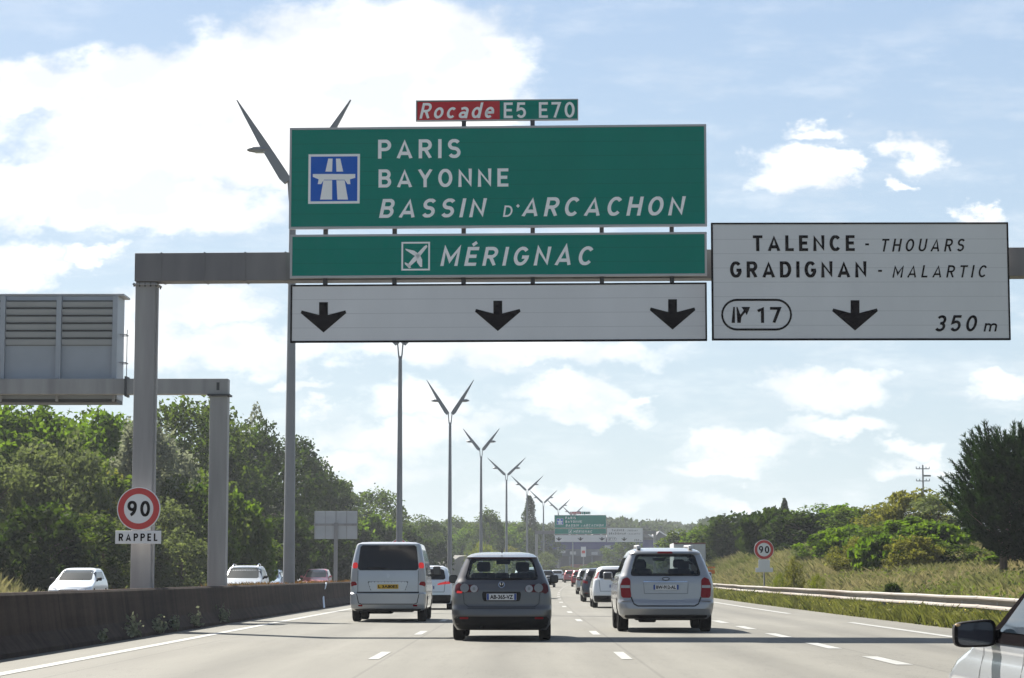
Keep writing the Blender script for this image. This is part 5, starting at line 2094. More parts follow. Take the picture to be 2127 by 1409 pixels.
# --- the near silver car at the frame edge
def near_car():
    L, W, H = 4.0, 0.85, 1.38
    belt, hood = 0.80, 0.70
    t = thing('silver_hatchback', 'silver car cut by the frame edge with black door mirror and bright bonnet', 'car', (3.30, 9.75, 0))
    tb = [
        (0.18, 0.16, L - 0.12, W - 0.07, 0.20, 0.40, 0.10, 0.12), (0.30, 0.03, L - 0.02, W - 0.015, 0.22, 0.5, 0.09, 0.16),
        (0.46, 0.0, L, W, 0.22, 0.55, 0.09, 0.18), (0.58, 0.03, L - 0.08, W, 0.20, 0.58, 0.07, 0.22),
        (0.66, 0.05, L - 0.26, W - 0.012, 0.20, 0.58, 0.07, 0.22),
        (0.72, 0.06, L - 0.55, W - 0.03, 0.20, 0.50, 0.07, 0.24), (0.775, 0.08, L - 0.95, W - 0.03, 0.20, 0.32, 0.07, 0.22), (0.80, 0.10, L - 1.15, W - 0.04, 0.20, 0.22, 0.06, 0.20),
        (0.90, 0.2, L - 1.42, W - 0.085, 0.18, 0.20, 0.06, 0.20), (1.15, 0.36, L - 1.98, W - 0.17, 0.16, 0.18, 0.06, 0.16),
        (1.28, 0.44, L - 2.3, 0.62, 0.14, 0.16, 0.06, 0.12), (1.34, 0.5, L - 2.5, 0.55, 0.14, 0.16, 0.06, 0.10), (1.38, 0.95, L - 2.8, 0.36, 0.12, 0.12, 0.05, 0.05)]
    S = Shape(tb)
    S.body(t, P_silver, (0.75, 3.12), 0.25)
    add_wheels(t, (0.75, 3.12), W, 0.25)
    S.patch('rear_window', 'rear', rounded([(-0.64, 0.88), (0.64, 0.88), (0.54, 1.25), (-0.54, 1.25)], 0.07), M_glassdark, t)
    S.patch('windscreen', 'front', rounded([(-0.68, 0.83), (0.68, 0.83), (0.55, 1.28), (-0.55, 1.28)], 0.06), M_glasspale, t, na=14, nz=14)
    for sd in ('left', 'right'):
        S.patch('window_frame', sd, [(0.7, 0.80), (2.80, 0.80), (2.62, 0.90), (2.08, 1.15), (1.74, 1.28), (0.8, 1.26)], M_trim, t, off=0.006, na=24, nz=14)
        S.patch('side_window', sd, [(1.55, 0.85), (2.20, 0.85), (2.12, 0.90), (1.72, 1.12), (1.58, 1.21), (1.55, 1.21)], M_sideglass, t, off=0.012, na=18, nz=14)
        S.patch('side_window', sd, [(0.78, 0.835), (1.48, 0.835), (1.48, 1.22), (0.86, 1.20)], M_sideglass, t, off=0.012, na=12, nz=12)
        mb = MB()
        S.ribbon(mb, sd, [(2.50, 0.79), (2.54, 0.30)], 0.012)
        S.ribbon(mb, sd, [(1.52, 0.79), (1.52, 0.28)], 0.012)
        mb.build('door_gap', M_seam, t)
        mb = MB()
        S.ribbon(mb, sd, [(0.75, 0.805), (2.72, 0.805)], 0.025, off=0.012)
        mb.build('waist_strip', M_trim, t)
    for s in (-1, 1):
        f = (lambda p: p) if s == 1 else mirror_poly
        S.patch('headlight', 'front', f(rounded([(0.36, 0.50), (0.76, 0.54), (0.72, 0.66), (0.42, 0.60)], 0.03)), M_headlamp, t)
        S.patch('tail_light', 'rear', f(rounded([(0.58, 0.62), (0.81, 0.63), (0.79, 0.79), (0.60, 0.77)], 0.03)), M_lampred, t)
    # door mirror: rounded shell with inset glass, on the driver side
    for s in (-1, 1):
        yc, zc = 2.24, 0.838
        xs = S.side(yc, 0.80)
        cx = xs + 0.118
        vs, fs = [], []
        n = 28
        layers = [(-0.055, 0.93), (-0.05, 1.0), (0.0, 1.0), (0.05, 0.93), (0.085, 0.74), (0.10, 0.45), (0.105, 0.05)]

        def outline(k, sc):
            a = 2 * math.pi * k / n
            ca, sa = math.cos(a), math.sin(a)
            e = 0.42
            xx = math.copysign(abs(ca) ** e, ca) * 0.110 * sc
            zz = math.copysign(abs(sa) ** e, sa) * 0.070 * sc
            zz *= 1.0 - 0.16 * (xx / 0.11) if zz > 0 else 1.0 + 0.05 * (xx / 0.11)
            return xx, zz
        for (dy, sc) in layers:
            for k in range(n):
                xx, zz = outline(k, sc)
                vs.append((s * (cx + xx), yc + dy, zc + zz))
        for i in range(len(layers) - 1):
            for k in range(n):
                fs.append((i * n + k, i * n + (k + 1) % n, (i + 1) * n + (k + 1) % n, (i + 1) * n + k))
        fs.append(tuple(range(n)))
        fs.append(tuple(range((len(layers) - 1) * n, len(layers) * n)))
        mb = MB()
        mb.add(vs, fs)
        mb.add([(s * (xs - 0.05), yc - 0.03, 0.795), (s * (xs + 0.07), yc - 0.02, 0.775), (s * (xs + 0.07), yc - 0.02, 0.83), (s * (xs - 0.03), yc - 0.03, 0.87),
                (s * (xs - 0.05), yc + 0.14, 0.795), (s * (xs + 0.06), yc + 0.05, 0.775), (s * (xs + 0.06), yc + 0.05, 0.83), (s * (xs - 0.05), yc + 0.14, 0.86)],
               [(0, 1, 2, 3), (4, 7, 6, 5), (0, 4, 5, 1), (3, 2, 6, 7), (1, 5, 6, 2), (0, 3, 7, 4)])
        o = mb.build('door_mirror', M_plastic, t, smooth=True, angle=45)
        gv = []
        for k in range(n):
            xx, zz = outline(k, 0.84)
            gv.append((s * (cx + xx), yc - 0.0575, zc + zz))
        obj_from('mirror_glass', gv, [tuple(range(n)) if s == 1 else tuple(range(n))[::-1]], M_mirror, o)
        MB().box(s * (cx + 0.088) - 0.013, s * (cx + 0.088) + 0.013, yc - 0.058, yc - 0.02, zc + 0.038, zc + 0.052, bev=0.005).build('indicator', M_amber, o)


M_trim = mat('matt_black_trim', (0.008, 0.007, 0.008), 1.0, spec=0.0)
M_sideglass = mat('side_glass', (0.012, 0.018, 0.026), 0.04, spec=0.5)
near_car()


# --- box truck ahead on the slip lane
def box_truck():
    Y = 180.0
    p0, p1 = at(1400, 1200, Y), at(1466, 1200, Y)
    top = at(1430, 1128, Y).z
    xc = (p0.x + p1.x) / 2
    hw = (p1.x - p0.x) / 2
    t = thing('box_truck', 'white box truck with plain rear doors on the slip lane past the people carrier', 'truck', (xc, Y, elev(Y)), R(-1.5))
    H = top - elev(Y)
    mw = mat('truck_white', (0.52, 0.52, 0.54), 0.5, vary=0.04, scale=1)
    MB().box(-hw, hw, 0, 8.2, 1.05, H, bev=0.03).build('cargo_box', mw, t)
    MB().box(-hw - 0.01, hw + 0.01, -0.02, 0.1, H - 0.10, H + 0.03).build('rear_header', mat('truck_red', (0.13, 0.03, 0.035), 0.5), t)
    for s in (-1, 1):
        MB().box(min(s * 0.02, s * (hw - 0.08)), max(s * 0.02, s * (hw - 0.08)), -0.025, -0.002, 1.12, H - 0.14).build('rear_door', mw, t)
        mb = MB()
        mb.tube([(s * 0.35, -0.04, 1.2), (s * 0.35, -0.04, H - 0.2)], 0.02, 6)
        mb.build('door_bar', M_alu, t)
        MB().box(s * (hw - 0.25) - 0.12, s * (hw - 0.25) + 0.12, -0.03, 0.02, 0.80, 0.94).build('tail_light', M_lampred, t)
        for y in (1.4, 7.0, 9.2):
            MB().tube([(s * (hw - 0.35), y, 0.5), (s * (hw - 0.02), y, 0.5)], 0.5, 20).build('wheel', M_tyre, t, smooth=True)
    MB().box(0.05, hw * 0.62, -0.031, -0.026, H - 1.22, H - 1.02).build('door_label', M_dark, t)
    MB().box(-hw + 0.2, hw - 0.2, 0.1, 9.6, 0.62, 1.04).build('chassis', M_under, t)
    MB().box(-hw + 0.08, hw - 0.08, 8.4, 10.3, 0.7, 3.0, bev=0.12).build('cab', mw, t)


box_truck()

# ------------------------------------------------------------------ guardrail on the outer edge
def guardrail():
    t = thing('guard_rail', 'long galvanised crash barrier between the grassy verge and the dry bank', 'guard rail', (10.4, 12, 0))
    prof = [(0.03, 0.745), (-0.02, 0.745), (-0.055, 0.72), (-0.06, 0.685), (0.035, 0.635), (0.045, 0.565), (-0.05, 0.515), (-0.06, 0.48), (-0.03, 0.45), (0.03, 0.445)]
    Ys = list(np.arange(12, 60, 4)) + list(np.arange(60, 330, 4))
    vs, fs = [], []
    n = len(prof)
    g = random.Random(3)
    for Y in Ys:
        c, e = curve(Y), elev(Y)
        w = g.uniform(-0.012, 0.012)
        vs += [(u + c, Y - 12, z + e + w - 0.07) for u, z in prof]
    for i in range(len(Ys) - 1):
        for k in range(n - 1):
            fs.append((i * n + k, (i + 1) * n + k, (i + 1) * n + k + 1, i * n + k + 1))
    mr = mat('weathered_galvanised', (0.27, 0.255, 0.235), 0.6, metal=0.0, scale=0.5, stretch=(1, 0.15, 1), col2=(0.15, 0.115, 0.09))
    obj_from('rail', vs, fs, mr, t)
    mb = MB()
    for i in range(2, len(Ys), 1):
        Y = Ys[i]
        sv = []
        for dY in (-0.17, 0.17):
            c, e = curve(Y + dY), elev(Y + dY)
            sv += [(u + c - 0.006, Y + dY - 12, z + e - 0.07 + (vs[i * n + k][2] - (z + elev(Y) - 0.07)) + 0.003) for k, (u, z) in enumerate(prof)]
        mb.add(sv, [(k, n + k, n + k + 1, k + 1) for k in range(n - 1)])
    mb.build('splice_plates', mr, t)
    y = 14
    k = 0
    while y < 330 and k < 98:
        c, e = curve(y), elev(y)
        MB().box(c + 0.03, c + 0.11, y - 12.05, y - 11.95, e, e + 0.62).build('post', M_steel, t)
        y += 4 if y < 250 else 8
        k += 1


guardrail()

# ------------------------------------------------------------------ sign seen from behind in the median, strap, orange marker, pylon
def back_sign():
    Y = 118.0
    a, b = at(653, 1062, Y), at(742, 1120, Y)
    x0, x1, z1, z0 = a.x, b.x, a.z, b.z
    xc = at(698, 1100, Y).x
    t = thing('road_sign', 'blank grey back of a road sign on a single post in the median', 'road sign', (xc, Y, elev(Y) + 0.7))
    zb = elev(Y) + 0.7
    MB().box(x0 - xc, x1 - xc, 0, 0.05, z0 - zb, z1 - zb, bev=0.01).build('panel', M_signback, t)
    mb = MB()
    zm = at(698, 1090, Y).z - zb
    mb.box(x0 - xc - 0.02, x1 - xc + 0.02, -0.05, -0.002, zm - 0.06, zm + 0.06)
    mb.build('crossbar', M_steel, t)
    mb = MB()
    for k in range(5):
        x = x0 - xc + (x1 - x0) * (k + 0.02) / 4.05
        mb.box(x, x + 0.03, -0.02, -0.003, z0 - zb, zm - 0.07)
        mb.box(x, x + 0.03, -0.02, -0.003, zm + 0.07, z1 - zb)
    mb.build('stiffener', M_steel, t)
    MB().box(-0.10, 0.10, -0.12, -0.055, 0, zm + 0.1, bev=0.015).build('post', M_steel, t)


back_sign()


def strap():
    Y = 86.0
    mb = MB()
    pts = [at(650, 1214, Y), at(653, 1240, Y), at(667, 1254, Y - 3)]
    pts = [(-7.38, 84.0, 0.91), (-7.36, 82.5, 0.45), (-7.10, 80.0, 0.03)]
    pts = [Vector(q) for q in pts]
    w = Vector((0.0, 0.35, 0))
    vs = []
    for q in pts:
        vs += [q + Vector((0.03, -0.15, 0)), q + Vector((0.03, 0.25, 0)), q + Vector((0.06, 0.25, 0)), q + Vector((0.06, -0.15, 0))]
    fs = []
    for i in range(2):
        for j in range(4):
            fs.append((4 * i + j, 4 * i + (j + 1) % 4, 4 * i + 4 + (j + 1) % 4, 4 * i + 4 + j))
    fs += [(3, 2, 1, 0), (8, 9, 10, 11)]
    mb.add(vs, fs)
    o = mb.build('strap', mat('pale_blue_strap', (0.55, 0.62, 0.70), 0.5), None)
    tag(o, 'bent pale strip hanging over the face of the concrete barrier', 'strap')


strap()


def marker():
    Y = 128.0
    b = at(1478, 1190, Y)
    zg = ground(b.x, Y)
    t = thing('marker_post', 'small orange marker panels on a stake in the dry grass', 'marker', (b.x, Y, zg))
    z0 = at(1478, 1192, Y).z - zg
    mo = mat('orange_panel', (0.50, 0.13, 0.015), 0.5)
    MB().box(-0.03, 0.03, 0.0, 0.04, 0, z0 + 0.4).build('stake', M_steel, t)
    MB().box(-0.22, 0.18, -0.03, -0.005, z0, z0 + 0.22).build('panel', mo, t)
    MB().box(-0.22, 0.2, -0.03, -0.005, z0 + 0.30, z0 + 0.40).build('panel', mo, t)


marker()


def pylon():
    Y = 260.0
    b = at(1918, 1040, Y)
    top = at(1918, 966, Y).z
    zg = ground(b.x, Y) - 0.3
    t = thing('power_pole', 'thin steel power pole with crossarms above the bushes on the bank', 'power pole', (b.x, Y, zg))
    H = top - zg
    mb = MB()
    mb.tube([(0, 0, 0), (0, 0, H)], [0.15, 0.09], 8)
    mb.build('pole', M_lamp, t, smooth=True)
    for dz, w in ((0.45, 0.75), (1.85, 0.75)):
        mb = MB()
        mb.box(-w, w, -0.05, 0.05, H - dz - 0.05, H - dz + 0.05)
        for x in (-w, -w * 0.5, w * 0.5, w):
            mb.tube([(x, 0, H - dz), (x, 0, H - dz + 0.25)], 0.05, 6)
        mb.build('crossarm', M_lamp, t)
    MB().box(0.1, 0.9, -0.08, 0.08, H - 1.35, H - 1.15).build('switch_box', M_lamp, t)


pylon()

# ------------------------------------------------------------------ blue store beyond the bend
def store():
    Y = 520.0
    xl, xr = at(1128, 1150, Y).x, at(1425, 1150, Y).x
    z = lambda py: at(1250, py, Y).z
    base = elev(Y) - 0.3
    t = thing('store_building', 'large blue store with zigzag roof beyond the bend in the road', 'building', ((xl + xr) / 2, Y, base))
    w = (xr - xl) / 2
    D = 26.0
    h = lambda py: z(py) - base
    mblue = mat('store_blue', (0.022, 0.028, 0.15), 0.85, vary=0.15, scale=0.4, spec=0.1)
    mgrey = mat('store_grey', (0.05, 0.055, 0.08), 0.7, scale=0.35, col2=(0.15, 0.165, 0.20), stretch=(1, 1, 2), spec=0.15)
    mdk = mat('store_dark', (0.03, 0.03, 0.05), 0.6)
    mroof = mat('store_roof', (0.10, 0.10, 0.11), 0.7)
    mred = mat('store_red_panel', (0.22, 0.06, 0.07), 0.6, vary=0.3, scale=0.4)
    MB().box(-w, w, 0.6, D, 0, h(1155)).build('ground_floor', mdk, t)
    MB().box(-w, w, 0.0, D, h(1155), h(1141)).build('glazed_storey', mgrey, t)
    MB().box(-w - 0.3, w + 0.3, -0.2, D, h(1141), h(1122)).build('blue_fascia', mblue, t)
    mb = MB()
    n = 9
    ws = 2 * w / n
    zr0, zr1 = h(1120), h(1103)
    mb.box(-w, w, 0.4, D, h(1122), zr0 + 0.3)
    mb.build('upper_wall', mroof, t)
    mb = MB()
    me_ = MB()
    for k in range(n):
        x0 = -w + k * ws
        mb.add([(x0, -0.6, zr0 + 0.35), (x0 + ws * 0.35, -0.6, zr1), (x0 + ws, -0.6, zr0 + 0.35), (x0, D, zr0 + 0.35), (x0 + ws * 0.35, D, zr1), (x0 + ws, D, zr0 + 0.35)],
               [(0, 1, 2)[::-1], (3, 4, 5), (0, 3, 4, 1), (1, 4, 5, 2)])
        me_.add([(x0 + ws * 0.35, -0.65, zr1 + 0.05), (x0 + ws, -0.65, zr0 + 0.4), (x0 + ws, -0.65, zr0 + 0.1), (x0 + ws * 0.35, -0.65, zr1 - 0.3)], [(0, 3, 2, 1)])
    rf = mb.build('roof', mroof, t)
    me_.build('roof_edge', M_plain_white, rf)
    for k in range(7):
        x = -w + 1.0 + k * (2 * w - 2) / 6
        MB().box(x - 0.2, x + 0.2, -0.1, 0.3, 0, h(1156)).build('column', mgrey, t)
    MB().box(-w + 6, -w + 14, 0.2, 0.55, 0, h(1172)).build('shopfront', mred, t)
    MB().box(-w + 2.4, -w + 4.2, -0.6, 0.0, 0, h(1157)).build('entrance_pier', mdk, t)
    for k, (px, py) in enumerate(((1190, 1149), (1262, 1136), (1235, 1150), (1305, 1130), (1168, 1146))):
        x = at(px, py, Y).x - t.location.x
        MB().box(x - 0.7, x + 0.7, -0.28, -0.21, h(py) - 0.35, h(py) + 0.35).build('wall_panel', M_signback, t)
    # roadside totem sign
    Y2 = 470.0
    a = at(1212, 1160, Y2)
    q = thing('totem_sign', 'white and red totem sign standing in front of the blue store', 'sign', (a.x, Y2, elev(Y2)))
    zt = at(1212, 1136, Y2).z - elev(Y2)
    zb = at(1212, 1157, Y2).z - elev(Y2)
    MB().box(-0.5, 0.5, 0, 0.25, zb, zt).build('panel', M_plain_white, q)
    MB().box(-0.35, 0.35, -0.02, -0.003, zb + (zt - zb) * 0.35, zb + (zt - zb) * 0.62).build('red_mark', mat('totem_red', (0.55, 0.06, 0.05), 0.5), q)
    MB().box(-0.12, 0.12, 0.05, 0.2, 0, zb).build('post', M_steel, q)


store()


def far_wall():
    """dark low barrier across the outside of the bend"""
    vs, fs = [], []
    Ys = list(np.arange(430, 560, 10))
    prof = [(9.9, -0.02), (9.9, 0.85), (10.1, 0.85), (10.1, -0.02)]
    barrier('concrete_barrier', 'low dark barrier along the outside of the bend below the blue store', prof, Ys)


far_wall()


# slip road climbing beyond the median
def slip_road():
    vs, fs = [], []
    pts = [(300, -22.5, 0.6), (330, -21.5, 2.2), (365, -22.5, 3.6), (420, -25, 4.2)]
    for (Y, u, z) in pts:
        c = curve(Y) + u
        e = elev(Y)
        vs += [(c - 5, Y, e + z), (c + 2.5, Y, e + z - 0.1), (c + 2.6, Y, e - 0.5)]
    for i in range(len(pts) - 1):
        fs += [(3 * i, 3 * i + 1, 3 * i + 4, 3 * i + 3), (3 * i + 1, 3 * i + 2, 3 * i + 5, 3 * i + 4)]
    o = obj_from('slip_road', vs, fs, M_road)
    tag(o, kind='structure')


slip_road()

# ------------------------------------------------------------------ vegetation
M_bark = mat('bark', (0.10, 0.075, 0.055), 0.95, vary=0.35, scale=3)
LEAF = {
    'bright': leaf_mat('leaf_bright', (0.0330, 0.0630, 0.0084), (0.1134, 0.1620, 0.0227), 0.5),
    'dark': leaf_mat('leaf_dark', (0.0125, 0.0259, 0.0068), (0.0420, 0.0600, 0.0132), 0.42),
    'mid': leaf_mat('leaf_mid', (0.0225, 0.0432, 0.0103), (0.0891, 0.1134, 0.0259), 0.45),
    'olive': leaf_mat('leaf_olive', (0.0552, 0.0719, 0.0270), (0.1548, 0.1813, 0.0821), 0.42, tcol=(1.25, 1.3, 0.8)),
    'grey': leaf_mat('leaf_grey', (0.1215, 0.1337, 0.0891), (0.3054, 0.3159, 0.2317), 0.38, tcol=(1.1, 1.15, 0.95)),
    'yellow': leaf_mat('leaf_yellow', (0.0720, 0.0810, 0.0150), (0.1944, 0.1903, 0.0486), 0.45, tcol=(1.3, 1.3, 0.7)),
    'pine': leaf_mat('needle_green', (0.0084, 0.0204, 0.0072), (0.0228, 0.0450, 0.0132), 0.3),
    'lime': leaf_mat('leaf_lime', (0.0840, 0.1020, 0.0120), (0.1560, 0.1620, 0.0210), 0.5),
}


def np_mesh(name, V, F4, m):
    """V (n,3) float, F4 (k,4) int quads"""
    me = bpy.data.meshes.new(name)
    me.vertices.add(len(V))
    me.vertices.foreach_set('co', V.astype(np.float32).ravel())
    k = len(F4)
    w = F4.shape[1]
    me.loops.add(k * w)
    me.polygons.add(k)
    me.loops.foreach_set('vertex_index', F4.astype(np.int32).ravel())
    me.polygons.foreach_set('loop_start', np.arange(0, k * w, w, dtype=np.int32))
    me.polygons.foreach_set('loop_total', np.full(k, w, dtype=np.int32))
    me.materials.append(m)
    me.update(calc_edges=True)
    me.validate()
    return me


def leaves_at(C, size, g, elong=1.6, bias=None, bias_w=0.0):
    """C (n,3) leaf centres -> quads with random attitudes"""
    n = len(C)
    d = g.normal(size=(n, 3))
    if bias is not None:
        d = d / np.linalg.norm(d, axis=1, keepdims=True) + bias * bias_w
    d /= np.linalg.norm(d, axis=1, keepdims=True)
    r = g.normal(size=(n, 3))
    e = np.cross(d, r)
    e /= np.linalg.norm(e, axis=1, keepdims=True) + 1e-9
    s = size * g.uniform(0.6, 1.35, size=(n, 1))
    a, b = d * s * elong * 0.5, e * s * 0.5
    V = np.stack([C - a, C + b * 0.9 - a * 0.1, C + a, C - b * 0.9 - a * 0.1], axis=1).reshape(-1, 3)
    F = np.arange(4 * n).reshape(-1, 4)
    return V, F


def crown_mesh(kind, seed):
    """unit-ish crowns: height 1 (z 0..1), radius about 1 in xy, to be scaled"""
    g = np.random.default_rng(seed)
    pts, bias = [], []
    if kind in ('round', 'tall', 'bush', 'loose'):
        nb = {'round': 95, 'tall': 105, 'bush': 80, 'loose': 75}[kind]
        per = {'round': 85, 'tall': 80, 'bush': 75, 'loose': 70}[kind]
        for i in range(nb):
            while True:
                p = g.uniform(-1, 1, 3)
                r = np.linalg.norm(p)
                if 0.45 < r < 1:
                    break
            p = p / r * (r ** 0.45)
            z = 0.56 + p[2] * 0.44 if kind != 'bush' else 0.46 + p[2] * 0.54
            rad = 1.0
            if kind == 'tall':
                rad = 0.85 * (1.0 - 0.35 * abs(z - 0.45) * 2)
            lobe = 1 + 0.22 * math.sin(3 * math.atan2(p[1], p[0]) + seed) + 0.12 * math.sin(5 * z * 3 + seed)
            c = np.array([p[0] * rad * lobe * 0.86, p[1] * rad * lobe * 0.86, z])
            br = g.uniform(0.13, 0.27)
            q = g.normal(size=(per, 3))
            q /= np.linalg.norm(q, axis=1, keepdims=True)
            rr = br * g.uniform(0.3, 1.0, size=(per, 1)) ** 0.5
            pt_ = c + q * rr * np.array([1.15, 1.15, 0.50 if kind != 'bush' else 0.62])
            pts.append(pt_)
            bias.append(q)
        C = np.concatenate(pts)
        # a few stray sprigs so the outline frays
        stray = C[g.integers(0, len(C), 260)] * np.array([1.07, 1.07, 1.03]) + g.normal(size=(260, 3)) * np.array([0.03, 0.03, 0.02])
        C = np.concatenate([C, stray])
        B = np.concatenate(bias + [g.normal(size=(260, 3))])
        return C, B
    if kind == 'cone':
        n = 6500
        z = 1 - g.uniform(0, 1, n) ** 0.62
        ang = g.uniform(0, 2 * math.pi, n)
        tier = 0.78 + 0.22 * np.abs(np.sin(z * 26 + ang * 2))
        r = (1 - z) ** 0.8 * tier * g.uniform(0.45, 1.0, n) ** 0.5 + 0.02
        C = np.stack([r * np.cos(ang), r * np.sin(ang), z * 0.97 + 0.02 - 0.10 * r], axis=1)
        return C, C * np.array([1, 1, 0.0])
    if kind == 'poplar':
        n = 6500
        z = g.uniform(0.04, 1, n)
        ang = g.uniform(0, 2 * math.pi, n)
        env = np.sin(np.clip((z + 0.03) * 0.96, 0, 1) * math.pi) ** 0.55
        lump = 0.75 + 0.25 * np.sin(z * 34 + 3 * ang) * np.sin(ang * 2 + z * 11)
        r = env * lump * g.uniform(0.3, 1.0, n) ** 0.5
        C = np.stack([r * np.cos(ang), r * np.sin(ang), z], axis=1)
        return C, C * np.array([1, 1, 0.0])


CROWNS = {}


def get_crown(kind, leaf, seed, R_, H_):
    """crown mesh for true size R_ (radius) and H_ (height); leaves sized in metres"""
    key = (kind, leaf, seed)
    if key in CROWNS:
        return CROWNS[key]
    g = np.random.default_rng(seed + 100)
    C, B = crown_mesh(kind, seed)
    C = C * np.array([R_, R_, H_])
    sz = {'bright': 0.30, 'mid': 0.29, 'dark': 0.28, 'olive': 0.24, 'grey': 0.22, 'yellow': 0.22, 'pine': 0.3, 'lime': 0.16}[leaf]
    sz *= 0.74 if kind == 'bush' else 0.84
    if R_ < 1.0:
        sz *= 0.35
    V, F = leaves_at(C, sz, g, 1.5, B, 0.35)
    me = np_mesh('crown', V, F, LEAF[leaf])
    CROWNS[key] = (me, R_, H_)
    return CROWNS[key]


TRUNKS = {}


def get_trunk(seed, R_, H_, low=0.10):
    key = (seed, round(R_, 1), round(H_, 1))
    if key in TRUNKS:
        return TRUNKS[key]
    g = random.Random(seed)
    mb = MB()
    r0 = max(0.05, 0.022 * H_)
    top = (g.uniform(-.1, .1) * R_, g.uniform(-.1, .1) * R_, H_ * 0.82)
    mid = (g.uniform(-.05, .05) * R_, g.uniform(-.05, .05) * R_, H_ * 0.4)
    mb.tube([(0, 0, -0.4), (0, 0, H_ * 0.1), mid, top], [r0 * 1.25, r0, r0 * 0.7, r0 * 0.15], 8)
    for k in range(7):
        a = g.uniform(0, 2 * math.pi)
        z = H_ * g.uniform(0.22, 0.62)
        rr = R_ * g.uniform(0.5, 0.85)
        s = (mid[0] * z / (H_ * 0.4), mid[1] * z / (H_ * 0.4), z) if z < H_ * 0.4 else (mid[0], mid[1], z)
        e = (math.cos(a) * rr, math.sin(a) * rr, z + H_ * g.uniform(0.08, 0.25))
        m_ = tuple((s[i] + e[i]) / 2 + (0, 0, H_ * 0.03)[i] for i in range(3))
        mb.tube([s, m_, e], [r0 * 0.45, r0 * 0.3, r0 * 0.08], 6)
    me = mb.build('trunk', M_bark, None, smooth=True)
    data = me.data
    bpy.data.objects.remove(me)
    TRUNKS[key] = data
    return data


def plant(name, label, cat, px, Y, top_py, rad, kind, leaf, seed, group=None, base=None, sink=0.0, trunk=True, x=None):
    """a tree or bush whose top shows at top_py; its radius in metres"""
    X = at(px, 1190, Y).x if x is None else x
    zg = ground(X, Y) if base is None else base
    H = at(px, top_py, Y).z - zg
    H = max(H, 0.5)
    me, R0, H0 = get_crown(kind, leaf, seed, rad, H)
    t = thing(name, label, cat, (X, Y, zg - sink), 0, group)
    c = bpy.data.objects.new('crown', me)
    COL.objects.link(c)
    c.parent = t
    c.scale = (rad / R0, rad / R0, H / H0)
    c.rotation_euler = (0, 0, rnd.uniform(0, 6.28))
    if trunk:
        d = get_trunk(seed, R0, H0)
        o = bpy.data.objects.new('trunk', d)
        COL.objects.link(o)
        o.parent = t
        o.scale = c.scale
    return t


GL = 'trees on the wooded bank beyond the oncoming road'
T = [  # px, Y, top, radius, kind, leaf, seed, name, label
    (-40, 128, 850, 4.2, 'round', 'bright', 11, 'broadleaf_tree', 'feathery bright green tree cut by the frame edge under the message board'),
    (62, 130, 846, 4.4, 'round', 'bright', 12, 'broadleaf_tree', 'feathery bright green tree with a broad crown below the message board'),
    (158, 133, 858, 4.0, 'round', 'bright', 13, 'broadleaf_tree', 'bright green tree between the broad feathery crown and the pale willow'),
    (238, 138, 880, 3.6, 'loose', 'bright', 14, 'broadleaf_tree', 'loose bright green tree just beside the gantry post with the 90 sign'),
    (300, 128, 872, 2.9, 'tall', 'grey', 21, 'willow_tree', 'pale silvery willow rising behind the gantry post'),
    (352, 136, 935, 2.6, 'tall', 'grey', 21, 'willow_tree', 'lower silvery tree between the two gantry posts'),
    (372, 165, 838, 3.6, 'loose', 'mid', 15, 'broadleaf_tree', 'tall thin-topped tree between the two gantry posts'),
    (428, 172, 846, 3.8, 'round', 'mid', 16, 'broadleaf_tree', 'tall green tree directly behind the lower gantry post'),
    (470, 178, 905, 4.0, 'round', 'dark', 17, 'broadleaf_tree', 'dark tree beside the lower gantry post under the grey conifer'),
    (528, 205, 830, 4.2, 'cone', 'grey', 31, 'conifer_tree', 'grey-green pointed conifer standing highest on the bank'),
    (540, 190, 895, 4.4, 'round', 'dark', 17, 'broadleaf_tree', 'dark dense tree in front of the grey conifer'),
    (600, 215, 915, 4.2, 'round', 'dark', 18, 'broadleaf_tree', 'dark tree right behind the tall lamp post'),
    (640, 228, 962, 4.0, 'round', 'dark', 17, 'broadleaf_tree', 'dark tree on the sunny side of the tall lamp post'),
    (690, 262, 1000, 4.2, 'loose', 'mid', 15, 'broadleaf_tree', 'airy green tree above the blank sign back'),
    (735, 272, 1030, 4.2, 'round', 'mid', 16, 'broadleaf_tree', 'rounded green tree just past the blank sign back'),
    (785, 300, 1022, 4.4, 'loose', 'mid', 15, 'broadleaf_tree', 'tall airy tree near the lamp post that rises above the van'),
    (845, 330, 1072, 4.8, 'round', 'mid', 19, 'broadleaf_tree', 'round tree behind the van roof on its far side'),
    (890, 350, 1085, 4.4, 'round', 'dark', 18, 'broadleaf_tree', 'dark round tree between the van and the lamp with both arms showing'),
]
for (px, Y, top, rad, kind, leaf, seed, nm, lb) in T:
    plant(nm, lb, 'tree', px, Y, top, rad, kind, leaf, seed, GL)

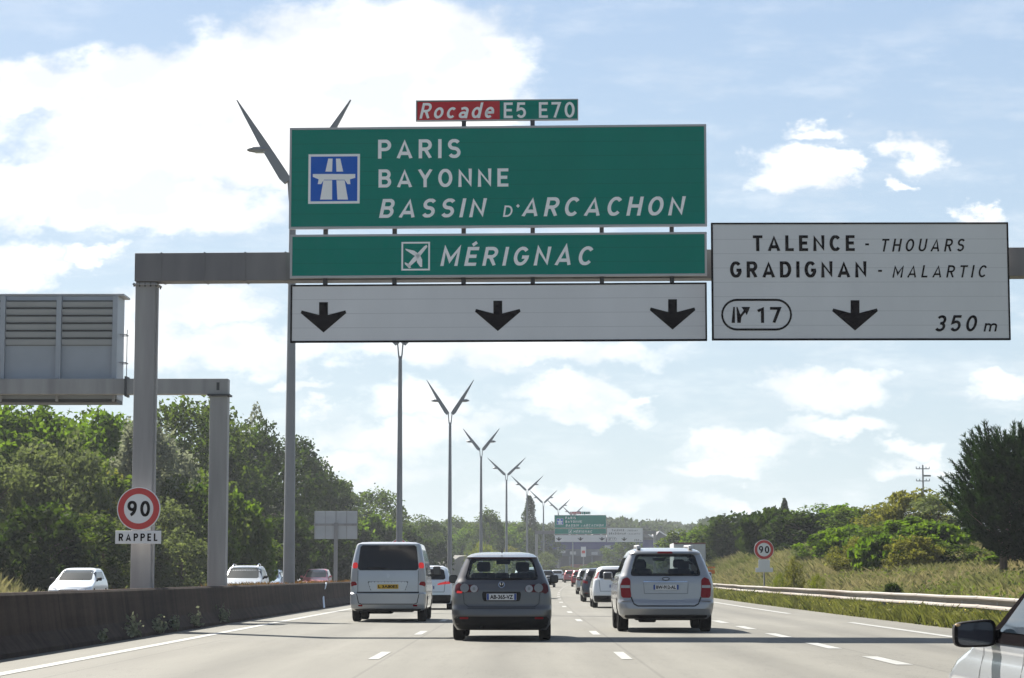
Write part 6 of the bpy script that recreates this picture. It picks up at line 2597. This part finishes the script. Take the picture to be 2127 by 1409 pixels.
GB = 'bushes at the foot of the wooded bank'
B = [
    (-20, 112, 950, 2.8, 'bush', 'olive', 41, 'olive-green bush at the frame edge above the grass slope'),
    (60, 114, 935, 2.9, 'bush', 'olive', 42, 'tall olive-green bush below the feathery trees'),
    (135, 116, 925, 2.9, 'bush', 'olive', 41, 'olive bush with a grey sheen between the tall olive one and the gantry post'),
    (205, 118, 975, 2.6, 'bush', 'mid', 43, 'mid-green bush above the oncoming white car'),
    (95, 103, 1055, 2.3, 'bush', 'dark', 44, 'dark low bush on the grass slope above the oncoming white car'),
    (160, 106, 1060, 2.3, 'bush', 'mid', 43, 'green bush beside the dark low one on the slope'),
    (215, 108, 1085, 2.2, 'bush', 'olive', 42, 'olive bush right behind the 90 sign on its roadside'),
    (240, 120, 1000, 2.5, 'bush', 'yellow', 45, 'yellowish bush just above the 90 sign'),
    (335, 122, 1050, 2.5, 'bush', 'olive', 42, 'olive bush below the silvery trees between the posts'),
    (395, 128, 985, 2.6, 'bush', 'mid', 43, 'green bush half way up between the two gantry posts'),
    (380, 118, 1110, 2.0, 'bush', 'olive', 41, 'low olive bush at road level between the two gantry posts'),
    (430, 126, 1090, 2.1, 'bush', 'bright', 46, 'bright bush at the foot of the lower gantry post'),
    (485, 132, 1040, 2.3, 'bush', 'bright', 46, 'bright green bush beside the lower gantry post'),
    (510, 140, 1090, 2.4, 'bush', 'mid', 43, 'green bush above the oncoming silver estate'),
    (555, 150, 1080, 2.8, 'bush', 'dark', 44, 'dark bush above the oncoming pale blue car'),
    (615, 165, 1075, 3.0, 'bush', 'dark', 44, 'dark bush beside the foot of the tall lamp post'),
    (670, 185, 1080, 3.2, 'bush', 'dark', 44, 'dark bush above the oncoming red car'),
    (720, 215, 1095, 3.4, 'bush', 'dark', 44, 'dark bush under the blank sign back'),
    (775, 235, 1080, 3.2, 'bush', 'bright', 46, 'bright bush right behind the van roof'),
    (830, 262, 1100, 3.4, 'bush', 'dark', 44, 'dark bush behind the middle of the van roof'),
    (885, 280, 1120, 3.0, 'bush', 'dark', 44, 'dark bush behind the far corner of the van'),
]
for (px, Y, top, rad, kind, leaf, seed, lb) in B:
    plant('leafy_bush', lb, 'bush', px, Y, top, rad, kind, leaf, seed, GB, trunk=True)

GM = 'trees in the middle distance beyond the median'
Mz = [
    (938, 420, 1078, 5.0, 'round', 'mid', 16, 'broadleaf_tree', 'hazy tree beside the lamp with both arms in full view'),
    (968, 400, 1100, 4.6, 'round', 'bright', 13, 'broadleaf_tree', 'light green tree above the pale slip road'),
    (1015, 395, 1062, 4.4, 'tall', 'mid', 22, 'broadleaf_tree', 'upright green tree above the roof of the dark grey car'),
    (1045, 410, 1095, 4.5, 'round', 'bright', 13, 'broadleaf_tree', 'light green tree between the upright tree and the poplar'),
    (1072, 430, 1088, 4.2, 'round', 'mid', 16, 'broadleaf_tree', 'mid-green tree close to the poplar on its near side'),
    (1100, 440, 1030, 2.0, 'poplar', 'dark', 33, 'poplar_tree', 'narrow tall poplar standing alone near the far gantry'),
    (1128, 455, 1095, 3.6, 'round', 'dark', 18, 'broadleaf_tree', 'dark tree between the poplar and the far gantry'),
    (1295, 440, 1120, 4.0, 'round', 'mid', 16, 'broadleaf_tree', 'round tree under the far white exit sign in front of the store'),
]
for (px, Y, top, rad, kind, leaf, seed, nm, lb) in Mz:
    plant(nm, lb, 'tree', px, Y, top, rad, kind, leaf, seed, GM)
for (px, Y, top, rad, leaf, seed, lb) in [
        (1000, 345, 1128, 2.6, 'lime', 47, 'yellow-green bush just above the dark grey car roof'),
        (1052, 370, 1140, 2.8, 'yellow', 45, 'yellowish bush above the far corner of the grey car roof'),
        (1130, 400, 1150, 2.6, 'olive', 42, 'olive bush at the foot of the far gantry post'),
        (1180, 455, 1178, 4.2, 'yellow', 45, 'low yellow-green bush on the outside of the bend'),
        (1255, 450, 1168, 4.5, 'mid', 43, 'low green bush below the store shopfront'),
        (1320, 430, 1165, 4.0, 'olive', 42, 'low olive bush between the store and the people carrier')]:
    plant('leafy_bush', lb, 'bush', px, Y, top, rad, 'bush', leaf, seed, 'bushes near the far gantry', trunk=True)

GR = 'bushes along the embankment beside the slip lane'
Rz = [
    (1432, 270, 1098, 3.6, 'bush', 'mid', 43, 'hazy green bush just above the truck'),
    (1468, 232, 1100, 2.6, 'bush', 'bright', 46, 'fresh green bush at the corner of the truck'),
    (1500, 205, 1085, 3.0, 'bush', 'mid', 43, 'green bush between the truck and the dark rounded bushes'),
    (1545, 195, 1070, 3.2, 'bush', 'dark', 44, 'dark rounded bush above the red ringed speed sign'),
    (1545, 196, 1112, 2.4, 'bush', 'dark', 48, 'low dark bush next to the truck on the dry bank'),
    (1605, 165, 1062, 2.7, 'bush', 'dark', 48, 'large dark rounded bush just past the speed sign'),
    (1660, 158, 1066, 2.6, 'bush', 'dark', 44, 'dark rounded bush, widest of those past the speed sign'),
    (1700, 175, 1052, 2.8, 'loose', 'bright', 14, 'bright green sapling clump rising behind the dark bushes'),
    (1755, 168, 1056, 2.8, 'bush', 'bright', 46, 'bright bush on the crest past the dark rounded bushes'),
    (1805, 150, 1052, 2.6, 'bush', 'mid', 43, 'mid-green bush on the crest short of the power pole'),
    (1850, 140, 1040, 2.4, 'bush', 'yellow', 45, 'yellow-green bush on the crest near the power pole'),
    (1900, 132, 1022, 2.4, 'bush', 'yellow', 49, 'tall yellow-green bush directly below the power pole'),
    (1950, 128, 1032, 2.4, 'bush', 'olive', 42, 'olive bush on the crest between the power pole and the pine'),
    (1725, 128, 1102, 1.7, 'bush', 'bright', 46, 'bright leafy bush half way up the bank past the dark bushes'),
    (1780, 122, 1098, 1.8, 'bush', 'bright', 50, 'bright leafy bush in the middle of the bank'),
    (1838, 116, 1090, 1.8, 'bush', 'mid', 43, 'green leafy bush on the bank below the crest'),
    (1895, 112, 1080, 1.9, 'bush', 'bright', 46, 'bright leafy bush on the bank below the power pole'),
    (1945, 106, 1092, 1.8, 'bush', 'bright', 50, 'bright leafy bush nestled against the pine'),
    (1770, 104, 1122, 1.2, 'bush', 'yellow', 45, 'low yellow-green shrub on the grassy slope below the bright leafy bushes'),
    (1830, 101, 1118, 1.3, 'bush', 'bright', 50, 'low bright shrub on the slope in the middle of the grassy bank'),
    (1900, 97, 1116, 1.3, 'bush', 'yellow', 49, 'low yellow-green shrub on the slope short of the large pine'),
    (1690, 132, 1130, 1.5, 'bush', 'olive', 42, 'low olive bush at the foot of the dark rounded bushes'),
    (1985, 98, 1130, 1.5, 'bush', 'mid', 43, 'low bush in the shade of the pine'),
    (2122, 92, 1140, 1.6, 'bush', 'bright', 46, 'low bright bush at the frame edge beside the pine trunk'),
]
for (px, Y, top, rad, kind, leaf, seed, lb) in Rz:
    plant('leafy_bush', lb, 'bush', px, Y, top, rad, kind, leaf, seed, GR, trunk=True)
plant('conifer_tree', 'small dark pointed conifer top above the dark bushes', 'tree', 1631, 240, 1034, 1.6, 'cone', 'dark', 35)
for (px, Y, top, rad, leaf, seed, lb) in [
        (1650, 95, 1162, 0.42, 'yellow', 45, 'small leafy shrub by the guard rail near the speed sign'),
        (1620, 98, 1192, 0.32, 'lime', 47, 'lime-yellow weed at the guard rail nearer the speed sign'),
        (1697, 86, 1194, 0.36, 'lime', 47, 'lime-yellow weed at the guard rail past the leafy shrub'),
        (1856, 72, 1213, 0.34, 'dark', 44, 'dark tuft showing above the guard rail')]:
    X = at(px, 1220, Y).x
    plant('roadside_shrub', lb, 'shrub', px, Y, top, rad, 'bush', leaf, seed, 'small shrubs along the guard rail', base=max(elev(Y), ground(X, Y)), x=X)


def pine(label, px, Y, top, rad, seed, trunk_px=None):
    X = at(px, 1190, Y).x
    zg = ground(X, Y)
    H = at(px, top, Y).z - zg
    t = thing('pine_tree', label, 'tree', (X, Y, zg), 0, 'pines on the embankment')
    tx = (at(trunk_px, 1190, Y).x - X) if trunk_px else 0.0
    g = np.random.default_rng(seed)
    Vs = []
    tips = []

    def env(z):
        return (math.sin(min(1, max(0, (z - 0.10)) / 0.30) * math.pi / 2) ** 0.75) * max(0, 1 - (max(0, z - 0.36) / 0.68) ** 2.0) ** 0.55

    def needles(P, D, ln, wd, sp):
        n = len(P)
        q = g.normal(size=(n, 3))
        q /= np.linalg.norm(q, axis=1, keepdims=True)
        nd = D + q * sp
        nd /= np.linalg.norm(nd, axis=1, keepdims=True)
        L = ln * g.uniform(0.7, 1.3, size=(n, 1))
        side = np.cross(nd, g.normal(size=(n, 3)))
        side /= np.linalg.norm(side, axis=1, keepdims=True)
        return np.stack([P - side * wd, P + side * wd, P + nd * L + side * wd * 0.3, P + nd * L - side * wd * 0.3], 1).reshape(-1, 3)

    for i in range(760):
        z = g.uniform(0.12, 0.93)
        e = env(z)
        a = g.uniform(0, 2 * math.pi)
        lobe = 0.84 + 0.16 * math.sin(4 * a + 7 * z + seed) * math.sin(9 * z + a)
        r = rad * e * lobe * g.uniform(0.62, 1.0) ** 0.6
        base = np.array([r * math.cos(a), r * math.sin(a), z * H])
        d = np.array([math.cos(a) * 0.95 * (r / rad), math.sin(a) * 0.95 * (r / rad), 0.55 + 0.5 * z]) + g.normal(size=3) * 0.14
        d /= np.linalg.norm(d)
        Ls = g.uniform(0.45, 0.95)
        tips.append(base + d * Ls)
        n = 84
        sft = g.uniform(-0.25, 1.0, size=(n, 1))
        P = base + d * sft * Ls
        Vs.append(needles(P, np.tile(d, (n, 1)), 0.17, 0.017, 0.75))
    # shaded inner needles
    n = 7000
    z = g.uniform(0.14, 0.85, n)
    a = g.uniform(0, 2 * math.pi, n)
    r = np.array([env(q) for q in z]) * rad * 0.80 * g.uniform(0, 1, n) ** 0.5
    P = np.stack([r * np.cos(a), r * np.sin(a), z * H], 1)
    Vs.append(needles(P, np.tile(np.array([0, 0, 0.5]), (n, 1)), 0.26, 0.045, 1.0))
    V = np.concatenate(Vs)
    me = np_mesh('crown', V, np.arange(len(V)).reshape(-1, 4), LEAF['pine'])
    c = bpy.data.objects.new('crown', me)
    COL.objects.link(c)
    c.parent = t
    mb = MB()
    mb.tube([(tx, 0, -0.3), (tx + 0.02, 0, H * 0.15), (tx * 0.5, 0.02, H * 0.45), (0, 0, H * 0.85)], [0.17, 0.14, 0.10, 0.02], 9)
    for k in range(24):
        e = tips[int(g.integers(0, len(tips)))]
        z0 = max(0.12 * H, e[2] - 0.25 * H)
        mb.tube([(tx * (1 - z0 / H), 0, z0), (e[0] * 0.5, e[1] * 0.5, z0 + (e[2] - z0) * 0.35), tuple(e)], [0.05, 0.03, 0.012], 5)
    mb.build('trunk', M_bark, t, smooth=True)


pine('large dark bushy pine with upright shoots, its short trunk showing on the bank', 2122, 85, 900, 2.65, 5, 2084)
pine('another dark pine cut by the frame edge behind the large bushy one', 2200, 93, 900, 2.4, 6)


# far wooded hills: one mass
def woods():
    g = np.random.default_rng(77)
    pts, bias = [], []
    for k in range(760):
        px = g.uniform(820, 1640) if k < 420 else g.uniform(-900, 3100)
        Y = g.uniform(640, 900)
        X = at(px, 1190, Y).x
        ridge = np.interp(px, [820, 900, 1000, 1130, 1260, 1300, 1420, 1440, 1470, 1560, 1640], [1090, 1082, 1078, 1085, 1070, 1070, 1085, 1085, 1075, 1088, 1100])
        zt = at(px, ridge + g.uniform(0, 24), Y).z
        zg = ground(X, Y)
        rad = g.uniform(3.5, 6.5)
        n = 170
        q = g.normal(size=(n, 3))
        q /= np.linalg.norm(q, axis=1, keepdims=True)
        hh = max(2.5, (zt - zg) * 0.5)
        c = np.array([X, Y, zt - min(hh, 5.0)])
        rr = g.uniform(0.55, 1.0, size=(n, 1))
        pts.append(c + q * rr * np.array([rad, rad, min(hh, 5.0)]))
        bias.append(q)
        # lower fill down to the ground
        pts.append(np.stack([X + g.normal(size=40) * rad * 0.8, Y + g.normal(size=40) * rad * 0.5, g.uniform(zg, max(zg + 1, zt - 4), 40)], 1))
        bias.append(g.normal(size=(40, 3)))
    C = np.concatenate(pts)
    V, F = leaves_at(C, 1.3, g, 1.3, np.concatenate(bias), 0.5)
    me = np_mesh('distant_woods', V, F, leaf_mat('leaf_far', (0.022, 0.034, 0.012), (0.050, 0.064, 0.02), 0.35, scale=0.12))
    o = bpy.data.objects.new('distant_woods', me)
    COL.objects.link(o)
    tag(o, 'hazy wooded hills along the horizon', 'woods', kind='stuff')


woods()


# undergrowth filling the wooded bank floor
def undergrowth():
    g = np.random.default_rng(5)
    pts = []
    for k in range(900):
        Y = 92 + 300 * g.uniform(0, 1) ** 1.3
        u = -23.0 - 9 * g.uniform(0, 1)
        if Y < 112 and u > -25.5:
            continue
        X = u + curve(Y)
        zg = ground(X, Y)
        n = 70
        pts.append(np.array([X, Y, zg]) + np.stack([g.normal(size=n) * 0.9, g.normal(size=n) * 0.9, np.abs(g.normal(size=n)) * 0.8], 1))
    C = np.concatenate(pts)
    V, F = leaves_at(C, 0.28, g, 1.5)
    me = np_mesh('undergrowth', V, F, LEAF['mid'])
    o = bpy.data.objects.new('undergrowth', me)
    COL.objects.link(o)
    tag(o, 'tangled undergrowth covering the wooded bank', 'undergrowth', kind='stuff')


undergrowth()


# grasses
def blades(name, label, n, sampler, hmin, hmax, wd, m, seed, lean=0.35):
    g = np.random.default_rng(seed)
    P, S = sampler(g, n)
    n = len(P)
    a = g.uniform(0, 2 * math.pi, n)
    side = np.stack([np.cos(a), np.sin(a), np.zeros(n)], 1) * wd * g.uniform(0.6, 1.4, (n, 1))
    h = g.uniform(hmin, hmax, (n, 1)) * S.reshape(-1, 1)
    l1 = g.normal(size=(n, 2)) * lean
    tip = np.concatenate([l1 * h, h], 1)
    V = np.stack([P - side, P + side, P + tip * 0.6 * np.array([0.6, 0.6, 1]) + side * 0.7, P + tip], 1).reshape(-1, 3)
    me = np_mesh(name, V, np.arange(4 * n).reshape(-1, 4), m)
    o = bpy.data.objects.new(name, me)
    COL.objects.link(o)
    tag(o, label, 'grass', kind='stuff')
    return o


M_dry = leaf_mat('dry_grass', (0.115, 0.135, 0.042), (0.31, 0.265, 0.15), 0.35, scale=0.14, tcol=(1.1, 1.1, 0.9))
M_verge = leaf_mat('verge_grass', (0.065, 0.075, 0.026), (0.19, 0.18, 0.065), 0.38, scale=0.7, tcol=(1.2, 1.3, 0.7))


def samp_bank(g, n):
    Y = 40 + 200 * g.uniform(0, 1, n) ** 1.15
    u = 10.75 + 15 * g.uniform(0, 1, n) ** 1.2
    X = u + np.array([curve(y) for y in Y])
    Z = np.array([ground(x, y) for x, y in zip(X, Y)])
    cl = 0.55 + 0.6 * (0.5 + 0.5 * np.sin(X * 1.7 + np.sin(Y * 0.4) * 2) * np.sin(Y * 0.5))
    return np.stack([X, Y, Z - 0.03], 1), cl * (0.8 + Y / 260)


def samp_verge(g, n):
    Y = 33 + 190 * g.uniform(0, 1, n) ** 1.3
    u = 9.35 + 1.25 * g.uniform(0, 1, n)
    X = u + np.array([curve(y) for y in Y])
    Z = np.array([ground(x, y) for x, y in zip(X, Y)])
    cl = 0.6 + 0.5 * (0.5 + 0.5 * np.sin(Y * 0.9) * np.sin(Y * 0.37 + u * 3))
    return np.stack([X, Y, Z - 0.02], 1), cl * (1.0 - 0.45 * np.abs(u - 9.9))


def samp_leftslope(g, n):
    Y = 75 + 80 * g.uniform(0, 1, n)
    u = -21.4 - 8 * g.uniform(0, 1, n)
    X = u + np.array([curve(y) for y in Y])
    Z = np.array([ground(x, y) for x, y in zip(X, Y)])
    return np.stack([X, Y, Z - 0.03], 1), np.ones(n)


def bank_weeds():
    g = np.random.default_rng(31)
    P, S = samp_bank(g, 60000)
    f = np.sin(P[:, 0] * 0.9 + np.sin(P[:, 1] * 0.21) * 2) + np.sin(P[:, 1] * 0.33 + 1.0) + g.normal(size=len(P)) * 0.5
    lim = np.interp(P[:, 1], [40, 90, 130, 240], [-0.9, -0.6, 0.4, 1.3])
    P = P[f > lim]
    P[:, 2] += 0.45 * g.uniform(0, 1, len(P)) ** 1.4
    V, F = leaves_at(P, 0.075, g, 1.8)
    me = np_mesh('bank_weeds', V, F, leaf_mat('bank_weed', (0.05, 0.075, 0.02), (0.15, 0.17, 0.05), 0.4, scale=0.5, tcol=(1.3, 1.4, 0.7)))
    o = bpy.data.objects.new('bank_weeds', me)
    COL.objects.link(o)
    tag(o, 'green scrubby weeds growing in patches through the dry embankment grass', 'weeds', kind='stuff')


bank_weeds()


def samp_median(g, n):
    Y = 36 + 230 * g.uniform(0, 1, n) ** 1.2
    u = -7.62 - 0.95 * g.uniform(0, 1, n)
    k = np.sin(Y * 0.31) + np.sin(Y * 0.083 + 1) + g.normal(size=n) * 0.6 > 0.1
    Y, u = Y[k], u[k]
    X = u + np.array([curve(y) for y in Y])
    Z = np.array([elev(y) for y in Y]) + 0.70
    return np.stack([X, Y, Z], 1), np.where(Y < 56, 0.7, 1.0)


blades('dry_grass', 'tall dry grass covering the sunny embankment', 170000, samp_bank, 0.14, 0.50, 0.009, M_dry, 1, 0.5)
blades('verge_grass', 'weedy green verge in front of the guard rail', 60000, samp_verge, 0.16, 0.58, 0.012, M_verge, 2)
blades('slope_grass', 'pale grass on the slope beyond the oncoming road', 26000, samp_leftslope, 0.25, 0.7, 0.03, M_dry, 3)
M_med = leaf_mat('median_weed', (0.075, 0.08, 0.025), (0.20, 0.085, 0.04), 0.35, scale=0.35, tcol=(1.2, 1.1, 0.7))
blades('median_weeds', 'green and rusty weeds growing along the top of the median', 20000, samp_median, 0.08, 0.30, 0.014, M_med, 4)


def yellow_flowers():
    g = np.random.default_rng(9)
    P, S = samp_verge(g, 2200)
    k = np.sin(P[:, 1] * 0.55) + g.normal(size=len(P)) * 0.5 > 0.2
    P = P[k]
    P[:, 2] += g.uniform(0.28, 0.52, len(P))
    V, F = leaves_at(P, 0.035, g, 1.0)
    me = np_mesh('yellow_flowers', V, F, mat('flower_yellow', (0.55, 0.42, 0.02), 0.7))
    o = bpy.data.objects.new('yellow_flowers', me)
    COL.objects.link(o)
    tag(o, 'tiny yellow flowers scattered through the weedy verge', 'flowers', kind='stuff')


yellow_flowers()


def verge_tufts():
    g = np.random.default_rng(21)
    P, S = samp_verge(g, 30000)
    k = np.sin(P[:, 1] * 1.3) + np.sin(P[:, 1] * 0.47 + 2) + g.normal(size=len(P)) * 0.7 > -0.4
    P = P[k]
    P[:, 2] += 0.42 * g.uniform(0, 1, len(P)) ** 1.5 * (0.7 + 0.3 * np.sin(P[:, 1] * 0.9))
    V, F = leaves_at(P, 0.05, g, 2.2)
    me = np_mesh('verge_weeds', V, F, leaf_mat('verge_weed', (0.085, 0.095, 0.036), (0.22, 0.21, 0.085), 0.38, scale=1.2, tcol=(1.15, 1.2, 0.8)))
    o = bpy.data.objects.new('verge_weeds', me)
    COL.objects.link(o)
    tag(o, 'soft leafy weeds between the verge grasses', 'weeds', kind='stuff')


verge_tufts()

# weeds growing out of the foot of the barrier
GWd = 'weed clumps at the foot of the concrete barrier'
for (px, py, Y, r, lb) in [(216, 1310, 41.5, 0.20, 'pale weed clump at the barrier foot, second from the near end'), (284, 1303, 44.5, 0.17, 'thin weed clump at the barrier foot below the 90 sign'),
                           (318, 1297, 46.5, 0.15, 'little weed at the barrier foot just past the gantry post'), (368, 1290, 49.5, 0.17, 'weed clump at the barrier foot between the gantry posts'),
                           (426, 1275, 54.0, 0.24, 'largest weed clump at the barrier foot near the lower gantry post'), (120, 1330, 38.5, 0.09, 'tiny weed at the barrier foot, first from the near end')]:
    z0 = 0.06
    x = -7.22
    t = thing('weed_clump', lb, 'weed', (x, Y, 0.0), 0, GWd)
    g = np.random.default_rng(int(px))
    n = 150
    C = np.stack([g.normal(size=n) * r * 0.30 + 0.05, g.normal(size=n) * r * 1.2, z0 + np.abs(g.normal(size=n)) * r * 0.72], 1)
    C[:, 0] = np.maximum(C[:, 0], -0.08)
    V, F = leaves_at(C, 0.055, g, 1.8)
    me = np_mesh('leaves', V, F, LEAF['grey'])
    c = bpy.data.objects.new('leaves', me)
    COL.objects.link(c)
    c.parent = t
    mb = MB()
    for k in range(7):
        e = C[k * 9]
        mb.tube([(0.03, 0, 0.0), (0.03 + e[0] * 0.3, e[1] * 0.4, e[2] * 0.6), tuple(e)], [0.006, 0.005, 0.003], 4)
    mb.build('stems', LEAF['mid'], t)


# ------------------------------------------------------------------ summer haze
def haze():
    m = bpy.data.materials.new('haze_air')
    m.use_nodes = True
    nt = m.node_tree
    nt.nodes.clear()
    out = nt.nodes.new('ShaderNodeOutputMaterial')
    v = nt.nodes.new('ShaderNodeVolumePrincipled')
    v.inputs['Color'].default_value = (0.86, 0.92, 1.0, 1)
    v.inputs['Density'].default_value = HAZE_DENSITY
    v.inputs['Anisotropy'].default_value = 0.3
    nt.links.new(v.outputs[0], out.inputs['Volume'])
    o = MB().box(-1700, 1700, -80, 2100, -1.2, 36).build('haze', m)
    tag(o, 'thin summer haze over the road', 'haze', kind='stuff')


HAZE_DENSITY = 0.0002
haze()
